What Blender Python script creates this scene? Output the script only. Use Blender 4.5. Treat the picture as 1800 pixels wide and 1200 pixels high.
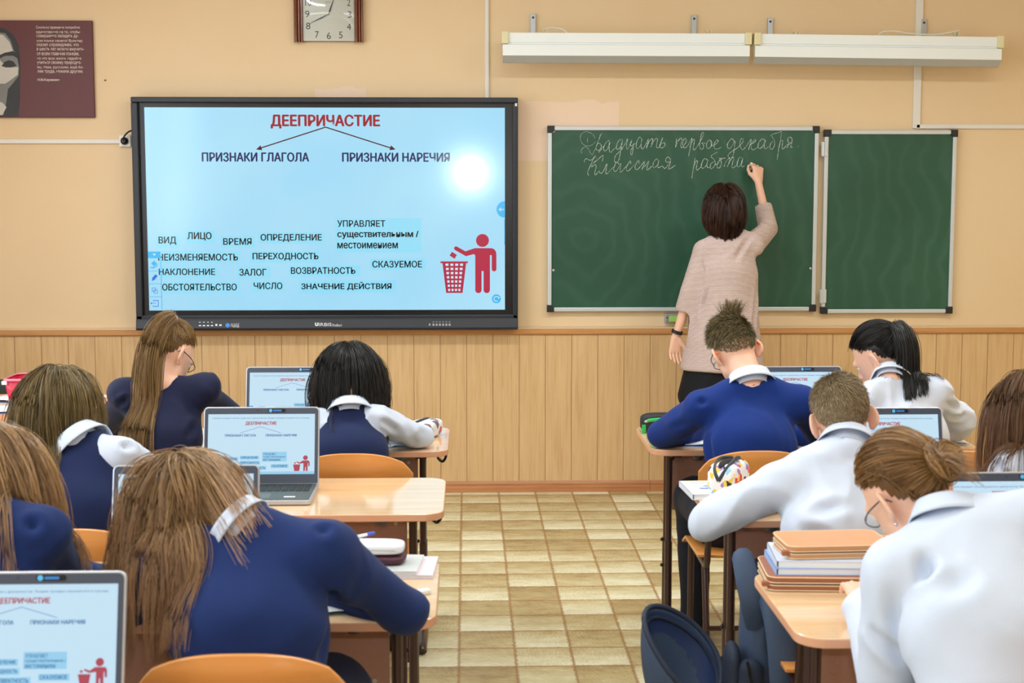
import bpy, bmesh, math, random
import numpy as np
from mathutils import Vector, Matrix, noise as mnoise

for _o in list(bpy.data.objects):
    bpy.data.objects.remove(_o)
scene = bpy.context.scene
COL = scene.collection
random.seed(7)

# ------------------------------------------------------------------ camera
CAM_H, FPX, PITCH, YAW = 1.70, 2600.0, math.radians(5.91), math.radians(1.74)
cam_data = bpy.data.cameras.new('camera')
cam_data.sensor_width = 36.0
cam_data.lens = FPX / 1800.0 * 36.0
cam_data.clip_start = 0.05
cam_data.clip_end = 60
cam_data.dof.use_dof = True
cam_data.dof.focus_distance = 7.0
cam_data.dof.aperture_fstop = 7.1
cam = bpy.data.objects.new('camera', cam_data)
cam.location = (0, 0, CAM_H)
cam.rotation_euler = (math.pi / 2 - PITCH, 0, -YAW)
COL.objects.link(cam)
scene.camera = cam

# ------------------------------------------------------------------ world, lamps of the room, exposure
scene.view_settings.view_transform = 'Standard'
scene.view_settings.look = 'None'
scene.view_settings.gamma = 1.0
scene.view_settings.use_curve_mapping = False
scene.view_settings.exposure = 0.12

world = bpy.data.worlds.new('world')
scene.world = world
world.use_nodes = True
world.node_tree.nodes['Background'].inputs[0].default_value = (0.75, 0.87, 1.0, 1)
world.node_tree.nodes['Background'].inputs[1].default_value = 0.6


def area_light(name, loc, size, size_y, power, color, direction):
    d = bpy.data.lights.new(name, 'AREA')
    d.shape = 'RECTANGLE'
    d.size, d.size_y = size, size_y
    d.energy = power
    d.color = color
    o = bpy.data.objects.new(name, d)
    o.location = loc
    o.rotation_euler = Vector(direction).to_track_quat('-Z', 'Y').to_euler()
    COL.objects.link(o)
    return o


# daylight entering through the windows of the left wall
for _k, _y in enumerate((-0.2, 2.6, 5.4)):
    area_light('window_daylight', (-3.16, _y, 1.9), 1.9, 1.7, 34, (0.84, 0.92, 1.0), (1, 0, -0.12))
# flash on the camera, a little above the lens
_f = area_light('camera_flash', (0.04, -0.02, CAM_H + 0.17), 0.10, 0.06, 16, (0.86, 0.95, 1.0), (0.03, 1, -0.10))
# ------------------------------------------------------------------ helpers
_cp, _sp, _cy, _sy = math.cos(PITCH), math.sin(PITCH), math.cos(YAW), math.sin(YAW)
_FWD = Vector((_sy * _cp, _cy * _cp, -_sp))
_RGT = Vector((_cy, -_sy, 0))
_UPV = _RGT.cross(_FWD)


def _ray(px, py):
    return _FWD + _RGT * ((px - 900.0) / FPX) + _UPV * ((600.0 - py) / FPX)


def at(px, py, y):
    """the point of the plane at depth y seen at a pixel of the 1800x1200 photograph"""
    r = _ray(px, py)
    t = y / r.y
    return Vector((r.x * t, y, CAM_H + r.z * t))


def on_z(px, py, z):
    """the point of the horizontal plane z seen at a pixel"""
    r = _ray(px, py)
    t = (z - CAM_H) / r.z
    return Vector((r.x * t, r.y * t, z))


def lin(c):
    out = []
    for v in c[:3]:
        v = v / 255.0
        out.append(v / 12.92 if v <= 0.04045 else ((v + 0.055) / 1.055) ** 2.4)
    return (out[0], out[1], out[2], 1.0)


MATS = {}


def mat(name, col=(200, 200, 200), rough=0.5, metal=0.0, spec=0.5, coat=0.0, emit=None, emit_s=1.0,
        bump=None, tone=None, alpha=1.0, sheen=0.0, sss=0.0):
    """principled material; tone=(scale, amount, stretch) adds gentle colour noise, bump=(scale, strength, stretch)"""
    if name in MATS:
        return MATS[name]
    m = bpy.data.materials.new(name)
    m.use_nodes = True
    nt = m.node_tree
    b = nt.nodes['Principled BSDF']
    b.inputs['Base Color'].default_value = lin(col)
    b.inputs['Roughness'].default_value = rough
    b.inputs['Metallic'].default_value = metal
    b.inputs['Specular IOR Level'].default_value = spec
    b.inputs['Coat Weight'].default_value = coat
    if coat:
        b.inputs['Coat Roughness'].default_value = 0.08
    if sheen:
        b.inputs['Sheen Weight'].default_value = sheen
        b.inputs['Sheen Roughness'].default_value = 0.5
    if sss:
        b.inputs['Subsurface Weight'].default_value = sss
        b.inputs['Subsurface Radius'].default_value = (0.012, 0.004, 0.002)
        b.inputs['Subsurface Scale'].default_value = 0.5
    if emit is not None:
        b.inputs['Emission Color'].default_value = lin(emit)
        b.inputs['Emission Strength'].default_value = emit_s
    if tone or bump:
        tc = nt.nodes.new('ShaderNodeTexCoord')
    if tone:
        mp = nt.nodes.new('ShaderNodeMapping')
        mp.inputs['Scale'].default_value = tone[2] if len(tone) > 2 else (1, 1, 1)
        nz = nt.nodes.new('ShaderNodeTexNoise')
        nz.inputs['Scale'].default_value = tone[0]
        nz.inputs['Detail'].default_value = 5
        mr = nt.nodes.new('ShaderNodeMapRange')
        mr.inputs['To Min'].default_value = 1 - tone[1]
        mr.inputs['To Max'].default_value = 1 + tone[1]
        hs = nt.nodes.new('ShaderNodeHueSaturation')
        hs.inputs['Color'].default_value = lin(col)
        nt.links.new(tc.outputs['Object'], mp.inputs['Vector'])
        nt.links.new(mp.outputs['Vector'], nz.inputs['Vector'])
        nt.links.new(nz.outputs['Fac'], mr.inputs['Value'])
        nt.links.new(mr.outputs['Result'], hs.inputs['Value'])
        nt.links.new(hs.outputs['Color'], b.inputs['Base Color'])
    if bump:
        mp2 = nt.nodes.new('ShaderNodeMapping')
        mp2.inputs['Scale'].default_value = bump[2] if len(bump) > 2 else (1, 1, 1)
        nz2 = nt.nodes.new('ShaderNodeTexNoise')
        nz2.inputs['Scale'].default_value = bump[0]
        nz2.inputs['Detail'].default_value = 3
        bp = nt.nodes.new('ShaderNodeBump')
        bp.inputs['Strength'].default_value = bump[1]
        bp.inputs['Distance'].default_value = 0.002
        nt.links.new(tc.outputs['Object'], mp2.inputs['Vector'])
        nt.links.new(mp2.outputs['Vector'], nz2.inputs['Vector'])
        nt.links.new(nz2.outputs['Fac'], bp.inputs['Height'])
        nt.links.new(bp.outputs['Normal'], b.inputs['Normal'])
    MATS[name] = m
    return m


class NT:
    """tiny node-tree writer for the bigger procedural materials"""

    def __init__(self, name):
        self.m = bpy.data.materials.new(name)
        self.m.use_nodes = True
        self.t = self.m.node_tree
        self.b = self.t.nodes['Principled BSDF']
        MATS[name] = self.m

    def n(self, kind, **kw):
        nd = self.t.nodes.new(kind)
        for k, v in kw.items():
            setattr(nd, k, v)
        return nd

    def link(self, a, b):
        self.t.links.new(a, b)

    def math(self, op, a, b=None, c=None):
        nd = self.n('ShaderNodeMath', operation=op)
        for i, v in enumerate((a, b, c)):
            if v is None:
                continue
            if isinstance(v, (int, float)):
                nd.inputs[i].default_value = v
            else:
                self.link(v, nd.inputs[i])
        return nd.outputs[0]

    def mix(self, f, a, b, mode='MIX'):
        nd = self.n('ShaderNodeMix', data_type='RGBA', blend_type=mode)
        for idx, v in ((0, f), (6, a), (7, b)):
            if isinstance(v, (int, float)):
                nd.inputs[idx].default_value = v
            elif isinstance(v, tuple):
                nd.inputs[idx].default_value = v
            else:
                self.link(v, nd.inputs[idx])
        return nd.outputs[2]

    def xyz(self, scale=(1, 1, 1), offset=(0, 0, 0)):
        tc = self.n('ShaderNodeTexCoord')
        mp = self.n('ShaderNodeMapping')
        mp.inputs['Scale'].default_value = scale
        mp.inputs['Location'].default_value = offset
        self.link(tc.outputs['Object'], mp.inputs['Vector'])
        return mp.outputs['Vector']

    def noise(self, vec, scale, detail=4, rough=0.5):
        nz = self.n('ShaderNodeTexNoise')
        nz.inputs['Scale'].default_value = scale
        nz.inputs['Detail'].default_value = detail
        nz.inputs['Roughness'].default_value = rough
        self.link(vec, nz.inputs['Vector'])
        return nz.outputs['Fac']

    def ramp(self, f, stops):
        r = self.n('ShaderNodeValToRGB')
        while len(r.color_ramp.elements) < len(stops):
            r.color_ramp.elements.new(0.5)
        for e, (p, c) in zip(r.color_ramp.elements, stops):
            e.position = p
            e.color = c
        self.link(f, r.inputs['Fac'])
        return r.outputs['Color']


def wood(name, base, dark, rough=0.35, axis='z', scale=1.0, spec=0.5, coat=0.0, contrast=1.0):
    w = NT(name)
    st = {'x': (1.2, 22, 22), 'y': (22, 1.2, 22), 'z': (22, 22, 1.2)}[axis]
    v = w.xyz(tuple(s * scale for s in st))
    f1 = w.noise(v, 1.0, 6, 0.6)
    f2 = w.noise(w.xyz(tuple(s * scale * 4 for s in st)), 1.0, 3)
    f = w.math('ADD', w.math('MULTIPLY', f1, 0.7), w.math('MULTIPLY', f2, 0.3))
    lo, hi = 0.5 - 0.16 / contrast, 0.5 + 0.16 / contrast
    w.link(w.ramp(f, [(lo, lin(dark)), (hi, lin(base))]), w.b.inputs['Base Color'])
    w.b.inputs['Roughness'].default_value = rough
    w.b.inputs['Specular IOR Level'].default_value = spec
    w.b.inputs['Coat Weight'].default_value = coat
    w.b.inputs['Coat Roughness'].default_value = 0.1
    return w.m


def mesh_np(name, V, F, smooth=True):
    """a mesh from an (n,3) array and an (m,3|4) index array"""
    V = np.asarray(V, dtype=np.float32)
    F = np.asarray(F, dtype=np.int32)
    me = bpy.data.meshes.new(name)
    k = F.shape[1]
    me.vertices.add(len(V))
    me.vertices.foreach_set('co', V.ravel())
    me.loops.add(F.size)
    me.loops.foreach_set('vertex_index', F.ravel())
    me.polygons.add(len(F))
    me.polygons.foreach_set('loop_start', np.arange(0, F.size, k, dtype=np.int32))
    me.polygons.foreach_set('loop_total', np.full(len(F), k, dtype=np.int32))
    if smooth:
        me.polygons.foreach_set('use_smooth', np.ones(len(F), dtype=bool))
    me.update(calc_edges=True)
    return me


def link_mesh(name, me, material, parent=None, loc=(0, 0, 0), rot=None):
    o = bpy.data.objects.new(name, me)
    if material is not None and not me.materials:
        for q in (material if isinstance(material, (list, tuple)) else [material]):
            me.materials.append(q)
    o.location = loc
    if rot:
        o.rotation_euler = rot
    COL.objects.link(o)
    if parent is not None:
        o.parent = parent
    return o


def thing(name, label, cat, loc=(0, 0, 0), rotz=0.0, group=None):
    o = bpy.data.objects.new(name, None)
    o.empty_display_size = 0.1
    COL.objects.link(o)
    o.location = loc
    o.rotation_euler = (0, 0, rotz)
    return tag(o, label, cat, group)


def tag(o, label=None, cat=None, group=None, kind=None):
    if label:
        o['label'] = label
    if cat:
        o['category'] = cat
    if group:
        o['group'] = group
    if kind:
        o['kind'] = kind
    return o


def dup(root, loc, rotz=0.0, label=None, group=None):
    """a copy of a thing with copies of its parts and sub-parts"""
    r = root.copy()
    COL.objects.link(r)
    r.location = loc
    r.rotation_euler = (0, 0, rotz)
    if label:
        r['label'] = label
    if group:
        r['group'] = group
    for ch in list(root.children):
        c = ch.copy()
        COL.objects.link(c)
        c.parent = r
        for g in list(ch.children):
            d = g.copy()
            COL.objects.link(d)
            d.parent = c
    return r


class MB:
    """collects shapes; build() links them as one mesh object"""

    def __init__(self):
        self.v, self.f, self.mi = [], [], []
        self.cur = 0

    def add(self, vs, fs):
        o = len(self.v)
        self.v += [tuple(p) for p in vs]
        self.f += [tuple(i + o for i in q) for q in fs]
        self.mi += [self.cur] * len(fs)
        return self

    def box(self, c, s, rot=None):
        x, y, z = s[0] / 2, s[1] / 2, s[2] / 2
        vs = [Vector((i, j, k)) for i in (-x, x) for j in (-y, y) for k in (-z, z)]
        if rot is not None:
            vs = [rot @ p for p in vs]
        vs = [p + Vector(c) for p in vs]
        return self.add(vs, [(0, 1, 3, 2), (4, 6, 7, 5), (0, 4, 5, 1), (2, 3, 7, 6), (0, 2, 6, 4), (1, 5, 7, 3)])

    def prism(self, pts, d0, d1, axis='z'):
        """closed outline pts (2D, counter-clockwise) extruded between two offsets along an axis"""
        n = len(pts)

        def p3(p, d):
            return {'z': (p[0], p[1], d), 'y': (p[0], d, p[1]), 'x': (d, p[0], p[1])}[axis]
        vs = [p3(p, d0) for p in pts] + [p3(p, d1) for p in pts]
        fs = [tuple(range(n))[::-1], tuple(range(n, 2 * n))]
        fs += [(i, (i + 1) % n, n + (i + 1) % n, n + i) for i in range(n)]
        return self.add(vs, fs)

    def tube(self, pts, r, n=8, caps=True, flat=None):
        """round tube along a polyline; r a number or one per point; flat=(ax, factor) squashes along an axis"""
        pts = [Vector(p) for p in pts]
        rs = r if isinstance(r, (list, tuple)) else [r] * len(pts)
        ref = Vector((0, 0, 1))
        rings = []
        prev = None
        for i, p in enumerate(pts):
            t = (pts[min(i + 1, len(pts) - 1)] - pts[max(i - 1, 0)]).normalized()
            if prev is None:
                u = t.cross(ref)
                if u.length < 1e-3:
                    u = t.cross(Vector((1, 0, 0)))
            else:
                u = prev - t * prev.dot(t)
            u.normalize()
            prev = u
            w = t.cross(u)
            ring = []
            for k in range(n):
                a = 2 * math.pi * k / n
                o = u * (math.cos(a) * rs[i]) + w * (math.sin(a) * rs[i])
                if flat:
                    ax = Vector(flat[0])
                    o = o - ax * (o.dot(ax) * (1 - flat[1]))
                ring.append(p + o)
            rings.append(ring)
        vs = [q for ring in rings for q in ring]
        fs = []
        for i in range(len(pts) - 1):
            for k in range(n):
                a, b = i * n + k, i * n + (k + 1) % n
                fs.append((a, b, b + n, a + n))
        if caps:
            fs.append(tuple(range(n))[::-1])
            fs.append(tuple(range((len(pts) - 1) * n, len(pts) * n)))
        return self.add(vs, fs)

    def lathe(self, prof, c=(0, 0, 0), n=24, rot=None):
        """profile of (r, z) turned about z"""
        vs, fs = [], []
        for (r, z) in prof:
            for k in range(n):
                a = 2 * math.pi * k / n
                vs.append(Vector((r * math.cos(a), r * math.sin(a), z)))
        for i in range(len(prof) - 1):
            for k in range(n):
                a, b = i * n + k, i * n + (k + 1) % n
                fs.append((a, b, b + n, a + n))
        fs.append(tuple(range(n))[::-1])
        fs.append(tuple(range((len(prof) - 1) * n, len(prof) * n)))
        if rot is not None:
            vs = [rot @ p for p in vs]
        return self.add([p + Vector(c) for p in vs], fs)

    def ball(self, c, r, n=14, m=9):
        r = r if isinstance(r, (list, tuple)) else (r, r, r)
        prof = []
        vs, fs = [], []
        for i in range(m + 1):
            th = math.pi * i / m
            for k in range(n):
                a = 2 * math.pi * k / n
                vs.append((c[0] + r[0] * math.sin(th) * math.cos(a), c[1] + r[1] * math.sin(th) * math.sin(a), c[2] - r[2] * math.cos(th)))
        for i in range(m):
            for k in range(n):
                a, b = i * n + k, i * n + (k + 1) % n
                fs.append((a, b, b + n, a + n))
        return self.add(vs, fs)

    def grid(self, fn, nu, nv, closed_u=False):
        """surface fn(u,v) with u,v in 0..1"""
        vs = [fn(i / (nu if closed_u else nu - 1), j / (nv - 1)) for j in range(nv) for i in range(nu)]
        fs = []
        for j in range(nv - 1):
            for i in range(nu if closed_u else nu - 1):
                a, b = j * nu + i, j * nu + (i + 1) % nu
                fs.append((a, b, b + nu, a + nu))
        return self.add(vs, fs)

    def build(self, name, material, parent=None, loc=(0, 0, 0), rot=None, smooth=None, bevel=0.0, solid=0.0, segs=2, subsurf=0):
        me = bpy.data.meshes.new(name)
        me.from_pydata([tuple(p) for p in self.v], [], self.f)
        bm = bmesh.new()
        bm.from_mesh(me)
        bmesh.ops.recalc_face_normals(bm, faces=bm.faces)
        bm.to_mesh(me)
        bm.free()
        o = link_mesh(name, me, material, parent, loc, rot)
        if any(self.mi):
            me.polygons.foreach_set('material_index', self.mi)
        if smooth is not None:
            me.polygons.foreach_set('use_smooth', [True] * len(me.polygons))
            if smooth < 180:
                me.set_sharp_from_angle(angle=math.radians(smooth))
        if solid:
            md = o.modifiers.new('thick', 'SOLIDIFY')
            md.thickness = solid
            md.offset = 0
        if bevel:
            md = o.modifiers.new('edge', 'BEVEL')
            md.width = bevel
            md.segments = segs
            md.limit_method = 'ANGLE'
            md.angle_limit = math.radians(40)
            md.harden_normals = False
        if subsurf:
            md = o.modifiers.new('sub', 'SUBSURF')
            md.levels = md.render_levels = subsurf
        return o


def rrect(x0, x1, y0, y1, r, n=6):
    """rounded rectangle outline, counter-clockwise; r one radius or four (bl, br, tr, tl)"""
    rs = r if isinstance(r, (list, tuple)) else (r,) * 4
    out = []
    for (cx, cy, a0, rr) in ((x0 + rs[0], y0 + rs[0], 180, rs[0]), (x1 - rs[1], y0 + rs[1], 270, rs[1]),
                             (x1 - rs[2], y1 - rs[2], 0, rs[2]), (x0 + rs[3], y1 - rs[3], 90, rs[3])):
        for k in range(n + 1):
            a = math.radians(a0 + 90 * k / n)
            out.append((cx + rr * math.cos(a), cy + rr * math.sin(a)))
    return out


def frame_mb(x0, x1, z0, z1, w, y0, y1, mb=None):
    """rectangular frame of four bars in the xz plane"""
    mb = mb or MB()
    ym, d = (y0 + y1) / 2, abs(y1 - y0)
    mb.box(((x0 + x1) / 2, ym, z1 - w / 2), (x1 - x0, d, w))
    mb.box(((x0 + x1) / 2, ym, z0 + w / 2), (x1 - x0, d, w))
    mb.box((x0 + w / 2, ym, (z0 + z1) / 2), (w, d, z1 - z0 - 2 * w))
    mb.box((x1 - w / 2, ym, (z0 + z1) / 2), (w, d, z1 - z0 - 2 * w))
    return mb


def text_mesh(s, bold=0.0):
    """flat lettering in the xy plane as (verts, faces)"""
    cu = bpy.data.curves.new('t', 'FONT')
    cu.body = s
    cu.offset = bold
    cu.resolution_u = 3
    o = bpy.data.objects.new('t', cu)
    COL.objects.link(o)
    dg = bpy.context.evaluated_depsgraph_get()
    me = bpy.data.meshes.new_from_object(o.evaluated_get(dg))
    vs = [tuple(v.co) for v in me.vertices]
    fs = [tuple(p.vertices) for p in me.polygons]
    bpy.data.objects.remove(o)
    bpy.data.curves.remove(cu)
    bpy.data.meshes.remove(me)
    return vs, fs


_TEXT = {}


def text_fit(mb, s, x0, x1, z0, z1, y, bold=0.0):
    """lettering fitted into a box of the xz plane (facing -y), added to mb"""
    if s not in _TEXT:
        _TEXT[s] = text_mesh(s)
    vs, fs = _TEXT[s]
    if not vs:
        return mb
    ax = min(v[0] for v in vs)
    bx = max(v[0] for v in vs)
    ay = min(v[1] for v in vs)
    by = max(v[1] for v in vs)
    sx = (x1 - x0) / max(bx - ax, 1e-6)
    sz = (z1 - z0) / max(by - ay, 1e-6)
    if not bold:
        mb.add([(x0 + (v[0] - ax) * sx, y, z0 + (v[1] - ay) * sz) for v in vs], fs)
        return mb
    e = bold * (by - ay) * sz * 1.6          # heavier strokes: copies of the lettering set side by side
    for i, (dx, dz) in enumerate(((-e, 0), (e, 0), (0, e * 0.6), (0, -e * 0.6))):
        mb.add([(x0 + (v[0] - ax) * sx + dx, y - i * 0.00012, z0 + (v[1] - ay) * sz + dz) for v in vs], fs)
    return mb


def smooth_path(pts, n=4):
    """Catmull-Rom through the points"""
    pts = [Vector(p) for p in pts]
    if len(pts) < 3:
        return pts
    out = []
    for i in range(len(pts) - 1):
        p0, p1, p2, p3 = pts[max(i - 1, 0)], pts[i], pts[i + 1], pts[min(i + 2, len(pts) - 1)]
        for k in range(n):
            t = k / n
            out.append(0.5 * ((2 * p1) + (p2 - p0) * t + (2 * p0 - 5 * p1 + 4 * p2 - p3) * t * t + (3 * p1 - p0 - 3 * p2 + p3) * t ** 3))
    out.append(pts[-1])
    return out
# ------------------------------------------------------------------ the room
WY = 8.22                      # face of the wall with the boards
XL, XR, YB, ZC = -3.2, 3.75, -2.2, 3.25


def wall_material():
    w = NT('peach_paint')
    v = w.xyz()
    base = w.ramp(w.noise(v, 1.3, 3), [(0.3, lin((228, 200, 160))), (0.7, lin((231, 205, 166)))])
    sep = w.n('ShaderNodeSeparateXYZ')
    w.link(v, sep.inputs[0])
    wob = w.math('MULTIPLY', w.math('SUBTRACT', w.noise(w.xyz((9, 9, 9)), 1.0, 2), 0.5), 0.07)
    col = base
    # touched-up patches of paint
    for (x0, x1, z0, z1, c) in ((0.28, 0.84, 1.85, 2.175, (236, 208, 182)), (-0.83, -0.55, 2.12, 2.245, (234, 208, 184))):
        a = w.math('GREATER_THAN', w.math('ADD', sep.outputs[0], w.math('MULTIPLY', wob, 0.2)), x0)
        b = w.math('LESS_THAN', sep.outputs[0], x1)
        c0 = w.math('GREATER_THAN', sep.outputs[2], z0)
        d = w.math('LESS_THAN', w.math('ADD', sep.outputs[2], wob), z1)
        f = w.math('MULTIPLY', w.math('MULTIPLY', a, b), w.math('MULTIPLY', c0, d))
        col = w.mix(f, col, lin(c))
    w.link(col, w.b.inputs['Base Color'])
    w.b.inputs['Roughness'].default_value = 0.55
    w.b.inputs['Specular IOR Level'].default_value = 0.35
    bp = w.n('ShaderNodeBump')
    bp.inputs['Strength'].default_value = 0.12
    bp.inputs['Distance'].default_value = 0.004
    w.link(w.noise(v, 120, 3), bp.inputs['Height'])
    w.link(bp.outputs['Normal'], w.b.inputs['Normal'])
    return w.m


def floor_material():
    """printed linoleum: a patchwork of fur-like squares sewn together"""
    w = NT('fur_patchwork_linoleum')
    TX, TY = 0.2068, 0.2124
    v = w.xyz()
    sep = w.n('ShaderNodeSeparateXYZ')
    w.link(v, sep.inputs[0])
    wx = w.math('MULTIPLY', w.math('SUBTRACT', w.noise(w.xyz((60, 60, 60)), 1.0, 2), 0.5), 0.016)
    wy = w.math('MULTIPLY', w.math('SUBTRACT', w.noise(w.xyz((60, 60, 60), (5, 3, 0)), 1.0, 2), 0.5), 0.016)
    u = w.math('DIVIDE', w.math('ADD', w.math('ADD', sep.outputs[0], 0.034 + TX * 40), wx), TX)
    t = w.math('DIVIDE', w.math('ADD', w.math('ADD', sep.outputs[1], -8.114 + TY * 80), wy), TY)
    iu, it = w.math('FLOOR', u), w.math('FLOOR', t)
    fu, ft = w.math('FRACT', u), w.math('FRACT', t)
    cell = w.n('ShaderNodeCombineXYZ')
    w.link(iu, cell.inputs[0])
    w.link(it, cell.inputs[1])
    wn = w.n('ShaderNodeTexWhiteNoise', noise_dimensions='3D')
    w.link(cell.outputs[0], wn.inputs['Vector'])
    rnd = wn.outputs['Value']
    # fur: streaks whose direction differs from square to square
    rot = w.n('ShaderNodeVectorRotate', rotation_type='Z_AXIS')
    w.link(v, rot.inputs['Vector'])
    w.link(w.math('MULTIPLY', rnd, 6.28), rot.inputs['Angle'])
    mp = w.n('ShaderNodeMapping')
    mp.inputs['Scale'].default_value = (26, 130, 26)
    w.link(rot.outputs[0], mp.inputs['Vector'])
    fur = w.noise(mp.outputs['Vector'], 1.0, 5, 0.65)
    blot = w.noise(w.xyz((9, 16, 9)), 1.0, 3)
    grad = w.math('POWER', ft, 1.6)          # pelts are printed darker along one edge
    tone = w.math('ADD', w.math('MULTIPLY', fur, 0.38), w.math('MULTIPLY', rnd, 0.44))
    tone = w.math('ADD', tone, w.math('MULTIPLY', blot, 0.36))
    tone = w.math('SUBTRACT', tone, w.math('MULTIPLY', grad, w.math('ADD', 0.10, w.math('MULTIPLY', wn.outputs['Value'], 0.26))))
    col = w.ramp(tone, [(0.22, lin((146, 120, 78))), (0.42, lin((188, 168, 120))), (0.60, lin((212, 202, 162))), (0.80, lin((234, 230, 200)))])
    eu = w.math('MINIMUM', fu, w.math('SUBTRACT', 1.0, fu))
    et = w.math('MINIMUM', ft, w.math('SUBTRACT', 1.0, ft))
    su = w.math('SUBTRACT', 1.0, w.math('MINIMUM', w.math('DIVIDE', eu, 0.045), 1.0))
    st = w.math('SUBTRACT', 1.0, w.math('MINIMUM', w.math('DIVIDE', et, 0.045), 1.0))
    seam = w.math('MULTIPLY', w.math('MAXIMUM', su, w.math('MULTIPLY', st, 0.85)), 0.9)
    col = w.mix(seam, col, lin((150, 106, 60)))
    w.link(col, w.b.inputs['Base Color'])
    w.b.inputs['Roughness'].default_value = 0.42
    w.b.inputs['Specular IOR Level'].default_value = 0.4
    return w.m


def structure(o):
    o['kind'] = 'structure'
    return o


M_WALL = wall_material()
M_FLOOR = floor_material()
M_CEIL = mat('ceiling_whitewash', (245, 244, 240), 0.8)
M_WHITE = mat('white_plastic', (236, 236, 232), 0.35)
M_WAIN = None


def wainscot_material():
    """laminated boards with dark joints"""
    w = NT('wainscot_boards')
    PW = 0.1468
    v = w.xyz()
    sep = w.n('ShaderNodeSeparateXYZ')
    w.link(v, sep.inputs[0])
    u = w.math('DIVIDE', w.math('ADD', sep.outputs[0], 2.4996 + PW * 20), PW)
    iu, fu = w.math('FLOOR', u), w.math('FRACT', u)
    cb = w.n('ShaderNodeCombineXYZ')
    w.link(w.math('ADD', sep.outputs[0], w.math('MULTIPLY', iu, 3.7)), cb.inputs[0])
    w.link(w.math('ADD', sep.outputs[2], w.math('MULTIPLY', iu, 1.9)), cb.inputs[2])
    mp = w.n('ShaderNodeMapping')
    mp.inputs['Scale'].default_value = (42, 1, 2.2)
    w.link(cb.outputs[0], mp.inputs['Vector'])
    g1 = w.noise(mp.outputs['Vector'], 1.0, 5, 0.6)
    mp2 = w.n('ShaderNodeMapping')
    mp2.inputs['Scale'].default_value = (150, 1, 5)
    w.link(cb.outputs[0], mp2.inputs['Vector'])
    g2 = w.noise(mp2.outputs['Vector'], 1.0, 3)
    g = w.math('ADD', w.math('MULTIPLY', g1, 0.65), w.math('MULTIPLY', g2, 0.35))
    col = w.ramp(g, [(0.30, lin((190, 150, 102))), (0.48, lin((212, 175, 126))), (0.68, lin((222, 188, 140)))])
    e = w.math('MINIMUM', fu, w.math('SUBTRACT', 1.0, fu))
    j = w.math('LESS_THAN', e, 0.011)
    col = w.mix(w.math('MULTIPLY', j, 0.75), col, lin((128, 84, 46)))
    w.link(col, w.b.inputs['Base Color'])
    w.b.inputs['Roughness'].default_value = 0.4
    bp = w.n('ShaderNodeBump')
    bp.inputs['Strength'].default_value = 0.6
    bp.inputs['Distance'].default_value = 0.003
    w.link(w.math('MINIMUM', w.math('DIVIDE', e, 0.02), 1.0), bp.inputs['Height'])
    w.link(bp.outputs['Normal'], w.b.inputs['Normal'])
    return w.m


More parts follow.
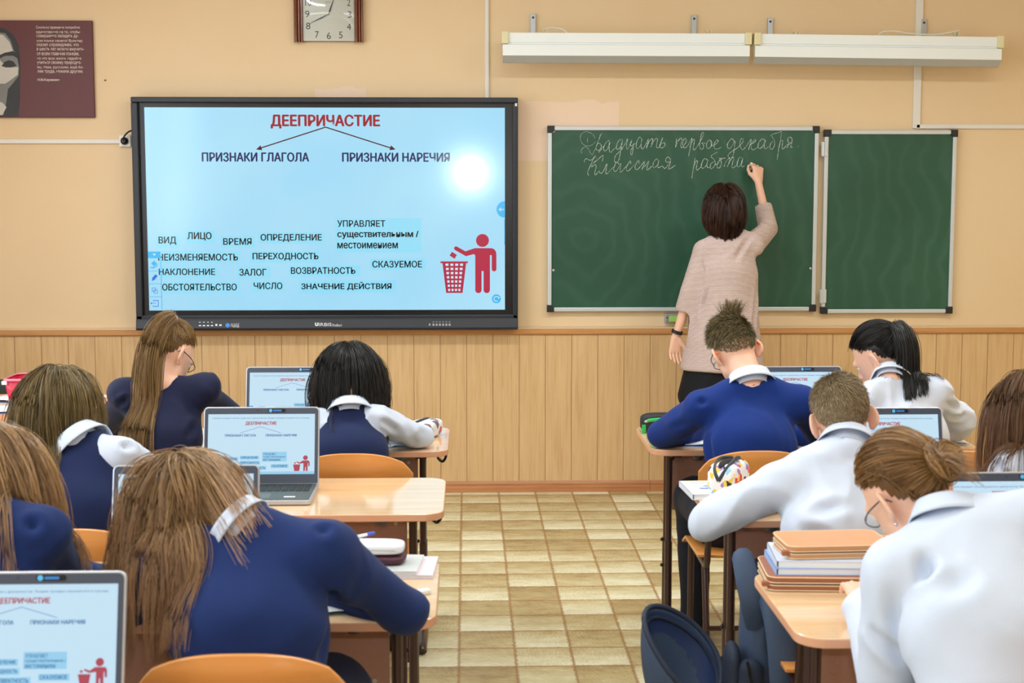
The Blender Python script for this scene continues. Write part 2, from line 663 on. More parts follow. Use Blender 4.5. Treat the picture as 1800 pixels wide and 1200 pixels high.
def build_room():
    structure(MB().box(((XL + XR) / 2, (YB + WY) / 2, -0.05), (XR - XL + 0.2, WY - YB + 0.2, 0.1)).build('floor', M_FLOOR))
    structure(MB().box(((XL + XR) / 2, (YB + WY) / 2, ZC + 0.05), (XR - XL + 0.2, WY - YB + 0.2, 0.1)).build('ceiling', M_CEIL))
    structure(MB().box(((XL + XR) / 2, WY + 0.05, ZC / 2), (XR - XL, 0.1, ZC)).build('wall_front', M_WALL))
    structure(MB().box(((XL + XR) / 2, YB - 0.05, ZC / 2), (XR - XL, 0.1, ZC)).build('wall_back', M_WALL))
    structure(MB().box((XR + 0.05, (YB + WY) / 2, ZC / 2), (0.1, WY - YB + 0.2, ZC)).build('wall_right', M_WALL))
    # window wall: piers, apron and head around three windows
    m = MB()
    ym = (YB + WY) / 2
    m.box((XL - 0.05, ym, 0.475), (0.1, WY - YB + 0.2, 0.95))
    m.box((XL - 0.05, ym, 3.03), (0.1, WY - YB + 0.2, 0.44))
    wins = (-0.2, 2.6, 5.4)
    edges = [YB - 0.1] + [q for c in wins for q in (c - 1.0, c + 1.0)] + [WY + 0.1]
    for k in range(0, len(edges), 2):
        m.box((XL - 0.05, (edges[k] + edges[k + 1]) / 2, 1.88), (0.1, edges[k + 1] - edges[k], 1.86))
    structure(m.build('wall_left', M_WALL))
    glass = mat('window_glass', (225, 238, 245), 0.05, emit=(214, 230, 250), emit_s=1.2)
    for k, c in enumerate(wins):
        f = MB()
        for (a, b, z0, z1) in ((c - 1.0, c - 0.93, 0.95, 2.81), (c + 0.93, c + 1.0, 0.95, 2.81), (c - 0.035, c + 0.035, 1.02, 2.74)):
            f.box((XL - 0.05, (a + b) / 2, (z0 + z1) / 2), (0.07, b - a, z1 - z0))
        f.box((XL - 0.05, c, 0.985), (0.07, 1.86, 0.07))
        f.box((XL - 0.05, c, 2.775), (0.07, 1.86, 0.07))
        w = structure(f.build('window_%d' % (k + 1), M_WHITE))
        MB().box((XL - 0.07, c, 1.88), (0.006, 1.86, 1.72)).build('pane', glass, w)
    # wainscot, rail and baseboard under the boards
    structure(MB().box(((XL + XR) / 2, WY - 0.009, 0.477), (XR - XL, 0.018, 0.85)).build('trim_1', wainscot_material()))
    rail = wood('rail_wood', (205, 150, 92), (184, 128, 74), 0.4, 'x')
    r = MB()
    r.prism([(WY, 0.888), (WY - 0.026, 0.888), (WY - 0.032, 0.894), (WY - 0.032, 0.917), (WY - 0.028, 0.922), (WY, 0.922)], XL, XR, 'x')
    structure(r.build('trim_2', rail, bevel=0.002))
    structure(MB().prism([(WY, 0.922), (WY - 0.03, 0.922), (WY - 0.03, 0.928), (WY - 0.006, 0.934), (WY, 0.934)], XL, XR, 'x').build('trim_3', mat('painted_ledge', (222, 196, 160), 0.5)))
    base = wood('baseboard_wood', (198, 138, 90), (170, 110, 68), 0.4, 'x')
    b = MB()
    for (x0, x1) in ((XL, 1.0275), (1.0295, XR)):
        b.prism([(WY - 0.018, 0.0), (WY - 0.034, 0.0), (WY - 0.034, 0.028), (WY - 0.026, 0.036), (WY - 0.026, 0.048), (WY - 0.019, 0.062), (WY - 0.018, 0.062)], x0, x1, 'x')
    structure(b.build('baseboard_front', base))
    # ceiling lamps, each with its own light
    dif = mat('lamp_diffuser', (250, 250, 250), 0.5, emit=(255, 250, 240), emit_s=3.0)
    for i, x in enumerate((-1.7, 0.35, 2.4)):
        for j, y in enumerate((1.4, 3.5, 5.6)):
            t = thing('ceiling_lamp', 'white long fluorescent ceiling lamp in the row over the desks', 'lamp', (x, y, ZC), 0, 'ceiling lamps in rows')
            frame_mb(-0.63, 0.63, -0.09, 0.0, 0.02, -0.16, 0.16).build('housing', M_WHITE, t)
            MB().box((0, 0, -0.095), (1.24, 0.30, 0.01)).build('diffuser', dif, t)
            L = area_light('lamp_light', (0, 0, -0.11), 1.2, 0.28, (5, 13, 26)[j], (0.89, 0.96, 1.0), (0, 0, -1))
            L.parent = t


build_room()

# ------------------------------------------------------------------ wall fittings
M_CHAN = mat('channel_plastic', (226, 222, 214), 0.4)


def channel(name_label, pts):
    m = MB()
    for (p, q) in pts:
        c = [(p[k] + q[k]) / 2 for k in range(2)]
        m.box((c[0], WY - 0.007, c[1]), (abs(p[0] - q[0]) + 0.022, 0.014, abs(p[1] - q[1]) + 0.022))
    tag(m.build('cable_channel', M_CHAN, bevel=0.003), name_label, 'cable channel')


_a = at(0, 248, WY); _b = at(214, 249, WY)
channel('white cable channel running level along the wall below the portrait poster', [((XL + 0.05, _a.z), (_b.x, _b.z))])
_a = at(856, 168, WY)
channel('white cable channel going straight up from the top of the big screen', [((_a.x, 2.1), (_a.x, ZC))])
_a = at(1613, 0, WY); _b = at(1613, 222, WY); _c = at(1800, 223, WY)
channel('white cable channel coming down behind the lamp and bending above the narrow green board', [((_a.x, ZC), (_b.x, _b.z)), ((_b.x, _b.z), (XR - 0.02, _c.z))])

# socket with the plug of the screen
_p = at(221, 248, WY)
s = thing('wall_socket', 'white wall socket with a black plug beside the big screen', 'socket', (_p.x, WY, _p.z))
MB().box((0, -0.011, 0), (0.062, 0.022, 0.062)).build('plate', M_WHITE, s, bevel=0.004)
MB().lathe([(0.02, 0), (0.021, 0.012), (0.017, 0.03), (0.010, 0.036)], (0, -0.022, 0.0), 20, Matrix.Rotation(math.pi / 2, 3, 'X')).build('plug', mat('black_rubber', (22, 22, 24), 0.45), s, smooth=40)
MB().tube(smooth_path([(0, -0.056, 0.002), (0.004, -0.062, 0.02), (0.03, -0.05, 0.05), (0.07, -0.03, 0.062)]), 0.0045).build('cord', MATS['black_rubber'], s, smooth=60)

# small rust marks on the wall next to the poster, part of the poster's missing nail: a nail
_p = at(185, 141, WY)
tag(MB().ball((_p.x, WY - 0.003, _p.z), (0.006, 0.004, 0.004)).build('nail', mat('rust', (150, 84, 40), 0.8)), 'tiny rusty nail head in the peach wall right of the poster', 'nail')


# ------------------------------------------------------------------ interactive display
def build_display():
    Y = WY - 0.085                     # plane of the picture
    M_BEZ = mat('display_bezel', (27, 32, 42), 0.38, spec=0.5)
    M_BLK = mat('display_black', (10, 12, 18), 0.25)
    P = lambda px, py: at(px, py, Y)
    tl, br = at(229, 170, Y - 0.03), at(910.5, 578.5, Y - 0.03)
    x0, x1, z0, z1 = tl.x, br.x, br.z, tl.z
    root = thing('interactive_display', 'large black interactive display with a blue lesson slide on the peach wall', 'display', ((x0 + x1) / 2, WY, z0))
    ox, oz = (x0 + x1) / 2, z0

    def L(px, py, dy=0.0):
        p = P(px, py)
        return (p.x - ox, p.z - oz)
    yl = Y - WY
    body = MB().prism(rrect(x0 - ox, x1 - ox, 0.0, z1 - oz, (0.02, 0.02, 0.006, 0.006)), -0.005, yl + 0.004, 'y')
    body.build('back_case', M_BLK, root, bevel=0.003)
    s0, s1 = L(256.5, 188.5), L(887.5, 544)
    sx0, sx1, sz0, sz1 = L(258, 366)[0], L(887.5, 366)[0], s1[1], s0[1]
    # outer frame of four bars with a sloped inner border, lower bar deeper
    fr = MB()
    bz = 0.030
    X0, X1, Z0, Z1 = x0 - ox, x1 - ox, 0.0, z1 - oz
    d0, d1 = yl - 0.030, yl + 0.004
    fr.box(((X0 + X1) / 2, (d0 + d1) / 2, Z1 - bz / 2), (X1 - X0, d1 - d0, bz))
    fr.box((X0 + bz / 2 * 1.2, (d0 + d1) / 2, (Z0 + Z1) / 2), (bz * 1.2, d1 - d0, Z1 - Z0 - 2 * bz))
    fr.box((X1 - bz / 2, (d0 + d1) / 2, (Z0 + Z1) / 2), (bz, d1 - d0, Z1 - Z0 - 2 * bz))
    fr.build('frame', M_BEZ, root, bevel=0.006, segs=3)
    low = MB()
    low.prism([(d1, 0.0), (d0 - 0.012, 0.0), (d0 - 0.014, 0.012), (d0 - 0.004, 0.055), (d0, 0.062), (d0, 0.080), (d1, 0.080)], X0, X1, 'x')
    lowo = low.build('control_bar', M_BEZ, root, bevel=0.004)
    # black border between frame and picture
    bb = MB()
    bb.box(((X0 + X1) / 2, yl + 0.003, (sz1 + Z1 - bz) / 2), (X1 - X0 - 2 * bz, 0.006, Z1 - bz - sz1))
    bb.box(((X0 + X1) / 2, yl + 0.003, (sz0 + 0.08) / 2), (X1 - X0 - 2 * bz, 0.006, sz0 - 0.08))
    bb.box(((X0 + bz + sx0) / 2, yl + 0.003, (sz0 + sz1) / 2), (sx0 - X0 - bz, 0.006, sz1 - sz0))
    bb.box(((X1 - bz + sx1) / 2, yl + 0.003, (sz0 + sz1) / 2), (X1 - bz - sx1, 0.006, sz1 - sz0))
    bb.build('border', M_BLK, root)
    blue = NT('slide_light_blue')
    e = blue.b
    v = blue.xyz()
    c = blue.ramp(blue.noise(v, 1.6, 2), [(0.3, lin((160, 222, 252))), (0.7, lin((176, 230, 253)))])
    blue.link(c, e.inputs['Emission Color'])
    e.inputs['Emission Strength'].default_value = 0.92
    e.inputs['Base Color'].default_value = (0.01, 0.012, 0.014, 1)
    e.inputs['Roughness'].default_value = 0.6
    e.inputs['Specular IOR Level'].default_value = 0.0

    def em(name, c, s=0.85):
        return mat(name, (4, 4, 4), 0.6, spec=0.0, emit=c, emit_s=s)
    scr = MB().box(((sx0 + sx1) / 2, yl + 0.004, (sz0 + sz1) / 2), (sx1 - sx0, 0.006, sz1 - sz0)).build('screen', blue.m, root)

    def Z(v):
        """pixel of the crop (x 1800/700, offset 220,160) to photo pixel"""
        return v

    def box_px(px0, px1, py0, py1):
        a, b = L(px0, py1), L(px1, py0)
        xm0 = L((px0), (py0 + py1) / 2)[0]
        xm1 = L((px1), (py0 + py1) / 2)[0]
        return xm0, xm1, a[1], b[1]

    def C(x0_, x1_, y0_, y1_):
        k = 700 / 1800
        return box_px(220 + x0_ * k, 220 + x1_ * k, 160 + y0_ * k, 160 + y1_ * k)
    T1, T2, T3, T4 = yl + 0.0004, yl - 0.0002, yl - 0.0008, yl - 0.0014
    red, navy, blk = em('slide_red', (196, 40, 62), 0.6), em('slide_navy', (28, 44, 110), 0.7), em('slide_black', (12, 18, 30), 0.5)
    m = MB()
    text_fit(m, 'ДЕЕПРИЧАСТИЕ', *C(660, 1150, 108, 168), T2, 0.028)
    m.build('heading', red, scr)
    m = MB()
    text_fit(m, 'ПРИЗНАКИ ГЛАГОЛА', *C(348, 830, 278, 318), T2, 0.028)
    m.build('subheading', navy, scr)
    m = MB()
    text_fit(m, 'ПРИЗНАКИ НАРЕЧИЯ', *C(982, 1466, 279, 319), T2, 0.028)
    m.build('subheading', navy, scr)
    # the two arrows
    for sgn, (ex, ey) in ((-1, (592, 264)), (1, (1222, 264))):
        k = 700 / 1800
        a = Vector((*L(220 + 906 * k, 160 + 163 * k),))
        b = Vector((*L(220 + ex * k, 160 + ey * k),))
        d = (b - a).normalized()
        n = Vector((-d.y, d.x))
        m = MB()
        q = b - d * 0.03
        w = 0.0032
        m.add([(p.x, T2, p.y) for p in (a + n * w, a - n * w, q - n * w, q + n * w)], [(0, 1, 2, 3)])
        m.add([(p.x, T2, p.y) for p in (b, q + n * 0.014, q - n * 0.014)], [(0, 1, 2)])
        m.build('arrow', em('slide_maroon', (96, 24, 46), 0.6), scr)
    tile = em('slide_tile', (150, 226, 252), 0.94)
    words = [
        ('ВИД', (152, 230, 658, 694), (140, 245, 650, 708)), ('ЛИЦО', (282, 390, 638, 675), (272, 405, 630, 688)),
        ('ВРЕМЯ', (444, 571, 665, 694), (432, 585, 655, 706)), ('ОПРЕДЕЛЕНИЕ', (613, 888, 646, 681), (602, 902, 637, 690)),
        ('НЕИЗМЕНЯЕМОСТЬ', (150, 509, 735, 766), (150, 520, 722, 778)), ('ПЕРЕХОДНОСТЬ', (577, 873, 731, 766), (565, 882, 722, 776)),
        ('СКАЗУЕМОЕ', (1118, 1341, 767, 797), (1108, 1358, 757, 808)), ('НАКЛОНЕНИЕ', (153, 406, 802, 831), (155, 420, 792, 846)),
        ('ЗАЛОГ', (517, 638, 803, 834), (508, 657, 793, 846)), ('ВОЗВРАТНОСТЬ', (750, 1040, 796, 826), (740, 1062, 788, 838)),
        ('ОБСТОЯТЕЛЬСТВО', (168, 504, 870, 901), (170, 520, 860, 915)), ('ЧИСЛО', (582, 710, 865, 895), (572, 720, 857, 906)),
        ('ЗНАЧЕНИЕ ДЕЙСТВИЯ', (797, 1203, 862, 900), (788, 1224, 856, 912))]
    for s_, tx, bx in words:
        m = MB()
        a = C(*bx)
        m.add([(a[0], T1, a[2]), (a[1], T1, a[2]), (a[1], T1, a[3]), (a[0], T1, a[3])], [(0, 1, 2, 3)])
        m.cur = 1
        text_fit(m, s_, *C(*tx), T3, 0.02)
        m.build('word_tile', [tile, blk], scr)
    m = MB()
    a = C(950, 1338, 575, 730)
    m.add([(a[0], T1, a[2]), (a[1], T1, a[2]), (a[1], T1, a[3]), (a[0], T1, a[3])], [(0, 1, 2, 3)])
    m.cur = 1
    text_fit(m, 'УПРАВЛЯЕТ', *C(960, 1175, 584, 613), T3, 0.02)
    text_fit(m, 'существительным /', *C(960, 1325, 632, 668), T3, 0.024)
    text_fit(m, 'местоимением', *C(960, 1232, 685, 711), T3, 0.024)
    m.build('word_tile', [tile, blk], scr)

    # pictogram: a figure throwing something into a basket
    def K(x, y):
        return L(740 + x * 0.17493, 380 + y * 0.17493)
    m = MB()

    def poly(pts, mb=m, y=T2):
        q = [K(*p) for p in pts]
        mb.add([(x, y, z) for x, z in q], [tuple(range(len(q)))])

    def disc(cx, cy, r, mb=m, y=T2, n=28):
        poly([(cx + r * math.cos(2 * math.pi * i / n), cy + r * math.sin(2 * math.pi * i / n)) for i in range(n)], mb, y)

    def bar(ax, ay, bx, by, w, mb=m, y=T2):
        d = Vector((bx - ax, by - ay)).normalized()
        n = Vector((-d.y, d.x)) * w
        poly([(ax + n.x, ay + n.y), (ax - n.x, ay - n.y), (bx - n.x, by - n.y), (bx + n.x, by + n.y)], mb, y)
        disc(bx, by, w, mb, y, 16)
    disc(618, 243, 65)
    poly([(540, 320), (712, 320), (738, 332), (754, 356), (758, 386), (758, 530), (711, 530), (711, 392), (693, 390), (693, 550), (545, 550), (545, 392), (531, 380), (446, 402), (436, 372), (446, 352)])
    disc(734.5, 530, 23.5, n=18)
    poly([(545, 549), (609, 549), (609, 740), (545, 740)])
    poly([(629, 549), (693, 549), (693, 740), (629, 740)])
    disc(577, 740, 32, n=20)
    disc(661, 740, 32, n=20)
    bar(452, 378, 352, 322, 20)
    poly([(312, 357), (361, 388), (338, 428), (287, 393)])
    m.build('figure_pictogram', em('slide_pink_red', (206, 44, 84), 0.72), scr)
    mb = MB()
    poly([(196, 453), (472, 453), (472, 471), (196, 471)], mb)
    poly([(216, 471), (454, 471), (418, 770), (253, 770)], mb)
    mb.cur = 1
    for r in range(7):
        f = r / 6.3
        yc = 487 + r * 42.2
        xl, xr = 237 + 31 * f, 432 - 31 * f
        w = (xr - xl) / 4 * 0.62
        for c_ in range(4):
            xc = xl + (xr - xl) * (c_ + 0.5) / 4
            poly([(xc - w / 2, yc - 12), (xc + w / 2, yc - 12), (xc + w / 2 - 1, yc + 11), (xc - w / 2 + 1, yc + 11)], mb, T3)
    mb.build('basket_pictogram', [MATS['slide_pink_red'], em('slide_pale', (205, 240, 255), 0.9)], scr)
    # tool bar at the left edge, round buttons at the right edge
    cy_, dk = em('slide_cyan', (58, 190, 250), 0.9), em('slide_blue', (30, 120, 235), 0.9)
    m = MB()

    def K2(x, y):
        return L(255 + x * 0.14164, 380 + y * 0.14167)

    def poly2(pts, y=T2):
        q = [K2(*p) for p in pts]
        m.add([(x, y, z) for x, z in q], [tuple(range(len(q)))])
    poly2([(36, 438), (192, 438), (194, 520), (38, 520)], T4)
    for y_ in (678, 838, 998):
        poly2([(42, y_ - 3), (206, y_ - 3), (206, y_ + 3), (42, y_ + 3)], T4)
    poly2([(192, 520), (200, 520), (214, 1155), (206, 1155)], T4)
    poly2([(75, 580), (115, 550), (150, 590), (110, 622)], T4)
    poly2([(65, 630), (110, 628), (150, 600), (166, 582), (150, 618), (110, 646), (68, 644)], T4)
    m.cur = 1
    poly2([(84, 802), (90, 762), (130, 718), (158, 740), (118, 790)], T4)
    for (a_, b_) in ((85, 886), (108, 910)):
        for q in ([(a_, b_), (a_ + 48, b_), (a_ + 48, b_ + 6), (a_, b_ + 6)], [(a_, b_ + 40), (a_ + 50, b_ + 40), (a_ + 50, b_ + 46), (a_, b_ + 46)],
                  [(a_, b_), (a_ + 6, b_), (a_ + 6, b_ + 46), (a_, b_ + 46)], [(a_ + 44, b_), (a_ + 50, b_), (a_ + 50, b_ + 46), (a_ + 44, b_ + 46)]):
            poly2(q, T4)
    for q in ([(100, 1040), (168, 1040), (168, 1048), (100, 1048)], [(100, 1114), (168, 1114), (168, 1122), (100, 1122)], [(160, 1040), (168, 1040), (168, 1122), (160, 1122)],
              [(68, 1076), (135, 1074), (135, 1080), (68, 1082)], [(66, 1079), (84, 1062), (84, 1096)], [(100, 1040), (107, 1040), (107, 1056), (100, 1056)], [(100, 1104), (107, 1104), (107, 1122), (100, 1122)]):
        poly2(q, T4)
    m.cur = 2
    poly2([(92, 464), (138, 464), (115, 490)], T4 - 0.0004)
    m.build('tool_bar', [cy_, dk, MATS['slide_pale']], scr)
    m = MB()
    disc(758, 829, 45, m, T2)
    m.cur = 1
    for i in range(26):
        a0, a1 = math.radians(20 + i * 11), math.radians(20 + (i + 1) * 11)
        poly([(758 + r * math.cos(a), 829 - r * math.sin(a)) for r, a in ((28, a0), (28, a1), (20, a1), (20, a0))], m, T4)
    poly([(770, 812), (790, 808), (784, 832)], m, T4)
    m.build('reload_button', [MATS['slide_cyan'], MATS['slide_pale']], scr)
    m = MB()
    c_ = (887.3, 368)
    q = [L(c_[0] + 14.5 * math.cos(math.radians(a)), c_[1] + 14.5 * math.sin(math.radians(a))) for a in range(90, 271, 10)]
    m.add([(x, T2, z) for x, z in q], [tuple(range(len(q)))])
    q = [L(*p) for p in ((886.3, 385), (887.3, 385), (887.3, 430), (886.3, 430))]
    m.add([(x, T2, z) for x, z in q], [(0, 1, 2, 3)])
    m.cur = 1
    for pts in ([(878, 367.3), (886, 367.3), (886, 368.7), (878, 368.7)], [(876.6, 368), (880.5, 364.5), (881.3, 365.3), (878.6, 368), (881.3, 370.7), (880.5, 371.5)]):
        q = [L(*p) for p in pts]
        m.add([(x, T4, z) for x, z in q], [tuple(range(len(q)))])
    m.build('back_button', [MATS['slide_cyan'], MATS['slide_pale']], scr)
    # front glass
    g = NT('display_glass')
    out = g.t.nodes['Material Output']
    tr = g.n('ShaderNodeBsdfTransparent')
    gl = g.n('ShaderNodeBsdfGlossy')
    gl.inputs['Roughness'].default_value = 0.115
    fr_ = g.n('ShaderNodeFresnel')
    fr_.inputs['IOR'].default_value = 1.45
    mx = g.n('ShaderNodeMixShader')
    g.link(fr_.outputs[0], mx.inputs[0])
    g.link(tr.outputs[0], mx.inputs[1])
    g.link(gl.outputs[0], mx.inputs[2])
    g.link(mx.outputs[0], out.inputs['Surface'])
    MB().box(((sx0 + sx1) / 2, yl - 0.0045, (sz0 + sz1) / 2), (sx1 - sx0, 0.001, sz1 - sz0)).build('front_glass', g.m, root)
    # marks on the control bar
    wh = mat('print_white', (225, 228, 232), 0.5)
    yb = d0 - 0.0098

    def CB(x0_, x1_, y0_, y1_):
        k = 700 / 1800
        p, q = at(220 + x0_ * k, 160 + y1_ * k, WY + yb), at(220 + x1_ * k, 160 + y0_ * k, WY + yb)
        return p.x - ox, q.x - ox, p.z - oz, q.z - oz
    m = MB()

    def ribbon(s_, box, b):
        m2 = MB()
        text_fit(m2, s_, *box, 0.0, b)
        m.add([(x, d0 - 0.0146 + (z - 0.012) * 0.2326 - 0.0008, z) for x, y, z in m2.v], m2.f)
    ribbon('IRBIS:', CB(876, 938, 1047, 1062), 0.0)
    ribbon('PanelBoard', CB(940, 978, 1052, 1063), 0.0)
    m.build('maker_lettering', wh, lowo)

    def slab(mb, box):
        x0_, x1_, z0_, z1_ = box
        f = lambda z: d0 - 0.0146 + (z - 0.012) * 0.2326 - 0.0008
        mb.add([(x0_, f(z0_), z0_), (x1_, f(z0_), z0_), (x1_, f(z1_), z1_), (x0_, f(z1_), z1_)], [(0, 1, 2, 3)])
    m = MB()
    for q in ((858, 862, 1046, 1058), (869, 873, 1046, 1058), (860, 871, 1056, 1061), (863, 868, 1048, 1050)):
        slab(m, CB(*q))
    m.build('maker_emblem', wh, lowo)
    m = MB()
    for i in range(6):
        slab(m, CB(1389 + i * 14.6, 1398 + i * 14.6, 1051, 1060))
        slab(m, CB(1391 + i * 14.6, 1396 + i * 14.6, 1041, 1045))
    slab(m, CB(1373, 1380, 1050, 1060))
    m.build('button_row', mat('print_grey', (150, 155, 165), 0.4), lowo)
    m = MB()
    for i, (a, b) in enumerate(((333, 344), (351, 362), (370, 380), (388, 398))):
        slab(m, CB(a, b, 1057, 1062))
        slab(m, CB(a + 1, b - 3, 1043, 1046))
    slab(m, CB(408, 417, 1052, 1061))
    slab(m, CB(426, 436, 1054, 1061))
    m.build('port_row', wh, lowo)
    m = MB()
    q = CB(453, 474, 1047, 1069)
    cx_, cz_, rr = (q[0] + q[1]) / 2, (q[2] + q[3]) / 2, (q[1] - q[0]) / 2
    f = lambda z: d0 - 0.0146 + (z - 0.012) * 0.2326 - 0.0009
    m.add([(cx_ + rr * math.cos(math.radians(a)), f(cz_ + rr * math.sin(math.radians(a))), cz_ + rr * math.sin(math.radians(a))) for a in range(30, 390, 60)], [tuple(range(6))])
    m.cur = 1
    b2 = MB()
    text_fit(b2, 'город', *CB(478, 515, 1056, 1069), 0.0, 0.0)
    text_fit(b2, 'Цифровой', *CB(478, 515, 1049, 1055), 0.0, 0.0)
    m.add([(x, f(z), z) for x, y, z in b2.v], b2.f)
    m.build('city_sticker', [mat('sticker_blue', (60, 140, 230), 0.5), wh], lowo)
    q = at(907, 184, WY + d0)
    MB().box((q.x - ox, d0 - 0.001, q.z - oz), (0.011, 0.002, 0.016)).build('corner_sticker', wh, root)


build_display()


# ------------------------------------------------------------------ poster
def build_poster():
    p0, p1 = at(164, 37, WY), at(168, 207, WY)
    x1, z1, z0 = at(166, 120, WY).x, p0.z, p1.z
    x0 = x1 - 1.02
    t = thing('poster', 'dark red poster with half a portrait and a quotation in white type', 'poster', ((x0 + x1) / 2, WY, z0))
    ox, oz = (x0 + x1) / 2, z0
    mr = mat('poster_maroon', (90, 33, 34), 0.45, tone=(2.2, 0.28, (1, 1, 1)))
    w, h = x1 - x0, z1 - z0
    MB().box((0, -0.012, h / 2), (w, 0.02, h)).build('panel', mr, t, bevel=0.003)
    yf = -0.0228

    def Q(x, y):
        p = at(x * 180 / 1137, 30 + y * 190 / 1200, WY - 0.02)
        return p.x - ox, p.z - oz
    # generic half face in grey print: dark hair, pale cheek, eye
    dark = mat('portrait_dark', (38, 40, 44), 0.5, tone=(14, 0.4))
    pale = mat('portrait_pale', (196, 192, 184), 0.5, tone=(8, 0.15))
    mid = mat('portrait_mid', (122, 122, 120), 0.5, tone=(9, 0.25))
    lo = -w / 2 + 0.004

    def shape(name, pts, m, y):
        q = [Q(*p) for p in pts]
        q = [(max(x, lo), z) for x, z in q]
        MB().add([(x, y, z) for x, z in q], [tuple(range(len(q)))]).build(name, m, t)
    h0 = [(-1700, 1105), (-1700, 250), (-900, 110), (-150, 90), (60, 130), (150, 200), (205, 300), (222, 430), (228, 560), (225, 700), (222, 900), (205, 1105)]
    shape('portrait_hair', h0, dark, yf)
    shape('portrait_face', [(-900, 1000), (-1000, 700), (-1000, 400), (-800, 220), (-200, 150), (60, 180), (120, 260), (155, 370), (190, 430), (214, 560), (210, 650), (150, 730), (90, 800), (70, 960), (40, 1090), (-300, 1100)], mid, yf - 0.0006)
    shape('portrait_cheek', [(-820, 760), (-900, 420), (-650, 240), (-150, 175), (40, 200), (110, 280), (145, 375), (60, 400), (-20, 440), (20, 500), (110, 560), (205, 555), (200, 640), (120, 700), (60, 740), (0, 740), (-300, 700), (-500, 800)], pale, yf - 0.0012)
    shape('portrait_chin', [(-500, 1080), (-420, 960), (-150, 900), (30, 950), (75, 1000), (30, 1085)], pale, yf - 0.0012)
    shape('portrait_brow', [(-20, 430), (60, 395), (150, 380), (205, 420), (215, 470), (150, 430), (60, 430), (-20, 470)], dark, yf - 0.0018)
    shape('portrait_eye', [(20, 545), (50, 500), (100, 478), (150, 492), (185, 540), (130, 560), (70, 560)], dark, yf - 0.0018)
    shape('portrait_brow', [(-760, 440), (-640, 395), (-500, 400), (-450, 450), (-560, 430), (-700, 450)], dark, yf - 0.0018)
    shape('portrait_eye', [(-700, 545), (-660, 500), (-600, 482), (-540, 500), (-510, 545), (-570, 562), (-650, 560)], dark, yf - 0.0018)
    lines = ['Сколько времени потребно', 'единственно на то, чтобы', 'совершенно овладеть ду-', 'хом языка своего? Вольтер', 'сказал справедливо, что',
             'в шесть лет можно выучить-', 'ся всем главным языкам,', 'но что всю жизнь надобно', 'учиться своему природно-', 'му. Нам, русским, ещё бо-', 'лее труда, нежели другим.']
    rx = [888, 888, 872, 915, 876, 937, 880, 903, 905, 928, 925]
    cy = [117, 167, 215, 265, 313, 361, 411, 460, 510, 558, 608]
    m = MB()
    for i, s_ in enumerate(lines):
        a, b = Q(403 + i * 1.6, cy[i] + 19), Q(rx[i], cy[i] - 17)
        text_fit(m, s_, a[0], b[0], a[1], b[1], yf - 0.0008, 0.0)
    m.build('quotation', mat('poster_type', (228, 214, 204), 0.5), t)
    m = MB()
    a, b = Q(421, 716), Q(662, 682)
    text_fit(m, 'Н.М.Карамзин', a[0], b[0], a[1], b[1], yf - 0.0008, 0.012)
    m.build('signature', MATS['poster_type'], t)


build_poster()


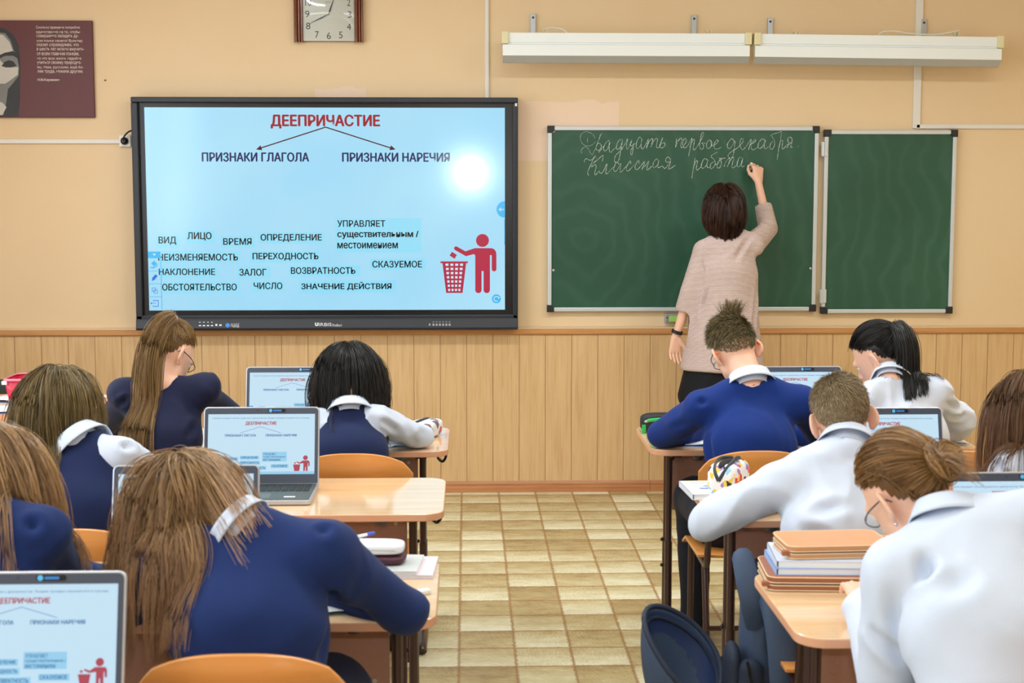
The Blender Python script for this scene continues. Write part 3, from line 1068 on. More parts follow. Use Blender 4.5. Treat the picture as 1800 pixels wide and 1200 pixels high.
# ------------------------------------------------------------------ clock
def build_clock():
    Y = WY - 0.03
    c = at(577, 24, Y)
    t = thing('wall_clock', 'square wall clock with polished brown wooden sides above the big screen', 'clock', (c.x, WY, c.z))
    wd = wood('clock_wood', (132, 62, 26), (84, 34, 12), 0.15, 'z', 1.5, coat=0.6)

    def Q(x, y, yy=Y):
        p = at(500 + x * 160 / 1800, y * 90 / 1012, yy)
        return p.x - c.x, p.z - c.z
    zb, zt = Q(180, 835)[1], -Q(180, 835)[1] + 0.02
    xl0, xl1 = Q(180, 400)[0], Q(365, 400)[0]
    xr0, xr1 = Q(1380, 400)[0], Q(1558, 400)[0]
    for (a, b) in ((xl0, xl1), (xr0, xr1)):
        w = b - a
        prof = [(a, 0.0), (b, 0.0), (b, -0.03)]
        for f, d in ((0.92, 0.042), (0.8, 0.044), (0.74, 0.036), (0.66, 0.046), (0.52, 0.046), (0.46, 0.038), (0.36, 0.048), (0.12, 0.044), (0.0, 0.03)):
            prof.append((a + w * f, -d))
        MB().prism([(x, y) for x, y in prof], zb, zt, 'z').build('side_post', wd, t, bevel=0.001)
    fx0, fx1, fz0 = xl1, xr0, Q(300, 812)[1]
    fz1 = zt - 0.01
    MB().box(((fx0 + fx1) / 2, -0.012, (fz0 + fz1) / 2), (fx1 - fx0, 0.024, fz1 - fz0)).build('case', mat('clock_case', (60, 34, 24), 0.4), t)
    MB().box(((fx0 + fx1) / 2, -0.0255, (fz0 + fz1) / 2), (fx1 - fx0 - 0.002, 0.003, fz1 - fz0 - 0.002)).build('dial', mat('dial_ivory', (226, 226, 214), 0.4), t)
    ink = mat('clock_ink', (52, 54, 58), 0.4)
    m = MB()
    for s_, (x, y), w in (('10', (470, 50), 120), ('9', (450, 275), 84), ('8', (468, 512), 84), ('7', (642, 682), 74), ('6', (877, 705), 80), ('5', (1112, 690), 70), ('4', (1275, 527), 78), ('3', (1288, 287), 70),
                          ('2', (1270, 50), 68), ('11', (640, -130), 90), ('12', (877, -160), 120), ('1', (1112, -130), 40)):
        a, b = Q(x - w / 2, y + 66), Q(x + w / 2, y - 66)
        text_fit(m, s_, a[0], b[0], a[1], b[1], -0.0275)
    for k in range(12):
        a = math.radians(30 * k)
        cx_, cz_ = 0.072 * math.sin(a), 0.072 * math.cos(a)
        x0_, z0_ = Q(872, 280)
        m.add([(x0_ + cx_ + dx, -0.0275, z0_ + cz_ + dz) for dx, dz in ((-.0008, -.0008), (.0008, -.0008), (.0008, .0008), (-.0008, .0008))], [(0, 1, 2, 3)])
    a, b = Q(808, 52), Q(920, 28)
    text_fit(m, 'Quartz', a[0], b[0], a[1], b[1], -0.0275)
    m.build('numerals', ink, t)
    o = Vector(Q(872, 283))
    hand = mat('clock_hand', (48, 56, 74), 0.3)
    for nm, tip, w, yy in (('hour_hand', (990, -60), 0.0048, -0.030), ('minute_hand', (492, 470), 0.0036, -0.032)):
        e = Vector(Q(*tip))
        d = (e - o).normalized()
        n = Vector((-d.y, d.x))
        l = (e - o).length
        pts = [o + n * 0.0012, o + d * l * 0.22 + n * w, o + d * l * 0.96 + n * 0.0007, e, o + d * l * 0.96 - n * 0.0007, o + d * l * 0.22 - n * w, o - n * 0.0012]
        MB().prism([(p.x, p.y) for p in pts], yy, yy - 0.0008, 'y').build(nm, hand, t)
    MB().lathe([(0.004, 0), (0.004, 0.006), (0.002, 0.008)], (o.x, -0.027, o.y), 14, Matrix.Rotation(math.pi / 2, 3, 'X')).build('hand_cap', mat('brass', (190, 150, 90), 0.25, 1.0), t, smooth=40)
    # domed glass
    gm = NT('clock_glass')
    out = gm.t.nodes['Material Output']
    tr, gl, fr, mx = gm.n('ShaderNodeBsdfTransparent'), gm.n('ShaderNodeBsdfGlossy'), gm.n('ShaderNodeFresnel'), gm.n('ShaderNodeMixShader')
    gl.inputs['Roughness'].default_value = 0.04
    gm.link(fr.outputs[0], mx.inputs[0])
    gm.link(tr.outputs[0], mx.inputs[1])
    gm.link(gl.outputs[0], mx.inputs[2])
    gm.link(mx.outputs[0], out.inputs['Surface'])

    def dome(u, v):
        x, z = fx0 + (fx1 - fx0) * u, fz0 + (fz1 - fz0) * v
        k = (1 - (2 * u - 1) ** 2) * (1 - (2 * v - 1) ** 2)
        return (x, -0.0345 - 0.010 * k, z)
    MB().grid(dome, 14, 14).build('glass', gm.m, t, smooth=180)


build_clock()


# ------------------------------------------------------------------ two lamps over the chalkboard
def board_lamp(px0, px1, pyl, pyr, brackets, clips, cable, label):
    Y = WY - 0.24
    a, b = at(px0, pyl, Y), at(px1, pyr, Y)
    w = (b - a).length
    t = thing('board_lamp', label, 'lamp', ((a.x + b.x) / 2, Y, (a.z + b.z) / 2), 0, None)
    ang = math.atan2(b.z - a.z, b.x - a.x)
    R = Matrix.Rotation(-ang, 3, 'Y')
    M_L = mat('lamp_white_metal', (236, 242, 242), 0.35)
    M_R = mat('lamp_reflector', (186, 188, 186), 0.35)
    M_C = mat('lamp_end_cream', (226, 218, 176), 0.5)
    px = w / (px1 - px0)
    h1, h2, h3 = 17 * px, 40 * px, 50 * px

    def build(mb, nm, m, **k):
        mb.v = [tuple(R @ Vector(p)) for p in mb.v]
        return mb.build(nm, m, t, **k)
    build(MB().prism([(0, 0), (0.11, 0), (0.11, -h1), (0.0, -h1)], -w / 2 + 0.012, w / 2 - 0.012, 'x'), 'housing', M_L, bevel=0.002)
    build(MB().prism([(0.004, -h1), (0.07, -h1), (0.075, -h1 - 0.004), (0.015, -h2), (-0.012, -h2), (-0.012, -h1 - 0.012), (0.004, -h1 - 0.008)], -w / 2 + 0.002, w / 2 - 0.006, 'x'), 'shade', M_L, bevel=0.0015)
    build(MB().prism([(-0.011, -h2), (0.012, -h2), (0.046, -h3), (0.042, -h3 - 0.004), (0.034, -h3 - 0.002)], -w / 2 + 0.002, w / 2 - 0.006, 'x'), 'reflector_lip', M_R)
    for s_ in (-1, 1):
        build(MB().box((s_ * (w / 2 - 0.014), 0.05, -h1 / 2 - 0.001), (0.036, 0.13, h1 + 0.012)), 'end_cap', M_C, bevel=0.003)
    for q in brackets:
        p = at(q[0], q[1], WY - 0.012)
        base = Vector((p.x - t.location.x, 0, 0))
        m = MB()
        zt = p.z - t.location.z
        m.box((base.x, WY - 0.01 - Y, zt - 0.10), (0.028, 0.014, 0.24))
        m.box((base.x, (WY - Y) / 2 + 0.05, -0.02), (0.024, WY - Y - 0.1, 0.02))
        br = m.build('bracket', mat('zinc', (168, 172, 176), 0.4, 0.7), t, bevel=0.001)
        MB().lathe([(0.006, 0), (0.006, 0.003)], (base.x, WY - 0.017 - Y, zt), 12, Matrix.Rotation(math.pi / 2, 3, 'X')).build('screw', mat('dark_hole', (30, 30, 32), 0.6), br)
    for q in clips:
        p = at(q[0], q[1], Y + 0.06)
        m = MB()
        for dx in (-0.012, 0.012):
            m.prism([(p.x - t.location.x + dx * 0.5, -0.002), (p.x - t.location.x + dx * 1.3, 0.024), (p.x - t.location.x + dx * 1.0, 0.024), (p.x - t.location.x + dx * 0.3, -0.002)], 0.04, 0.08, 'y')
        m.build('clip', M_C, t)
    if cable:
        pts = [at(x, y, Y + 0.07) - t.location for x, y in cable]
        MB().tube(smooth_path(pts, 5), 0.0042, 6).build('cable', mat('cable_white', (240, 238, 225), 0.4), t, smooth=60)


board_lamp(883, 1320, 57, 59, ((937, 31), (1220, 33)), ((958, 52), (1245, 51)), ((955, 55), (962, 50), (975, 49), (990, 52), (996, 58)), 'white long lamp over the chalkboard, the one nearer the screen')
board_lamp(1327, 1763, 59, 65, ((1354, 38), (1624, 40)), ((1400, 51), (1680, 57)), ((1545, 61), (1552, 56), (1575, 55), (1600, 59), (1640, 61), (1665, 58), (1685, 54)), 'white long lamp over the chalkboard, the one with the cable loops on top')


# ------------------------------------------------------------------ chalkboard with folding wing
CHALK_Y = WY - 0.032


def build_chalkboard():
    Y = CHALK_Y
    a, b = at(965, 222, Y - 0.008), at(1437, 546, Y - 0.008)
    bl, br = at(963, 384, Y - 0.008).x, at(1436.5, 384, Y - 0.008).x
    x0, x1, z0, z1 = bl, br, b.z, a.z
    root = thing('chalkboard', 'green chalkboard with an aluminium frame and a folding wing', 'chalkboard', ((x0 + x1) / 2, WY, z0))
    ox, oz = (x0 + x1) / 2, z0
    g = NT('chalkboard_green')
    v = g.xyz()
    n1 = g.noise(g.xyz((1, 1, 1)), 1.1, 3)
    wv = g.n('ShaderNodeTexWave', wave_type='RINGS', rings_direction='SPHERICAL')
    wv.inputs['Scale'].default_value = 3.0
    wv.inputs['Distortion'].default_value = 9.0
    wv.inputs['Detail'].default_value = 3.0
    wv.inputs['Detail Scale'].default_value = 1.2
    g.link(g.xyz((1, 0, 0.8), (0.55, 0, -0.3)), wv.inputs['Vector'])
    dust = g.math('MULTIPLY', g.math('POWER', wv.outputs['Fac'], 3.0), g.math('MULTIPLY', n1, 0.07))
    col = g.mix(dust, g.ramp(n1, [(0.3, lin((28, 74, 56))), (0.7, lin((40, 88, 68)))]), lin((150, 175, 165)))
    g.link(col, g.b.inputs['Base Color'])
    g.b.inputs['Roughness'].default_value = 0.42
    g.b.inputs['Specular IOR Level'].default_value = 0.45
    alu = mat('aluminium', (204, 210, 214), 0.35, 0.25)
    cap = mat('corner_plastic', (26, 28, 30), 0.45)
    screwm = mat('screw_zinc', (190, 190, 180), 0.3, 0.9)
    yl = Y - WY

    def panel(parent, X0, X1, Z0, Z1, nm, wing=False):
        pn = MB().box(((X0 + X1) / 2, yl + 0.008, (Z0 + Z1) / 2), (X1 - X0 - 0.01, 0.016, Z1 - Z0 - 0.01)).build(nm, g.m, parent)
        fr = frame_mb(X0, X1, Z0, Z1, 0.0215, yl - 0.009, yl + 0.018)
        fr.build('frame', alu, pn, bevel=0.003)
        for (cx_, cz_) in ((X0, Z0), (X1, Z0), (X0, Z1), (X1, Z1)):
            sx, sz = (1 if cx_ == X0 else -1), (1 if cz_ == Z0 else -1)
            m = MB()
            q = [(cx_ - sx * 0.004, cz_ - sz * 0.004), (cx_ + sx * 0.036, cz_ - sz * 0.004), (cx_ + sx * 0.036, cz_ + sz * 0.022), (cx_ + sx * 0.022, cz_ + sz * 0.036), (cx_ - sx * 0.004, cz_ + sz * 0.036)]
            m.prism(q, yl - 0.013, yl + 0.02, 'y')
            m.build('corner_cap', cap, pn, bevel=0.003)
        return pn
    main = panel(root, x0 - ox, x1 - ox, 0.0, z1 - oz, 'main_panel')
    for (px, py) in ((973, 231), (1430, 230), (973, 475), (1425, 472)):
        p = at(px, py, Y)
        MB().lathe([(0.0075, 0), (0.0075, 0.003), (0.004, 0.005)], (p.x - ox, yl, p.z - oz), 14, Matrix.Rotation(math.pi / 2, 3, 'X')).build('screw', screwm, main)
    c, d = at(1447, 390, Y - 0.008).x, at(1678, 390, Y - 0.008).x
    e, f = at(1565, 229, Y - 0.008).z, at(1565, 550, Y - 0.008).z
    wing = panel(root, c - ox, d - ox, f - oz, e - oz, 'wing_panel')
    for (px, py) in ((1450, 262), (1447, 520)):
        p = at(px, py, Y)
        m = MB()
        m.box((p.x - ox - 0.004, yl - 0.012, p.z - oz), (0.036, 0.006, 0.075))
        m.tube([(p.x - ox - 0.012, yl - 0.016, p.z - oz - 0.04), (p.x - ox - 0.012, yl - 0.016, p.z - oz + 0.04)], 0.006)
        m.build('hinge', alu, root, bevel=0.001)
    # handwriting in chalk
    k1 = lambda x, y: (1000 + x * 220 / 1800, 220 + y * 100 / 818)
    k2 = lambda x, y: (1200 + x * 240 / 1800, 220 + y * 100 / 750)
    s1 = [
        [(375, 190), (350, 140), (300, 105), (240, 95), (190, 115), (165, 165), (170, 220), (205, 275), (265, 298), (330, 285), (385, 235)],
        [(270, 180), (265, 250)],
        [(190, 405), (175, 370), (200, 330), (240, 310), (280, 340), (305, 390), (335, 425), (355, 385), (385, 335)],
        [(475, 120), (455, 140), (430, 210), (395, 300), (390, 340), (425, 365), (460, 330), (465, 285), (440, 262), (410, 270), (398, 300)],
        [(430, 392), (470, 340), (500, 300)],
        [(590, 235), (560, 225), (520, 270), (500, 330), (510, 370), (550, 350), (575, 280), (590, 240), (580, 310), (585, 380), (610, 385), (640, 350), (680, 320)],
        [(775, 215), (740, 205), (700, 250), (685, 310), (700, 350), (740, 315), (772, 225), (757, 300), (740, 390), (722, 490), (690, 535), (658, 520), (665, 450), (720, 385), (780, 315), (845, 195), (830, 270), (835, 345), (870, 300), (907, 212), (885, 285), (905, 295), (950, 260)],
        [(930, 280), (918, 370), (905, 430), (888, 405), (895, 355), (925, 305)],
        [(1050, 190), (1015, 172), (980, 230), (968, 300), (990, 337), (1030, 290), (1052, 195), (1038, 280), (1052, 340), (1085, 315), (1145, 195), (1115, 332)],
        [(1118, 325), (1150, 240), (1190, 195), (1207, 205), (1180, 315)],
        [(1182, 310), (1212, 240), (1255, 190), (1275, 208), (1258, 300), (1275, 325), (1310, 300), (1352, 172), (1322, 245), (1305, 310), (1345, 325), (1382, 290), (1375, 255), (1335, 262)],
        [(1550, 195), (1535, 318)],
        [(1537, 310), (1562, 240), (1605, 188), (1627, 205), (1610, 290), (1628, 327), (1668, 272), (1692, 220), (1668, 190), (1640, 240), (1640, 300), (1670, 327), (1715, 285), (1775, 178)],
        [(1775, 178), (1745, 320), (1722, 447), (1745, 330)],
        # second line
        [(230, 535), (220, 515), (250, 480), (290, 500), (320, 500), (365, 470), (385, 450), (365, 448), (340, 510), (300, 600), (270, 680), (285, 720)],
        [(480, 520), (490, 435), (430, 480), (345, 555), (330, 600), (380, 567), (392, 605), (372, 680), (385, 717), (430, 660), (450, 690), (490, 670), (550, 548), (530, 670), (548, 697), (600, 645), (640, 600)],
        [(720, 560), (690, 530), (655, 590), (645, 650), (670, 665), (710, 620), (747, 548), (735, 650), (745, 677), (790, 630), (850, 560)],
        [(890, 560), (885, 513), (850, 560), (825, 630), (850, 660), (900, 612), (950, 560)],
        [(1010, 555), (1005, 503), (970, 550), (950, 610), (975, 640), (1020, 602), (1090, 520), (1050, 642)],
        [(1055, 620), (1078, 598), (1110, 572), (1152, 512), (1120, 625), (1140, 637), (1190, 590)],
        [(1285, 510), (1265, 483), (1220, 530), (1210, 600), (1240, 607), (1280, 560), (1295, 508), (1280, 580), (1290, 612), (1340, 588), (1380, 622), (1425, 570), (1460, 530), (1402, 530), (1393, 490), (1425, 458), (1457, 480), (1457, 550), (1430, 622), (1460, 622), (1530, 578)]]
    s2 = [
        [(95, 290), (110, 250), (140, 190), (157, 200), (140, 290), (152, 327), (185, 290), (240, 200), (277, 110), (257, 98), (240, 150), (225, 250), (235, 310), (265, 312), (277, 265), (250, 235), (300, 238)],
        [(370, 200), (340, 200), (315, 250), (325, 307), (365, 290), (387, 240), (372, 203), (385, 272), (420, 262), (455, 230), (472, 205), (445, 198), (415, 250), (425, 307), (465, 312), (510, 288)],
        [(680, 215), (650, 178), (610, 215), (588, 265), (605, 307), (640, 290), (690, 203), (680, 300), (668, 390), (640, 432), (605, 422), (600, 395), (640, 350), (720, 300), (765, 255), (797, 215), (795, 178), (765, 190), (755, 260), (785, 322), (830, 290), (905, 183), (868, 322)],
        [(875, 290), (900, 240), (950, 190), (965, 200), (930, 235), (900, 255), (920, 325), (990, 290)],
        [(1085, 195), (1045, 183), (1005, 230), (993, 285), (1020, 307), (1060, 270), (1092, 193), (1075, 270), (1090, 312), (1130, 285)],
        [(1303, 75), (1270, 95), (1185, 120), (1168, 137), (1205, 190), (1212, 260), (1180, 317), (1150, 300), (1160, 240), (1192, 213)],
        [(1303, 80), (1290, 200), (1265, 330), (1245, 457)],
        [(1262, 320), (1280, 240), (1302, 207), (1322, 207), (1310, 280), (1320, 317), (1365, 270), (1400, 240)],
        [(1372, 300), (1400, 255), (1432, 232), (1392, 222), (1388, 175), (1420, 156), (1442, 185), (1437, 240), (1425, 292), (1455, 288)],
        [(1528, 268), (1516, 288)],
        [(165, 430), (145, 540), (122, 697)],
        [(145, 560), (172, 480), (197, 473), (180, 560), (190, 592), (245, 540), (255, 490), (290, 438), (328, 460)],
        [(325, 460), (290, 440), (255, 490), (245, 547), (270, 567), (310, 530), (337, 453), (320, 520), (335, 562), (375, 537)],
        [(467, 348), (420, 375), (373, 410), (420, 460), (427, 520), (385, 572), (363, 560), (370, 510), (412, 478)],
        [(430, 520), (460, 510), (490, 455), (525, 448), (490, 460), (458, 510), (458, 560), (490, 557), (512, 500), (495, 452)],
        [(480, 437), (565, 435)],
        [(545, 548), (570, 480), (610, 438), (622, 450), (590, 547)],
        [(592, 540), (625, 475), (657, 423), (670, 438), (650, 540), (665, 562), (715, 520), (735, 450)],
        [(780, 430), (750, 423), (720, 490), (725, 547), (760, 530), (797, 428), (775, 520), (787, 547), (815, 535)],
        [(886, 513), (880, 526)]]
    ch = MB()
    rnd = random.Random(3)
    for conv, strokes in ((k1, s1), (k2, s2)):
        for si, s_ in enumerate(strokes):
            pts = []
            for q in s_:
                p = at(*conv(*q), Y - 0.001)
                pts.append((p.x - ox, yl - 0.0006, p.z - oz))
            pts = smooth_path(pts, 4)
            faint = conv is k1 and si < 3
            rs = [(0.0008 if faint else 0.0014) * rnd.uniform(0.6, 1.25) for _ in pts]
            ch.tube(pts, rs, 5, flat=((0, 1, 0), 0.3))
    cm = NT('chalk')
    n = cm.noise(cm.xyz((160, 160, 160)), 1.0, 2)
    cm.link(cm.ramp(n, [(0.35, lin((120, 146, 134))), (0.62, lin((222, 228, 222)))]), cm.b.inputs['Base Color'])
    cm.b.inputs['Roughness'].default_value = 0.95
    ch.build('handwriting', cm.m, main)


build_chalkboard()

# sponge holder under the board
_p = at(1186, 559, WY - 0.02)
t = thing('sponge_holder', 'grey metal sponge holder on the wall under the chalkboard', 'holder', (_p.x, WY, _p.z))
MB().box((0, -0.020, 0.0), (0.115, 0.035, 0.052)).build('box', mat('zinc', (168, 172, 176), 0.4, 0.7), t, bevel=0.004)
MB().lathe([(0.004, 0), (0.004, 0.002)], (-0.045, -0.038, 0.004), 10, Matrix.Rotation(math.pi / 2, 3, 'X')).build('screw', MATS['dark_hole'], t)
sp = MB().box((_p.x + 0.008, WY - 0.046, _p.z - 0.002), (0.085, 0.016, 0.036)).build('sponge', mat('sponge_green', (152, 200, 96), 0.9, bump=(90, 0.6)), bevel=0.006)
tag(sp, 'light green sponge in the grey holder under the chalkboard', 'sponge')
# ------------------------------------------------------------------ desks, chairs, laptops
DESK_Z = 0.76
M_TOP = wood('beech_laminate', (236, 202, 160), (224, 186, 142), 0.12, 'x', 0.8, coat=0.6)
M_EDGE = mat('edge_band', (222, 166, 132), 0.35)
M_PANEL = mat('modesty_panel', (176, 128, 108), 0.5, tone=(160, 0.12))
M_BROWN = mat('brown_enamel', (62, 38, 34), 0.28, spec=0.6)
M_KNOB = mat('knob_slate', (74, 82, 98), 0.4)
M_BLACK = mat('black_rubber', (22, 22, 24), 0.45)
M_SCREW = mat('screw_zinc', (190, 190, 180), 0.3, 0.9)


def make_desk(name, label, loc, group='two-seat school desks'):
    """origin: near left corner on the floor; 1.2 wide, 0.55 deep"""
    t = thing(name, label, 'desk', loc, 0, group)
    W_, D_ = 1.2, 0.55
    o = rrect(0, W_, 0, D_, 0.065, 8)
    top = MB().prism(o, DESK_Z - 0.022, DESK_Z, 'z').build('desktop', M_TOP, t, bevel=0.003, segs=2)
    top.data.materials.append(M_EDGE)
    for p in top.data.polygons:
        if abs(p.normal.z) < 0.5:
            p.material_index = 1
    m = MB()
    m.box((W_ / 2, 0.33, 0.60), (W_ - 0.24, 0.016, 0.26))
    m.build('modesty_panel', M_PANEL, t, bevel=0.001)
    m = MB()
    m.box((W_ / 2, 0.30, 0.728), (W_ - 0.24, 0.30, 0.016))
    m.build('apron', M_PANEL, t)
    for x in (0.1, W_ - 0.1):
        m = MB()
        for y in (0.27, 0.335):
            m.tube([(x, y, 0.03), (x, y, 0.36)], 0.020, 10, flat=((1, 0, 0), 0.75))
            m.tube([(x, y, 0.34), (x, y, 0.72)], 0.0165, 10, flat=((1, 0, 0), 0.75))
        m.tube(smooth_path([(x, 0.02, 0.016), (x, 0.06, 0.026), (x, 0.28, 0.034), (x, 0.49, 0.026), (x, 0.53, 0.016)], 3), 0.019, 8)
        m.box((x, 0.29, 0.728), (0.04, 0.42, 0.018))
        m.build('leg', M_BROWN, t, smooth=50)
        for z in (0.36, 0.26):
            MB().ball((x - 0.02, 0.302, z), 0.007, 8, 6).build('bolt', M_BLACK, t, smooth=180)
    for sx, x in ((-1, 0.185), (1, W_ - 0.185)):
        MB().lathe([(0.0, 0), (0.017, 0.004), (0.022, 0.014), (0.020, 0.03), (0.012, 0.036)], (x, 0.10, 0.704), 16).build('knob', M_KNOB, t, smooth=60)
        hx = 0.085 if sx < 0 else W_ - 0.05
        sh = 1
        m = MB()
        m.tube(smooth_path([(hx + sh * -0.03, 0.3, 0.712), (hx, 0.3, 0.695), (hx + sh * 0.010, 0.3, 0.678), (hx + sh * 0.024, 0.3, 0.668), (hx + sh * 0.035, 0.3, 0.680), (hx + sh * 0.039, 0.3, 0.698)], 4), 0.0055, 6)
        m.build('bag_hook', M_BLACK, t, smooth=60)
        for z in (0.66, 0.52):
            MB().lathe([(0.006, 0), (0.006, 0.003)], (x + sx * 0.03, 0.322, z), 10, Matrix.Rotation(math.pi / 2, 3, 'X')).build('screw', M_SCREW, t)
    return t


XD = {'L': -1.27, 'R': 0.665}
DESKS = [
    ('L1', XD['L'], 5.25, 'front school desk of the row below the big screen, where the black-haired girl sits'),
    ('L2', XD['L'], 4.22, 'school desk with an empty glossy right half behind the black-haired girl'),
    ('L3', XD['L'], 3.15, 'school desk under the long-haired girl with the white pencil case'),
    ('L4', XD['L'], 2.10, 'nearest school desk, carrying the laptop cut off by the picture edge'),
    ('R1', XD['R'], 5.25, 'front school desk of the row below the chalkboard, where the boy in blue writes'),
    ('R2', XD['R'] + 0.035, 4.11, 'school desk under the fair-haired boy, with the backpack on its hook'),
    ('R3', XD['R'] + 0.03, 3.00, 'nearest school desk of the aisle, carrying the stack of leather cases'),
]
_proto = None
for k, x, y, lab in DESKS:
    if _proto is None:
        _proto = make_desk('school_desk', lab, (x, y, 0))
    else:
        dup(_proto, (x, y, 0), 0, lab)

M_PLY = wood('lacquered_plywood', (226, 158, 86), (204, 132, 62), 0.25, 'x', 0.5, coat=0.3, contrast=0.7)


def make_chair(label, loc, rz=0.0):
    """origin at the floor under the seat centre, sitter faces +y"""
    t = thing('school_chair', label, 'chair', loc, rz, 'orange plywood school chairs')

    def back(u, v):
        x = (u - 0.5) * 0.40
        s = abs(u - 0.5) * 2
        zt = 0.835 - 0.055 * s ** 2.6 - 0.02 * max(0, s - 0.85) / 0.15
        zb = 0.665 + 0.02 * s ** 3
        z = zb + (zt - zb) * v
        y = -0.205 + 0.035 * s * s - 0.025 * v
        return (x, y, z)
    MB().grid(back, 25, 7).build('backrest', M_PLY, t, smooth=60, solid=0.011, bevel=0.002)

    def seat(u, v):
        x = (u - 0.5) * 0.39
        y = -0.17 + v * 0.37
        e = max(0, abs(u - 0.5) * 2 - 0.6)
        return (x, y, 0.455 - 0.03 * max(0, v - 0.8) / 0.2 + 0.012 * e + 0.008 * (1 - v))
    MB().grid(seat, 13, 11).build('seat', M_PLY, t, smooth=60, solid=0.011, bevel=0.002)
    for sx in (-1, 1):
        x = sx * 0.165
        m = MB()
        m.tube(smooth_path([(x, -0.226, 0.74), (x, -0.218, 0.64), (x, -0.195, 0.50), (x, -0.17, 0.435), (x, -0.08, 0.43), (x, 0.14, 0.43), (x, 0.17, 0.40), (x, 0.175, 0.02), (x, 0.175, 0.0)], 4), 0.0115, 8)
        m.build('side_frame', M_BROWN, t, smooth=60)
        m = MB()
        m.tube(smooth_path([(x, -0.13, 0.43), (x, -0.19, 0.2), (x, -0.225, 0.02), (x, -0.227, 0.0)], 4), 0.0115, 8)
        m.build('leg', M_BROWN, t, smooth=60)
    m = MB()
    m.tube([(-0.165, 0.06, 0.43), (0.165, 0.06, 0.43)], 0.010, 8)
    m.tube([(-0.165, -0.187, 0.22), (0.165, -0.187, 0.22)], 0.009, 8)
    m.build('stretcher', M_BROWN, t, smooth=60)
    return t


# position of the seat centre; the top of the backrest stands 0.23 nearer
CHAIRS = [
    ((-0.38, 5.03), 'plywood school chair of the black-haired girl at the front desk'),
    ((-0.95, 5.03), 'plywood school chair of the girl with the long fair ponytail'),
    ((-0.50, 3.97), 'empty plywood school chair at the desk with the glossy right half'),
    ((-1.02, 3.97), 'plywood school chair of the pupil with bobbed hair and a white collar'),
    ((-0.43, 2.93), 'plywood school chair nearest the camera, behind the long-haired girl'),
    ((-1.06, 2.92), 'plywood school chair of the girl cut off by the picture edge'),
    ((0.97, 5.04), 'plywood school chair of the boy in the blue jumper'),
    ((1.62, 5.02), 'plywood school chair of the girl with the black ponytail'),
    ((1.01, 3.84), 'plywood school chair of the fair-haired boy in a white shirt'),
    ((1.66, 3.86), 'plywood school chair of the girl with straight brown hair'),
    ((1.03, 2.62), 'plywood school chair of the girl with the bun'),
]
CH = None
for (x, y), lab in CHAIRS:
    if CH is None:
        CH = make_chair(lab, (x, y, 0))
    else:
        dup(CH, (x, y, 0), 0, lab)

# ------------------------------------------------------------------ laptops
M_SILVER = mat('laptop_silver', (196, 200, 208), 0.3, 0.6)
M_LBEZ = mat('laptop_bezel', (66, 74, 92), 0.4)
M_DECK = mat('laptop_deck', (72, 80, 78), 0.4)
M_KEY = mat('laptop_keys', (36, 40, 42), 0.5)


def emat(name, c, s):
    return mat(name, (4, 4, 4), 0.5, spec=0.1, emit=c, emit_s=s)


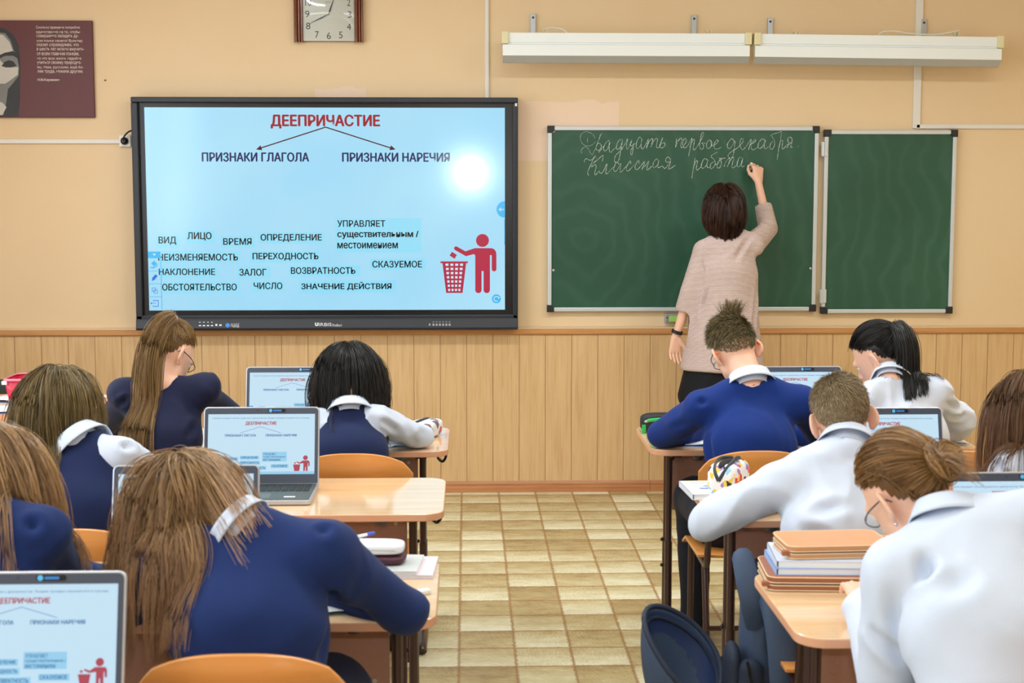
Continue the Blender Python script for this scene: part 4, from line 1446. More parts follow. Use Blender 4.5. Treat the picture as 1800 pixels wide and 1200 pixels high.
def make_laptop(label, loc, rz):
    """origin at the middle of the hinge on the desk; the keyboard lies towards -y, the screen faces -y"""
    t = thing('laptop', label, 'laptop', loc, rz, 'laptops on the desks')
    W_, D_, H_ = 0.365, 0.25, 0.245
    MB().prism(rrect(-W_ / 2, W_ / 2, -D_, 0.004, (0.014, 0.014, 0.004, 0.004)), 0.002, 0.016, 'z').build('base', M_SILVER, t, bevel=0.002)
    MB().prism(rrect(-W_ / 2 + 0.006, W_ / 2 - 0.006, -D_ + 0.006, -0.004, 0.008), 0.016, 0.0175, 'z').build('deck', M_DECK, t)
    m = MB()
    for r in range(5):
        n = 15
        for c in range(n):
            x = -0.165 + 0.33 * (c + 0.5) / n
            m.box((x, -0.035 - r * 0.0195, 0.0185), (0.0185, 0.0155, 0.002))
    m.build('keyboard', M_KEY, t)
    MB().prism(rrect(-0.055, 0.055, -0.225, -0.155, 0.004), 0.0175, 0.0179, 'z').build('touchpad', mat('touchpad', (92, 100, 98), 0.35), t)
    MB().box((0.115, -0.205, 0.0178), (0.034, 0.014, 0.0004)).build('sticker', M_WHITE, t)
    tilt = math.radians(-14)
    R = Matrix.Rotation(tilt, 3, 'X')

    def lid(mb):
        mb.v = [tuple(R @ Vector(p) + Vector((0, 0.002, 0.014))) for p in mb.v]
        return mb
    rim = rrect(-W_ / 2, W_ / 2, 0.0, H_, (0.004, 0.004, 0.014, 0.014))
    L_ = lid(MB().prism(rim, 0.0, 0.009, 'y')).build('lid', M_SILVER, t, bevel=0.002)
    lid(MB().prism(rrect(-W_ / 2 + 0.004, W_ / 2 - 0.004, 0.003, H_ - 0.004, (0.003, 0.003, 0.011, 0.011)), -0.0006, 0.001, 'y')).build('bezel', M_LBEZ, L_)
    sx0, sx1, sz0, sz1 = -0.168, 0.168, 0.032, 0.222
    slide = emat('laptop_slide', (204, 234, 252), 0.86)
    MS = [slide, emat('laptop_red', (200, 90, 105), 0.7), emat('laptop_navy', (110, 140, 200), 0.75), emat('laptop_tile', (160, 216, 246), 0.85), emat('laptop_word', (70, 120, 180), 0.75), emat('laptop_cyan', (60, 150, 235), 0.8)]
    m = MB()

    def q(x0, x1, z0, z1, y, mi):
        m.cur = mi
        m.add([(x0, y, z0), (x1, y, z0), (x1, y, z1), (x0, y, z1)], [(0, 1, 2, 3)])

    def S(u, v):
        """slide coordinates 0..1 from the top left"""
        return sx0 + (sx1 - sx0) * u, sz1 - (sz1 - sz0) * v
    q(sx0, sx1, sz0, sz1, -0.0009, 0)
    y1, y2 = -0.0012, -0.0015
    m.cur = 4
    a, b = S(0.04, 0.085), S(0.95, 0.055)
    text_fit(m, 'Укажите признаки глагола и наречия у деепричастия. Лишние признаки переместите в корзину', a[0], b[0], a[1], b[1], y1)
    m.cur = 1
    a, b = S(0.35, 0.19), S(0.64, 0.125)
    text_fit(m, 'ДЕЕПРИЧАСТИЕ', a[0], b[0], a[1], b[1], y1, 0.03)
    for e in (0.30, 0.68):
        m.cur = 2
        p0, p1 = S(0.49, 0.21), S(e, 0.31)
        m.add([(p0[0], y1, p0[1]), (p0[0], y1, p0[1] - 0.0012), (p1[0], y1, p1[1] - 0.0012), (p1[0], y1, p1[1])], [(0, 1, 2, 3)])
    m.cur = 4
    for u0, u1, s_ in ((0.16, 0.45, 'ПРИЗНАКИ ГЛАГОЛА'), (0.54, 0.83, 'ПРИЗНАКИ НАРЕЧИЯ')):
        a, b = S(u0, 0.375), S(u1, 0.335)
        text_fit(m, s_, a[0], b[0], a[1], b[1], y1, 0.03)
    for u0, u1, v0, v1, s_ in ((0.04, 0.085, 0.72, 0.755, 'ВИД'), (0.11, 0.17, 0.70, 0.74, 'ЛИЦО'), (0.20, 0.275, 0.725, 0.76, 'ВРЕМЯ'), (0.31, 0.47, 0.705, 0.745, 'ОПРЕДЕЛЕНИЕ'), (0.60, 0.745, 0.845, 0.885, 'СКАЗУЕМОЕ'),
                               (0.05, 0.22, 0.80, 0.84, 'НЕИЗМЕНЯЕМОСТЬ'), (0.05, 0.17, 0.875, 0.91, 'НАКЛОНЕНИЕ'), (0.25, 0.32, 0.875, 0.91, 'ЗАЛОГ'), (0.36, 0.54, 0.875, 0.915, 'ВОЗВРАТНОСТЬ'), (0.31, 0.48, 0.79, 0.83, 'ПЕРЕХОДНОСТЬ')):
        a, b = S(u0 - 0.008, v1 + 0.012), S(u1 + 0.012, v0 - 0.012)
        q(a[0], b[0], a[1], b[1], y1, 3)
        m.cur = 4
        a, b = S(u0, v1), S(u1, v0)
        text_fit(m, s_, a[0], b[0], a[1], b[1], y2, 0.02)
    a, b = S(0.51, 0.79), S(0.74, 0.63)
    q(a[0], b[0], a[1], b[1], y1, 3)
    m.cur = 4
    for i, (s_, u1) in enumerate((('УПРАВЛЯЕТ', 0.64), ('существительным /', 0.735), ('местоимением', 0.68))):
        a, b = S(0.52, 0.685 + i * 0.048), S(u1, 0.648 + i * 0.048)
        text_fit(m, s_, a[0], b[0], a[1], b[1], y2, 0.01)
    # little red figure and basket
    m.cur = 1
    c = S(0.915, 0.73)
    m.add([(c[0] + 0.0075 * math.cos(i * math.pi / 8), y1, c[1] + 0.0075 * math.sin(i * math.pi / 8)) for i in range(16)], [tuple(range(16))])
    for pts in ([(0.89, 0.775), (0.945, 0.775), (0.955, 0.80), (0.955, 0.87), (0.943, 0.87), (0.941, 0.82), (0.937, 0.82), (0.937, 0.95), (0.92, 0.95), (0.918, 0.88), (0.914, 0.88), (0.912, 0.95), (0.896, 0.95), (0.896, 0.82), (0.86, 0.83), (0.83, 0.805), (0.835, 0.79), (0.862, 0.808)],
                [(0.80, 0.84), (0.868, 0.84), (0.858, 0.95), (0.812, 0.95)], [(0.815, 0.80), (0.828, 0.812), (0.822, 0.83), (0.808, 0.82)]):
        qq = [S(*p) for p in pts]
        m.add([(x, y1, z) for x, z in qq], [tuple(range(len(qq)))])
    q(*(lambda a, b: (a[0], b[0], a[1], b[1]))(S(0.0, 0.70), S(0.045, 0.68)), y2, 5)
    q(*(lambda a, b: (a[0], b[0], a[1], b[1]))(S(0.0, 1.0), S(1.0, 0.955)), y2, 3)
    lid(m).build('screen', MS, L_)
    # camera shutter and glowing tag on the upper bezel
    m = MB()
    m.prism(rrect(0.02, 0.075, 0.2275, 0.2385, 0.005), -0.0010, -0.0005, 'y')
    lid(m).build('tag_plate', mat('tag_dark', (14, 16, 22), 0.3), L_)
    m = MB()
    m.add([(0.028 + 0.0052 * math.cos(i * math.pi / 8), -0.0014, 0.233 + 0.0052 * math.sin(i * math.pi / 8)) for i in range(16)], [tuple(range(16))])
    m.cur = 1
    m.add([(0.036, -0.0014, 0.2305), (0.062, -0.0014, 0.2305), (0.062, -0.0014, 0.2355), (0.036, -0.0014, 0.2355)], [(0, 1, 2, 3)])
    lid(m).build('tag_emblem', [mat('tag_cyan', (90, 190, 250), 0.4), mat('tag_blue', (40, 130, 210), 0.4)], L_)
    m = MB()
    m.lathe([(0.002, 0), (0.002, 0.0004)], (-0.012, -0.0006, 0.233), 12, Matrix.Rotation(math.pi / 2, 3, 'X'))
    lid(m).build('camera_lens', M_KEY, L_)
    return t


def laptop_place(px0, px1, py_hinge):
    """hinge middle on the desk plane from the width seen"""
    return on_z((px0 + px1) / 2, py_hinge, DESK_Z + 0.02)


_lp = None
LAPS = [
    ((-0.675, 5.665), 0.0, 'open laptop on the front desk behind the black-haired girl\'s head'),
    ((-0.651, 4.60), 0.0, 'open laptop with its whole slide in view, on the desk with the empty glossy half'),
    ((-0.704, 3.615), 0.0, 'open laptop half hidden by the long-haired girl\'s head'),
    ((-0.800, 2.58), 0.0, 'open laptop nearest the camera, cut off by the picture edge'),
    ((1.275, 5.62), 0.0, 'open laptop between the boy in blue and the black ponytail'),
    ((1.318, 4.53), 0.0, 'open laptop between the black ponytail and the bun'),
    ((1.325, 3.46), 0.0, 'open laptop behind the shoulder of the girl with the bun'),
]
for (x, y), rz, lab in LAPS:
    if _lp is None:
        _lp = make_laptop(lab, (x, y, DESK_Z), rz)
    else:
        dup(_lp, (x, y, DESK_Z), rz, lab)
# ------------------------------------------------------------------ modelling of figures: smooth blends of limbs meshed as one surface
RNG = np.random.default_rng(11)


def npv(v):
    return np.array([v[0], v[1], v[2]], dtype=np.float64)


def axis_pts(lo, hi, h, fine):
    out = [lo]
    x = lo
    while x < hi:
        hh = h
        for a, b, f in fine:
            if a - hh <= x <= b:
                hh = min(hh, f)
        x += hh
        out.append(x)
    return np.array(out, dtype=np.float32)


class Field:
    """distance values on a rectilinear lattice"""

    def __init__(self, lo, hi, h, fine=()):
        self.ax = [axis_pts(lo[i], hi[i], h, [(f[0][i], f[1][i], f[2]) for f in fine]) for i in range(3)]
        self.d = np.full([len(a) for a in self.ax], 0.3, dtype=np.float32)

    def block(self, lo, hi):
        sl = []
        for i in range(3):
            a = max(int(np.searchsorted(self.ax[i], lo[i])) - 1, 0)
            b = min(int(np.searchsorted(self.ax[i], hi[i])) + 1, len(self.ax[i]))
            if b <= a:
                return None, None
            sl.append(slice(a, b))
        x, y, z = (self.ax[i][sl[i]] for i in range(3))
        return tuple(sl), (x[:, None, None], y[None, :, None], z[None, None, :])

    def put(self, prim, k=0.02, sub=False):
        fn, lo, hi = prim
        m = k + 0.035
        sl, P = self.block(lo - m, hi + m)
        if sl is None:
            return self
        b = fn(*P).astype(np.float32)
        a = self.d[sl]
        if sub:
            b = -b
            h = np.clip(0.5 - 0.5 * (a - b) / k, 0, 1)
            self.d[sl] = a + (b - a) * h + k * h * (1 - h)
        else:
            h = np.clip(0.5 + 0.5 * (a - b) / k, 0, 1)
            self.d[sl] = a + (b - a) * h - k * h * (1 - h)
        return self

    def query(self, p):
        out = np.zeros(len(p), dtype=np.float64)
        idx, fr = [], []
        inside = np.ones(len(p), dtype=bool)
        for i in range(3):
            a = self.ax[i]
            k = np.clip(np.searchsorted(a, p[:, i]) - 1, 0, len(a) - 2)
            t = (p[:, i] - a[k]) / (a[k + 1] - a[k])
            inside &= (t >= 0) & (t <= 1)
            idx.append(k)
            fr.append(np.clip(t, 0, 1))
        for dx in (0, 1):
            for dy in (0, 1):
                for dz in (0, 1):
                    w = (fr[0] if dx else 1 - fr[0]) * (fr[1] if dy else 1 - fr[1]) * (fr[2] if dz else 1 - fr[2])
                    out += w * self.d[idx[0] + dx, idx[1] + dy, idx[2] + dz]
        return np.where(inside, out, 0.3)

    def push(self, p, eps):
        """moves points that lie deeper than eps out along the gradient"""
        for _ in range(2):
            d = self.query(p)
            bad = d < eps
            if not bad.any():
                break
            q = p[bad]
            e = 0.008
            g = np.stack([self.query(q + np.eye(3)[i] * e) - self.query(q - np.eye(3)[i] * e) for i in range(3)], 1)
            n = np.linalg.norm(g, axis=1, keepdims=True)
            g = g / np.maximum(n, 1e-6)
            p[bad] = q + g * np.minimum(eps - d[bad], 0.05)[:, None]
        return p

    def surface(self, smooth=1):
        """surface nets"""
        d = self.d
        ax, ay, az = self.ax
        ins = d < 0
        c = ins[:-1, :-1, :-1].astype(np.int8)
        cnt = np.zeros(c.shape, dtype=np.int8)
        for i in (0, 1):
            for j in (0, 1):
                for k in (0, 1):
                    cnt += ins[i:ins.shape[0] - 1 + i, j:ins.shape[1] - 1 + j, k:ins.shape[2] - 1 + k]
        act = (cnt > 0) & (cnt < 8)
        I, J, K = np.nonzero(act)
        vid = np.full(act.shape, -1, dtype=np.int32)
        vid[I, J, K] = np.arange(len(I))
        acc = np.zeros((len(I), 3))
        n = np.zeros(len(I))
        for a in range(3):
            for u in (0, 1):
                for v in (0, 1):
                    o0 = [0, 0, 0]
                    o0[(a + 1) % 3], o0[(a + 2) % 3] = u, v
                    o1 = list(o0)
                    o1[a] = 1
                    d0 = d[I + o0[0], J + o0[1], K + o0[2]].astype(np.float64)
                    d1 = d[I + o1[0], J + o1[1], K + o1[2]].astype(np.float64)
                    m = (d0 < 0) != (d1 < 0)
                    t = np.where(m, d0 / np.where(m, d0 - d1, 1), 0)
                    p = np.stack([ax[I + o0[0]] + (ax[I + o1[0]] - ax[I + o0[0]]) * t,
                                  ay[J + o0[1]] + (ay[J + o1[1]] - ay[J + o0[1]]) * t,
                                  az[K + o0[2]] + (az[K + o1[2]] - az[K + o0[2]]) * t], 1)
                    acc[m] += p[m]
                    n[m] += 1
        V = acc / n[:, None]
        F = []
        for a in range(3):
            b, e = (a + 1) % 3, (a + 2) % 3
            s0 = [slice(None)] * 3
            s1 = [slice(None)] * 3
            s0[a] = slice(0, -1)
            s1[a] = slice(1, None)
            A, B = ins[tuple(s0)], ins[tuple(s1)]
            ch = A != B
            X = np.nonzero(ch)
            ok = np.ones(len(X[0]), dtype=bool)
            for q in (b, e):
                ok &= (X[q] > 0) & (X[q] < d.shape[q] - 1)
            X = [x[ok] for x in X]
            if len(X[0]) == 0:
                continue
            fl = A[tuple(X)]

            def cell(db, de):
                y = [x.copy() for x in X]
                y[b] = y[b] + db
                y[e] = y[e] + de
                return vid[tuple(y)]
            q = np.stack([cell(-1, -1), cell(0, -1), cell(0, 0), cell(-1, 0)], 1)
            q = np.where(fl[:, None], q, q[:, ::-1])
            F.append(q)
        F = np.concatenate(F)
        F = F[(F >= 0).all(1)]
        for _ in range(smooth):
            V = laplace(V, F, 0.5)
        return V, F


def laplace(V, F, f):
    s = np.zeros_like(V)
    n = np.zeros(len(V))
    for k in range(4):
        a, b = F[:, k], F[:, (k + 1) % 4]
        np.add.at(s, a, V[b])
        np.add.at(s, b, V[a])
        np.add.at(n, a, 1)
        np.add.at(n, b, 1)
    n = np.maximum(n, 1)
    return V + (s / n[:, None] - V) * f


def normals(V, F):
    nn = np.zeros_like(V)
    fn = np.cross(V[F[:, 2]] - V[F[:, 0]], V[F[:, 3]] - V[F[:, 1]])
    for k in range(4):
        np.add.at(nn, F[:, k], fn)
    return nn / np.maximum(np.linalg.norm(nn, axis=1, keepdims=True), 1e-9)


_LAT = RNG.random((32, 32, 32))


def vnoise(p):
    """value noise, 0..1"""
    i = np.floor(p).astype(int)
    f = p - i
    f = f * f * (3 - 2 * f)
    out = 0
    for dx in (0, 1):
        for dy in (0, 1):
            for dz in (0, 1):
                w = (f[:, 0] if dx else 1 - f[:, 0]) * (f[:, 1] if dy else 1 - f[:, 1]) * (f[:, 2] if dz else 1 - f[:, 2])
                out = out + w * _LAT[(i[:, 0] + dx) % 32, (i[:, 1] + dy) % 32, (i[:, 2] + dz) % 32]
    return out


def cone(a, b, ra, rb=None, flat=None):
    """limb between two joints, radius ra to rb; flat=(direction, factor)"""
    a, b = npv(a), npv(b)
    rb = ra if rb is None else rb
    u = b - a
    L2 = max(float(u @ u), 1e-9)
    r = max(ra, rb)

    def fn(x, y, z):
        px, py, pz = x - a[0], y - a[1], z - a[2]
        t = np.clip((px * u[0] + py * u[1] + pz * u[2]) / L2, 0, 1)
        qx, qy, qz = px - t * u[0], py - t * u[1], pz - t * u[2]
        if flat is not None:
            n, f = npv(flat[0]), flat[1]
            s = (qx * n[0] + qy * n[1] + qz * n[2]) * (1 / f - 1)
            qx, qy, qz = qx + s * n[0], qy + s * n[1], qz + s * n[2]
        return np.sqrt(qx * qx + qy * qy + qz * qz) - (ra + (rb - ra) * t)
    return fn, np.minimum(a, b) - r, np.maximum(a, b) + r


def ell(c, r, R=None):
    """ellipsoid, optionally turned by the 3x3 matrix R (columns are its axes)"""
    c, r = npv(c), npv(r)
    R = np.eye(3) if R is None else np.asarray(R, dtype=np.float64)
    ext = np.sqrt(((R * r[None, :]) ** 2).sum(1))

    def fn(x, y, z):
        px, py, pz = x - c[0], y - c[1], z - c[2]
        k0 = k1 = 0
        for i in range(3):
            q = px * R[0, i] + py * R[1, i] + pz * R[2, i]
            k0 = k0 + (q / r[i]) ** 2
            k1 = k1 + (q / r[i] ** 2) ** 2
        k0 = np.sqrt(k0)
        return k0 * (k0 - 1) / np.maximum(np.sqrt(k1), 1e-6)
    return fn, c - ext, c + ext


def trunk(a, b, wa, wb, right):
    """elliptic section between two spine points; wa, wb = (half width, half depth)"""
    a, b = npv(a), npv(b)
    u = b - a
    L = float(np.linalg.norm(u))
    u = u / L
    rt = npv(right)
    rt = rt - u * (rt @ u)
    rt /= np.linalg.norm(rt)
    fw = np.cross(u, rt)
    m = max(wa + wb)

    def fn(x, y, z):
        px, py, pz = x - a[0], y - a[1], z - a[2]
        s = px * u[0] + py * u[1] + pz * u[2]
        t = np.clip(s / L, 0, 1)
        e = s - t * L
        X = px * rt[0] + py * rt[1] + pz * rt[2]
        Y = px * fw[0] + py * fw[1] + pz * fw[2]
        w = wa[0] + (wb[0] - wa[0]) * t
        d = wa[1] + (wb[1] - wa[1]) * t
        k0 = np.sqrt((X / w) ** 2 + (Y / d) ** 2 + (e / d) ** 2)
        k1 = np.sqrt((X / w ** 2) ** 2 + (Y / d ** 2) ** 2 + (e / d ** 2) ** 2)
        return k0 * (k0 - 1) / np.maximum(k1, 1e-6)
    return fn, np.minimum(a, b) - m, np.maximum(a, b) + m


def rot3(yaw, pitch, roll):
    """degrees; yaw turns the face towards -x, pitch bows it, roll leans the crown towards -x"""
    return np.array(Matrix.Rotation(math.radians(yaw), 3, 'Z') @ Matrix.Rotation(math.radians(-pitch), 3, 'X') @ Matrix.Rotation(math.radians(-roll), 3, 'Y'))


CRAN_C, CRAN_R = np.array([0, -0.012, 0.028]), np.array([0.074, 0.094, 0.092])


def head_prims(c, R, s):
    """face looks along local +y"""
    W = lambda p: c + R @ (np.array(p) * s)
    out = [(ell(W(CRAN_C), CRAN_R * s, R), 0.01), (ell(W((0, 0.026, -0.03)), np.array((0.061, 0.066, 0.085)) * s, R), 0.03),
           (cone(W((0, 0.045, -0.075)), W((0, 0.066, -0.096)), 0.036 * s, 0.022 * s), 0.03),
           (cone(W((-0.042, 0.02, -0.062)), W((-0.012, 0.066, -0.096)), 0.022 * s, 0.016 * s), 0.02),
           (cone(W((0.042, 0.02, -0.062)), W((0.012, 0.066, -0.096)), 0.022 * s, 0.016 * s), 0.02),
           (cone(W((-0.03, 0.082, 0.018)), W((0.03, 0.082, 0.018)), 0.013 * s), 0.015)]
    sub = [(ell(W((-0.031, 0.094, -0.001)), np.array((0.017, 0.014, 0.011)) * s, R), 0.008), (ell(W((0.031, 0.094, -0.001)), np.array((0.017, 0.014, 0.011)) * s, R), 0.008)]
    late = [(cone(W((0, 0.088, 0.006)), W((0, 0.107, -0.030)), 0.009 * s, 0.012 * s), 0.012), (ell(W((-0.012, 0.098, -0.034)), np.array((0.009, 0.009, 0.008)) * s, R), 0.006),
            (ell(W((0.012, 0.098, -0.034)), np.array((0.009, 0.009, 0.008)) * s, R), 0.006), (ell(W((0, 0.090, -0.060)), np.array((0.022, 0.010, 0.006)) * s, R), 0.004), (ell(W((0, 0.088, -0.071)), np.array((0.020, 0.010, 0.007)) * s, R), 0.004)]
    cut = []
    for sx in (-1, 1):
        a = math.radians(38) * sx
        E = R @ np.array(Matrix.Rotation(a, 3, 'Z') @ Matrix.Rotation(math.radians(-10), 3, 'X'))
        late.append((ell(W((sx * 0.0845, -0.014, -0.010)), np.array((0.0065, 0.021, 0.034)) * s, E), 0.007))
        late.append((ell(W((sx * 0.079, -0.004, -0.037)), np.array((0.007, 0.011, 0.013)) * s, E), 0.006))
        cut.append((ell(W((sx * 0.0905, -0.006, -0.006)), np.array((0.006, 0.012, 0.021)) * s, E), 0.005))
    return out, sub, late, cut


def hand_prims(w, d, n, side, s=1.0, curl=0.6, pinch=False, spread=0.10):
    """hand at wrist w; fingers along d, back of the hand along n, thumb towards side (unit vectors)"""
    w, d, n, t = (npv(v) for v in (w, d, n, side))
    d = d / np.linalg.norm(d)
    n = n - d * (n @ d)
    n /= np.linalg.norm(n)
    t0 = np.cross(d, n)
    t = t0 if t0 @ t > 0 else -t0
    out = []
    pl = 0.082 * s
    k = w + d * pl
    for off, r in ((-0.026, 0.0125), (-0.009, 0.0135), (0.009, 0.0138), (0.025, 0.0135)):
        out.append((cone(w + t * off * 0.62 * s + d * 0.012 * s, k + t * off * s, r * s, r * 0.86 * s), 0.012))
    lens = (0.058, 0.074, 0.080, 0.070)
    for i, off in enumerate((-0.029, -0.0105, 0.0095, 0.029)):
        p = k + t * off * s
        a = 0.0
        rr = (0.0072, 0.0082, 0.0085, 0.0083)[i] * s
        L = lens[i] * s
        c_ = curl * (1.0 + 0.12 * (1.5 - i))
        if pinch and i == 3:
            c_ = curl * 0.9
        for j, (fl, da) in enumerate(((0.45, 0.55), (0.32, 0.95), (0.23, 0.6))):
            a += da * c_
            q = p + (d * math.cos(a) - n * math.sin(a) + t * off / 0.03 * spread * (1 if j == 0 else 0.3)) * L * fl
            out.append((cone(p, q, rr, rr * 0.90), 0.003 if j else 0.006))
            p, rr = q, rr * 0.90
    # thumb leaves the side of the palm near its base
    b0 = w + d * 0.022 * s + t * 0.020 * s - n * 0.006 * s
    if pinch:
        b1 = b0 + (d * 0.030 + t * 0.020 - n * 0.020) * s
        b2 = b1 + (d * 0.030 + t * 0.002 - n * 0.012) * s
        b3 = b2 + (d * 0.024 - t * 0.004 - n * 0.004) * s
    else:
        b1 = b0 + (d * 0.030 + t * 0.024 - n * 0.010) * s
        b2 = b1 + (d * 0.028 + t * 0.010 - n * 0.008) * s
        b3 = b2 + (d * 0.022 + t * 0.002 - n * 0.008) * s
    out += [(cone(b0, b1, 0.0135 * s, 0.011 * s), 0.012), (cone(b1, b2, 0.0105 * s, 0.0092 * s), 0.003), (cone(b2, b3, 0.0092 * s, 0.0072 * s), 0.003)]
    return out


# ---------------------------------------------------------------- hair
def ellipsoid_push(p, c, R, r, off):
    q = ((p - c) @ R) / r
    k = np.linalg.norm(q, axis=1)
    bad = k < 1 + off
    if np.any(bad):
        o = off[bad] if isinstance(off, np.ndarray) else off
        q2 = q[bad] / np.maximum(k[bad], 1e-6)[:, None] * (1 + np.asarray(o).reshape(-1, 1) * np.ones((1, 1)))
        p[bad] = c + (q2 * r) @ R.T
    return p


def hairline(u):
    return u[:, 2] > np.interp(u[:, 1], [-1, -0.6, -0.25, 0.0, 0.35, 0.75, 1], [-0.80, -0.78, -0.50, 0.0, 0.20, 0.48, 0.60])


def scalp_dirs(n, rng, line=hairline):
    out = []
    while len(out) < n:
        u = rng.normal(size=(n * 3, 3))
        u /= np.linalg.norm(u, axis=1, keepdims=True)
        u = u[line(u)]
        out = u if len(out) == 0 else np.concatenate([out, u])
    return out[:n]


def strands_mesh(name, paths, radius, tone, tips=0.45):
    """paths (n, s, 3) as tapered three-sided strands"""
    n, s, _ = paths.shape
    t = np.zeros_like(paths)
    t[:, 1:-1] = paths[:, 2:] - paths[:, :-2]
    t[:, 0] = paths[:, 1] - paths[:, 0]
    t[:, -1] = paths[:, -1] - paths[:, -2]
    t /= np.maximum(np.linalg.norm(t, axis=2, keepdims=True), 1e-9)
    ref = np.where(np.abs(t[:, :, 2:3]) > 0.9, np.array([[[1.0, 0, 0]]]), np.array([[[0, 0, 1.0]]]))
    u = np.cross(t, ref)
    u /= np.maximum(np.linalg.norm(u, axis=2, keepdims=True), 1e-9)
    w = np.cross(t, u)
    tt = np.linspace(0, 1, s)
    r = (np.asarray(radius).reshape(-1, 1) * (1 - (1 - tips) * tt ** 2)[None, :])[:, :, None]
    V = np.stack([paths + (u * math.cos(a) + w * math.sin(a)) * r for a in (0, 2.0944, 4.18879)], 2).reshape(-1, 3)
    base = (np.arange(n) * s * 3)[:, None, None] + (np.arange(s - 1) * 3)[None, :, None]
    k = np.arange(3)[None, None, :]
    a = base + k
    b = base + (k + 1) % 3
    F = np.stack([a, b, b + 3, a + 3], 3).reshape(-1, 4)
    tn = np.repeat(np.asarray(tone, dtype=np.float32), s * 3)
    al = np.tile(np.repeat(tt.astype(np.float32), 3), n)
    return V, F, tn, al


def hair_material(name, dark, mid, light, tip=None, rough=0.38, spec=0.45):
    w = NT(name)
    at_ = w.n('ShaderNodeAttribute', attribute_name='tone')
    col = w.ramp(at_.outputs['Fac'], [(0.0, lin(dark)), (0.5, lin(mid)), (1.0, lin(light))])
    if tip:
        al = w.n('ShaderNodeAttribute', attribute_name='along')
        f = w.math('MULTIPLY', w.math('SMOOTHSTEP' if False else 'POWER', al.outputs['Fac'], 1.5), 0.75)
        col = w.mix(f, col, lin(tip))
    w.link(col, w.b.inputs['Base Color'])
    w.b.inputs['Roughness'].default_value = rough
    w.b.inputs['Specular IOR Level'].default_value = spec
    return w.m


class Head:
    def __init__(self, c, R, s=1.0):
        self.c, self.R, self.s = npv(c), R, s
        self.cc = self.c + R @ (CRAN_C * s)
        self.r = CRAN_R * s
        self.face = (self.c + R @ (np.array((0, 0.026, -0.03)) * s), np.array((0.061, 0.066, 0.085)) * s)

    def on(self, u, k=1.0):
        """point over the scalp in unit direction u"""
        k = np.asarray(k).reshape(-1, 1) if isinstance(k, np.ndarray) else k
        return self.cc + ((u * k) * self.r) @ self.R.T

    def nrm(self, u):
        n = (u / self.r) @ self.R.T
        return n / np.linalg.norm(n, axis=1, keepdims=True)

    def W(self, p):
        return self.c + self.R @ (np.array(p) * self.s)


def simulate(head, p0, d0, length, nseg, grav, off, fields=(), inward=0.0, gdir=(0, 0, -1), wave=0.0, rng=RNG, eps=0.006):
    """strands grow from p0 along d0, bend under gravity, slide over head and clothes"""
    n = len(p0)
    g = npv(gdir)
    P = np.zeros((n, nseg + 1, 3))
    P[:, 0] = p0
    d = d0 / np.linalg.norm(d0, axis=1, keepdims=True)
    step = (np.asarray(length) / nseg).reshape(-1, 1) * np.ones((n, 1))
    p = p0.copy()
    ph = rng.random((n, 3)) * 50
    for i in range(nseg):
        t = (i + 1) / nseg
        gw = grav * (0.35 + 0.65 * t)
        d = d * (1 - gw) + g * gw
        if wave:
            d = d + (np.stack([vnoise(ph + t * 3.1), vnoise(ph + 9 + t * 3.1), vnoise(ph + 19 + t * 3.1)], 1) - 0.5) * wave
        if inward and t > 0.6:
            ax = (head.cc - p)
            ax -= np.outer(ax @ head.R[:, 2], head.R[:, 2])
            ax /= np.maximum(np.linalg.norm(ax, axis=1, keepdims=True), 1e-6)
            d = d + ax * inward * (t - 0.6) / 0.4
        d /= np.linalg.norm(d, axis=1, keepdims=True)
        q = p + d * step
        q = ellipsoid_push(q, head.cc, head.R, head.r, off)
        q = ellipsoid_push(q, head.face[0], head.R, head.face[1], off * 0.8)
        for f in fields:
            q = f.push(q, eps)
        nd = q - p
        L = np.linalg.norm(nd, axis=1, keepdims=True)
        nd = nd / np.maximum(L, 1e-6)
        d = 0.5 * d + 0.5 * nd
        d /= np.maximum(np.linalg.norm(d, axis=1, keepdims=True), 1e-6)
        p = p + nd * step
        P[:, i + 1] = p
    return P


def clump(guides, k, spread, tip, rng, tone_g=None):
    """k strands around every guide, closing towards the tip"""
    n, s, _ = guides.shape
    o = rng.normal(size=(n, k, 3)) * spread
    tt = np.linspace(0, 1, s)
    f = (1 - (1 - tip) * tt)[None, None, :, None]
    wob = rng.normal(size=(n, k, 3)) * spread * 0.45
    wv = np.sin(tt[None, None, :] * 5 + rng.random((n, k, 1)) * 6.28)[..., None]
    P = guides[:, None] + o[:, :, None] * f + wob[:, :, None] * wv * tt[None, None, :, None]
    tg = rng.random(n) if tone_g is None else tone_g
    tone = np.clip(0.45 * tg[:, None] + 0.55 * rng.random((n, k)), 0, 1)
    return P.reshape(n * k, s, 3), tone.reshape(-1)


def cap_grid(head, line, k=1.02, n=72, m=44):
    """shell over the hairy part of the head"""
    th = np.linspace(0.0, math.pi, m)
    ph = np.linspace(0, 2 * math.pi, n, endpoint=False)
    T, Ph = np.meshgrid(th, ph, indexing='ij')
    u = np.stack([np.sin(T) * np.cos(Ph), np.sin(T) * np.sin(Ph), np.cos(T)], 2).reshape(-1, 3)
    ok = line(u)
    V = head.on(u, k)
    i = np.arange(m - 1)[:, None] * n
    j = np.arange(n)[None, :]
    a, b = i + j, i + (j + 1) % n
    F = np.stack([a, a + n, b + n, b], 2).reshape(-1, 4)
    F = F[ok[F].all(1)]
    return V, F


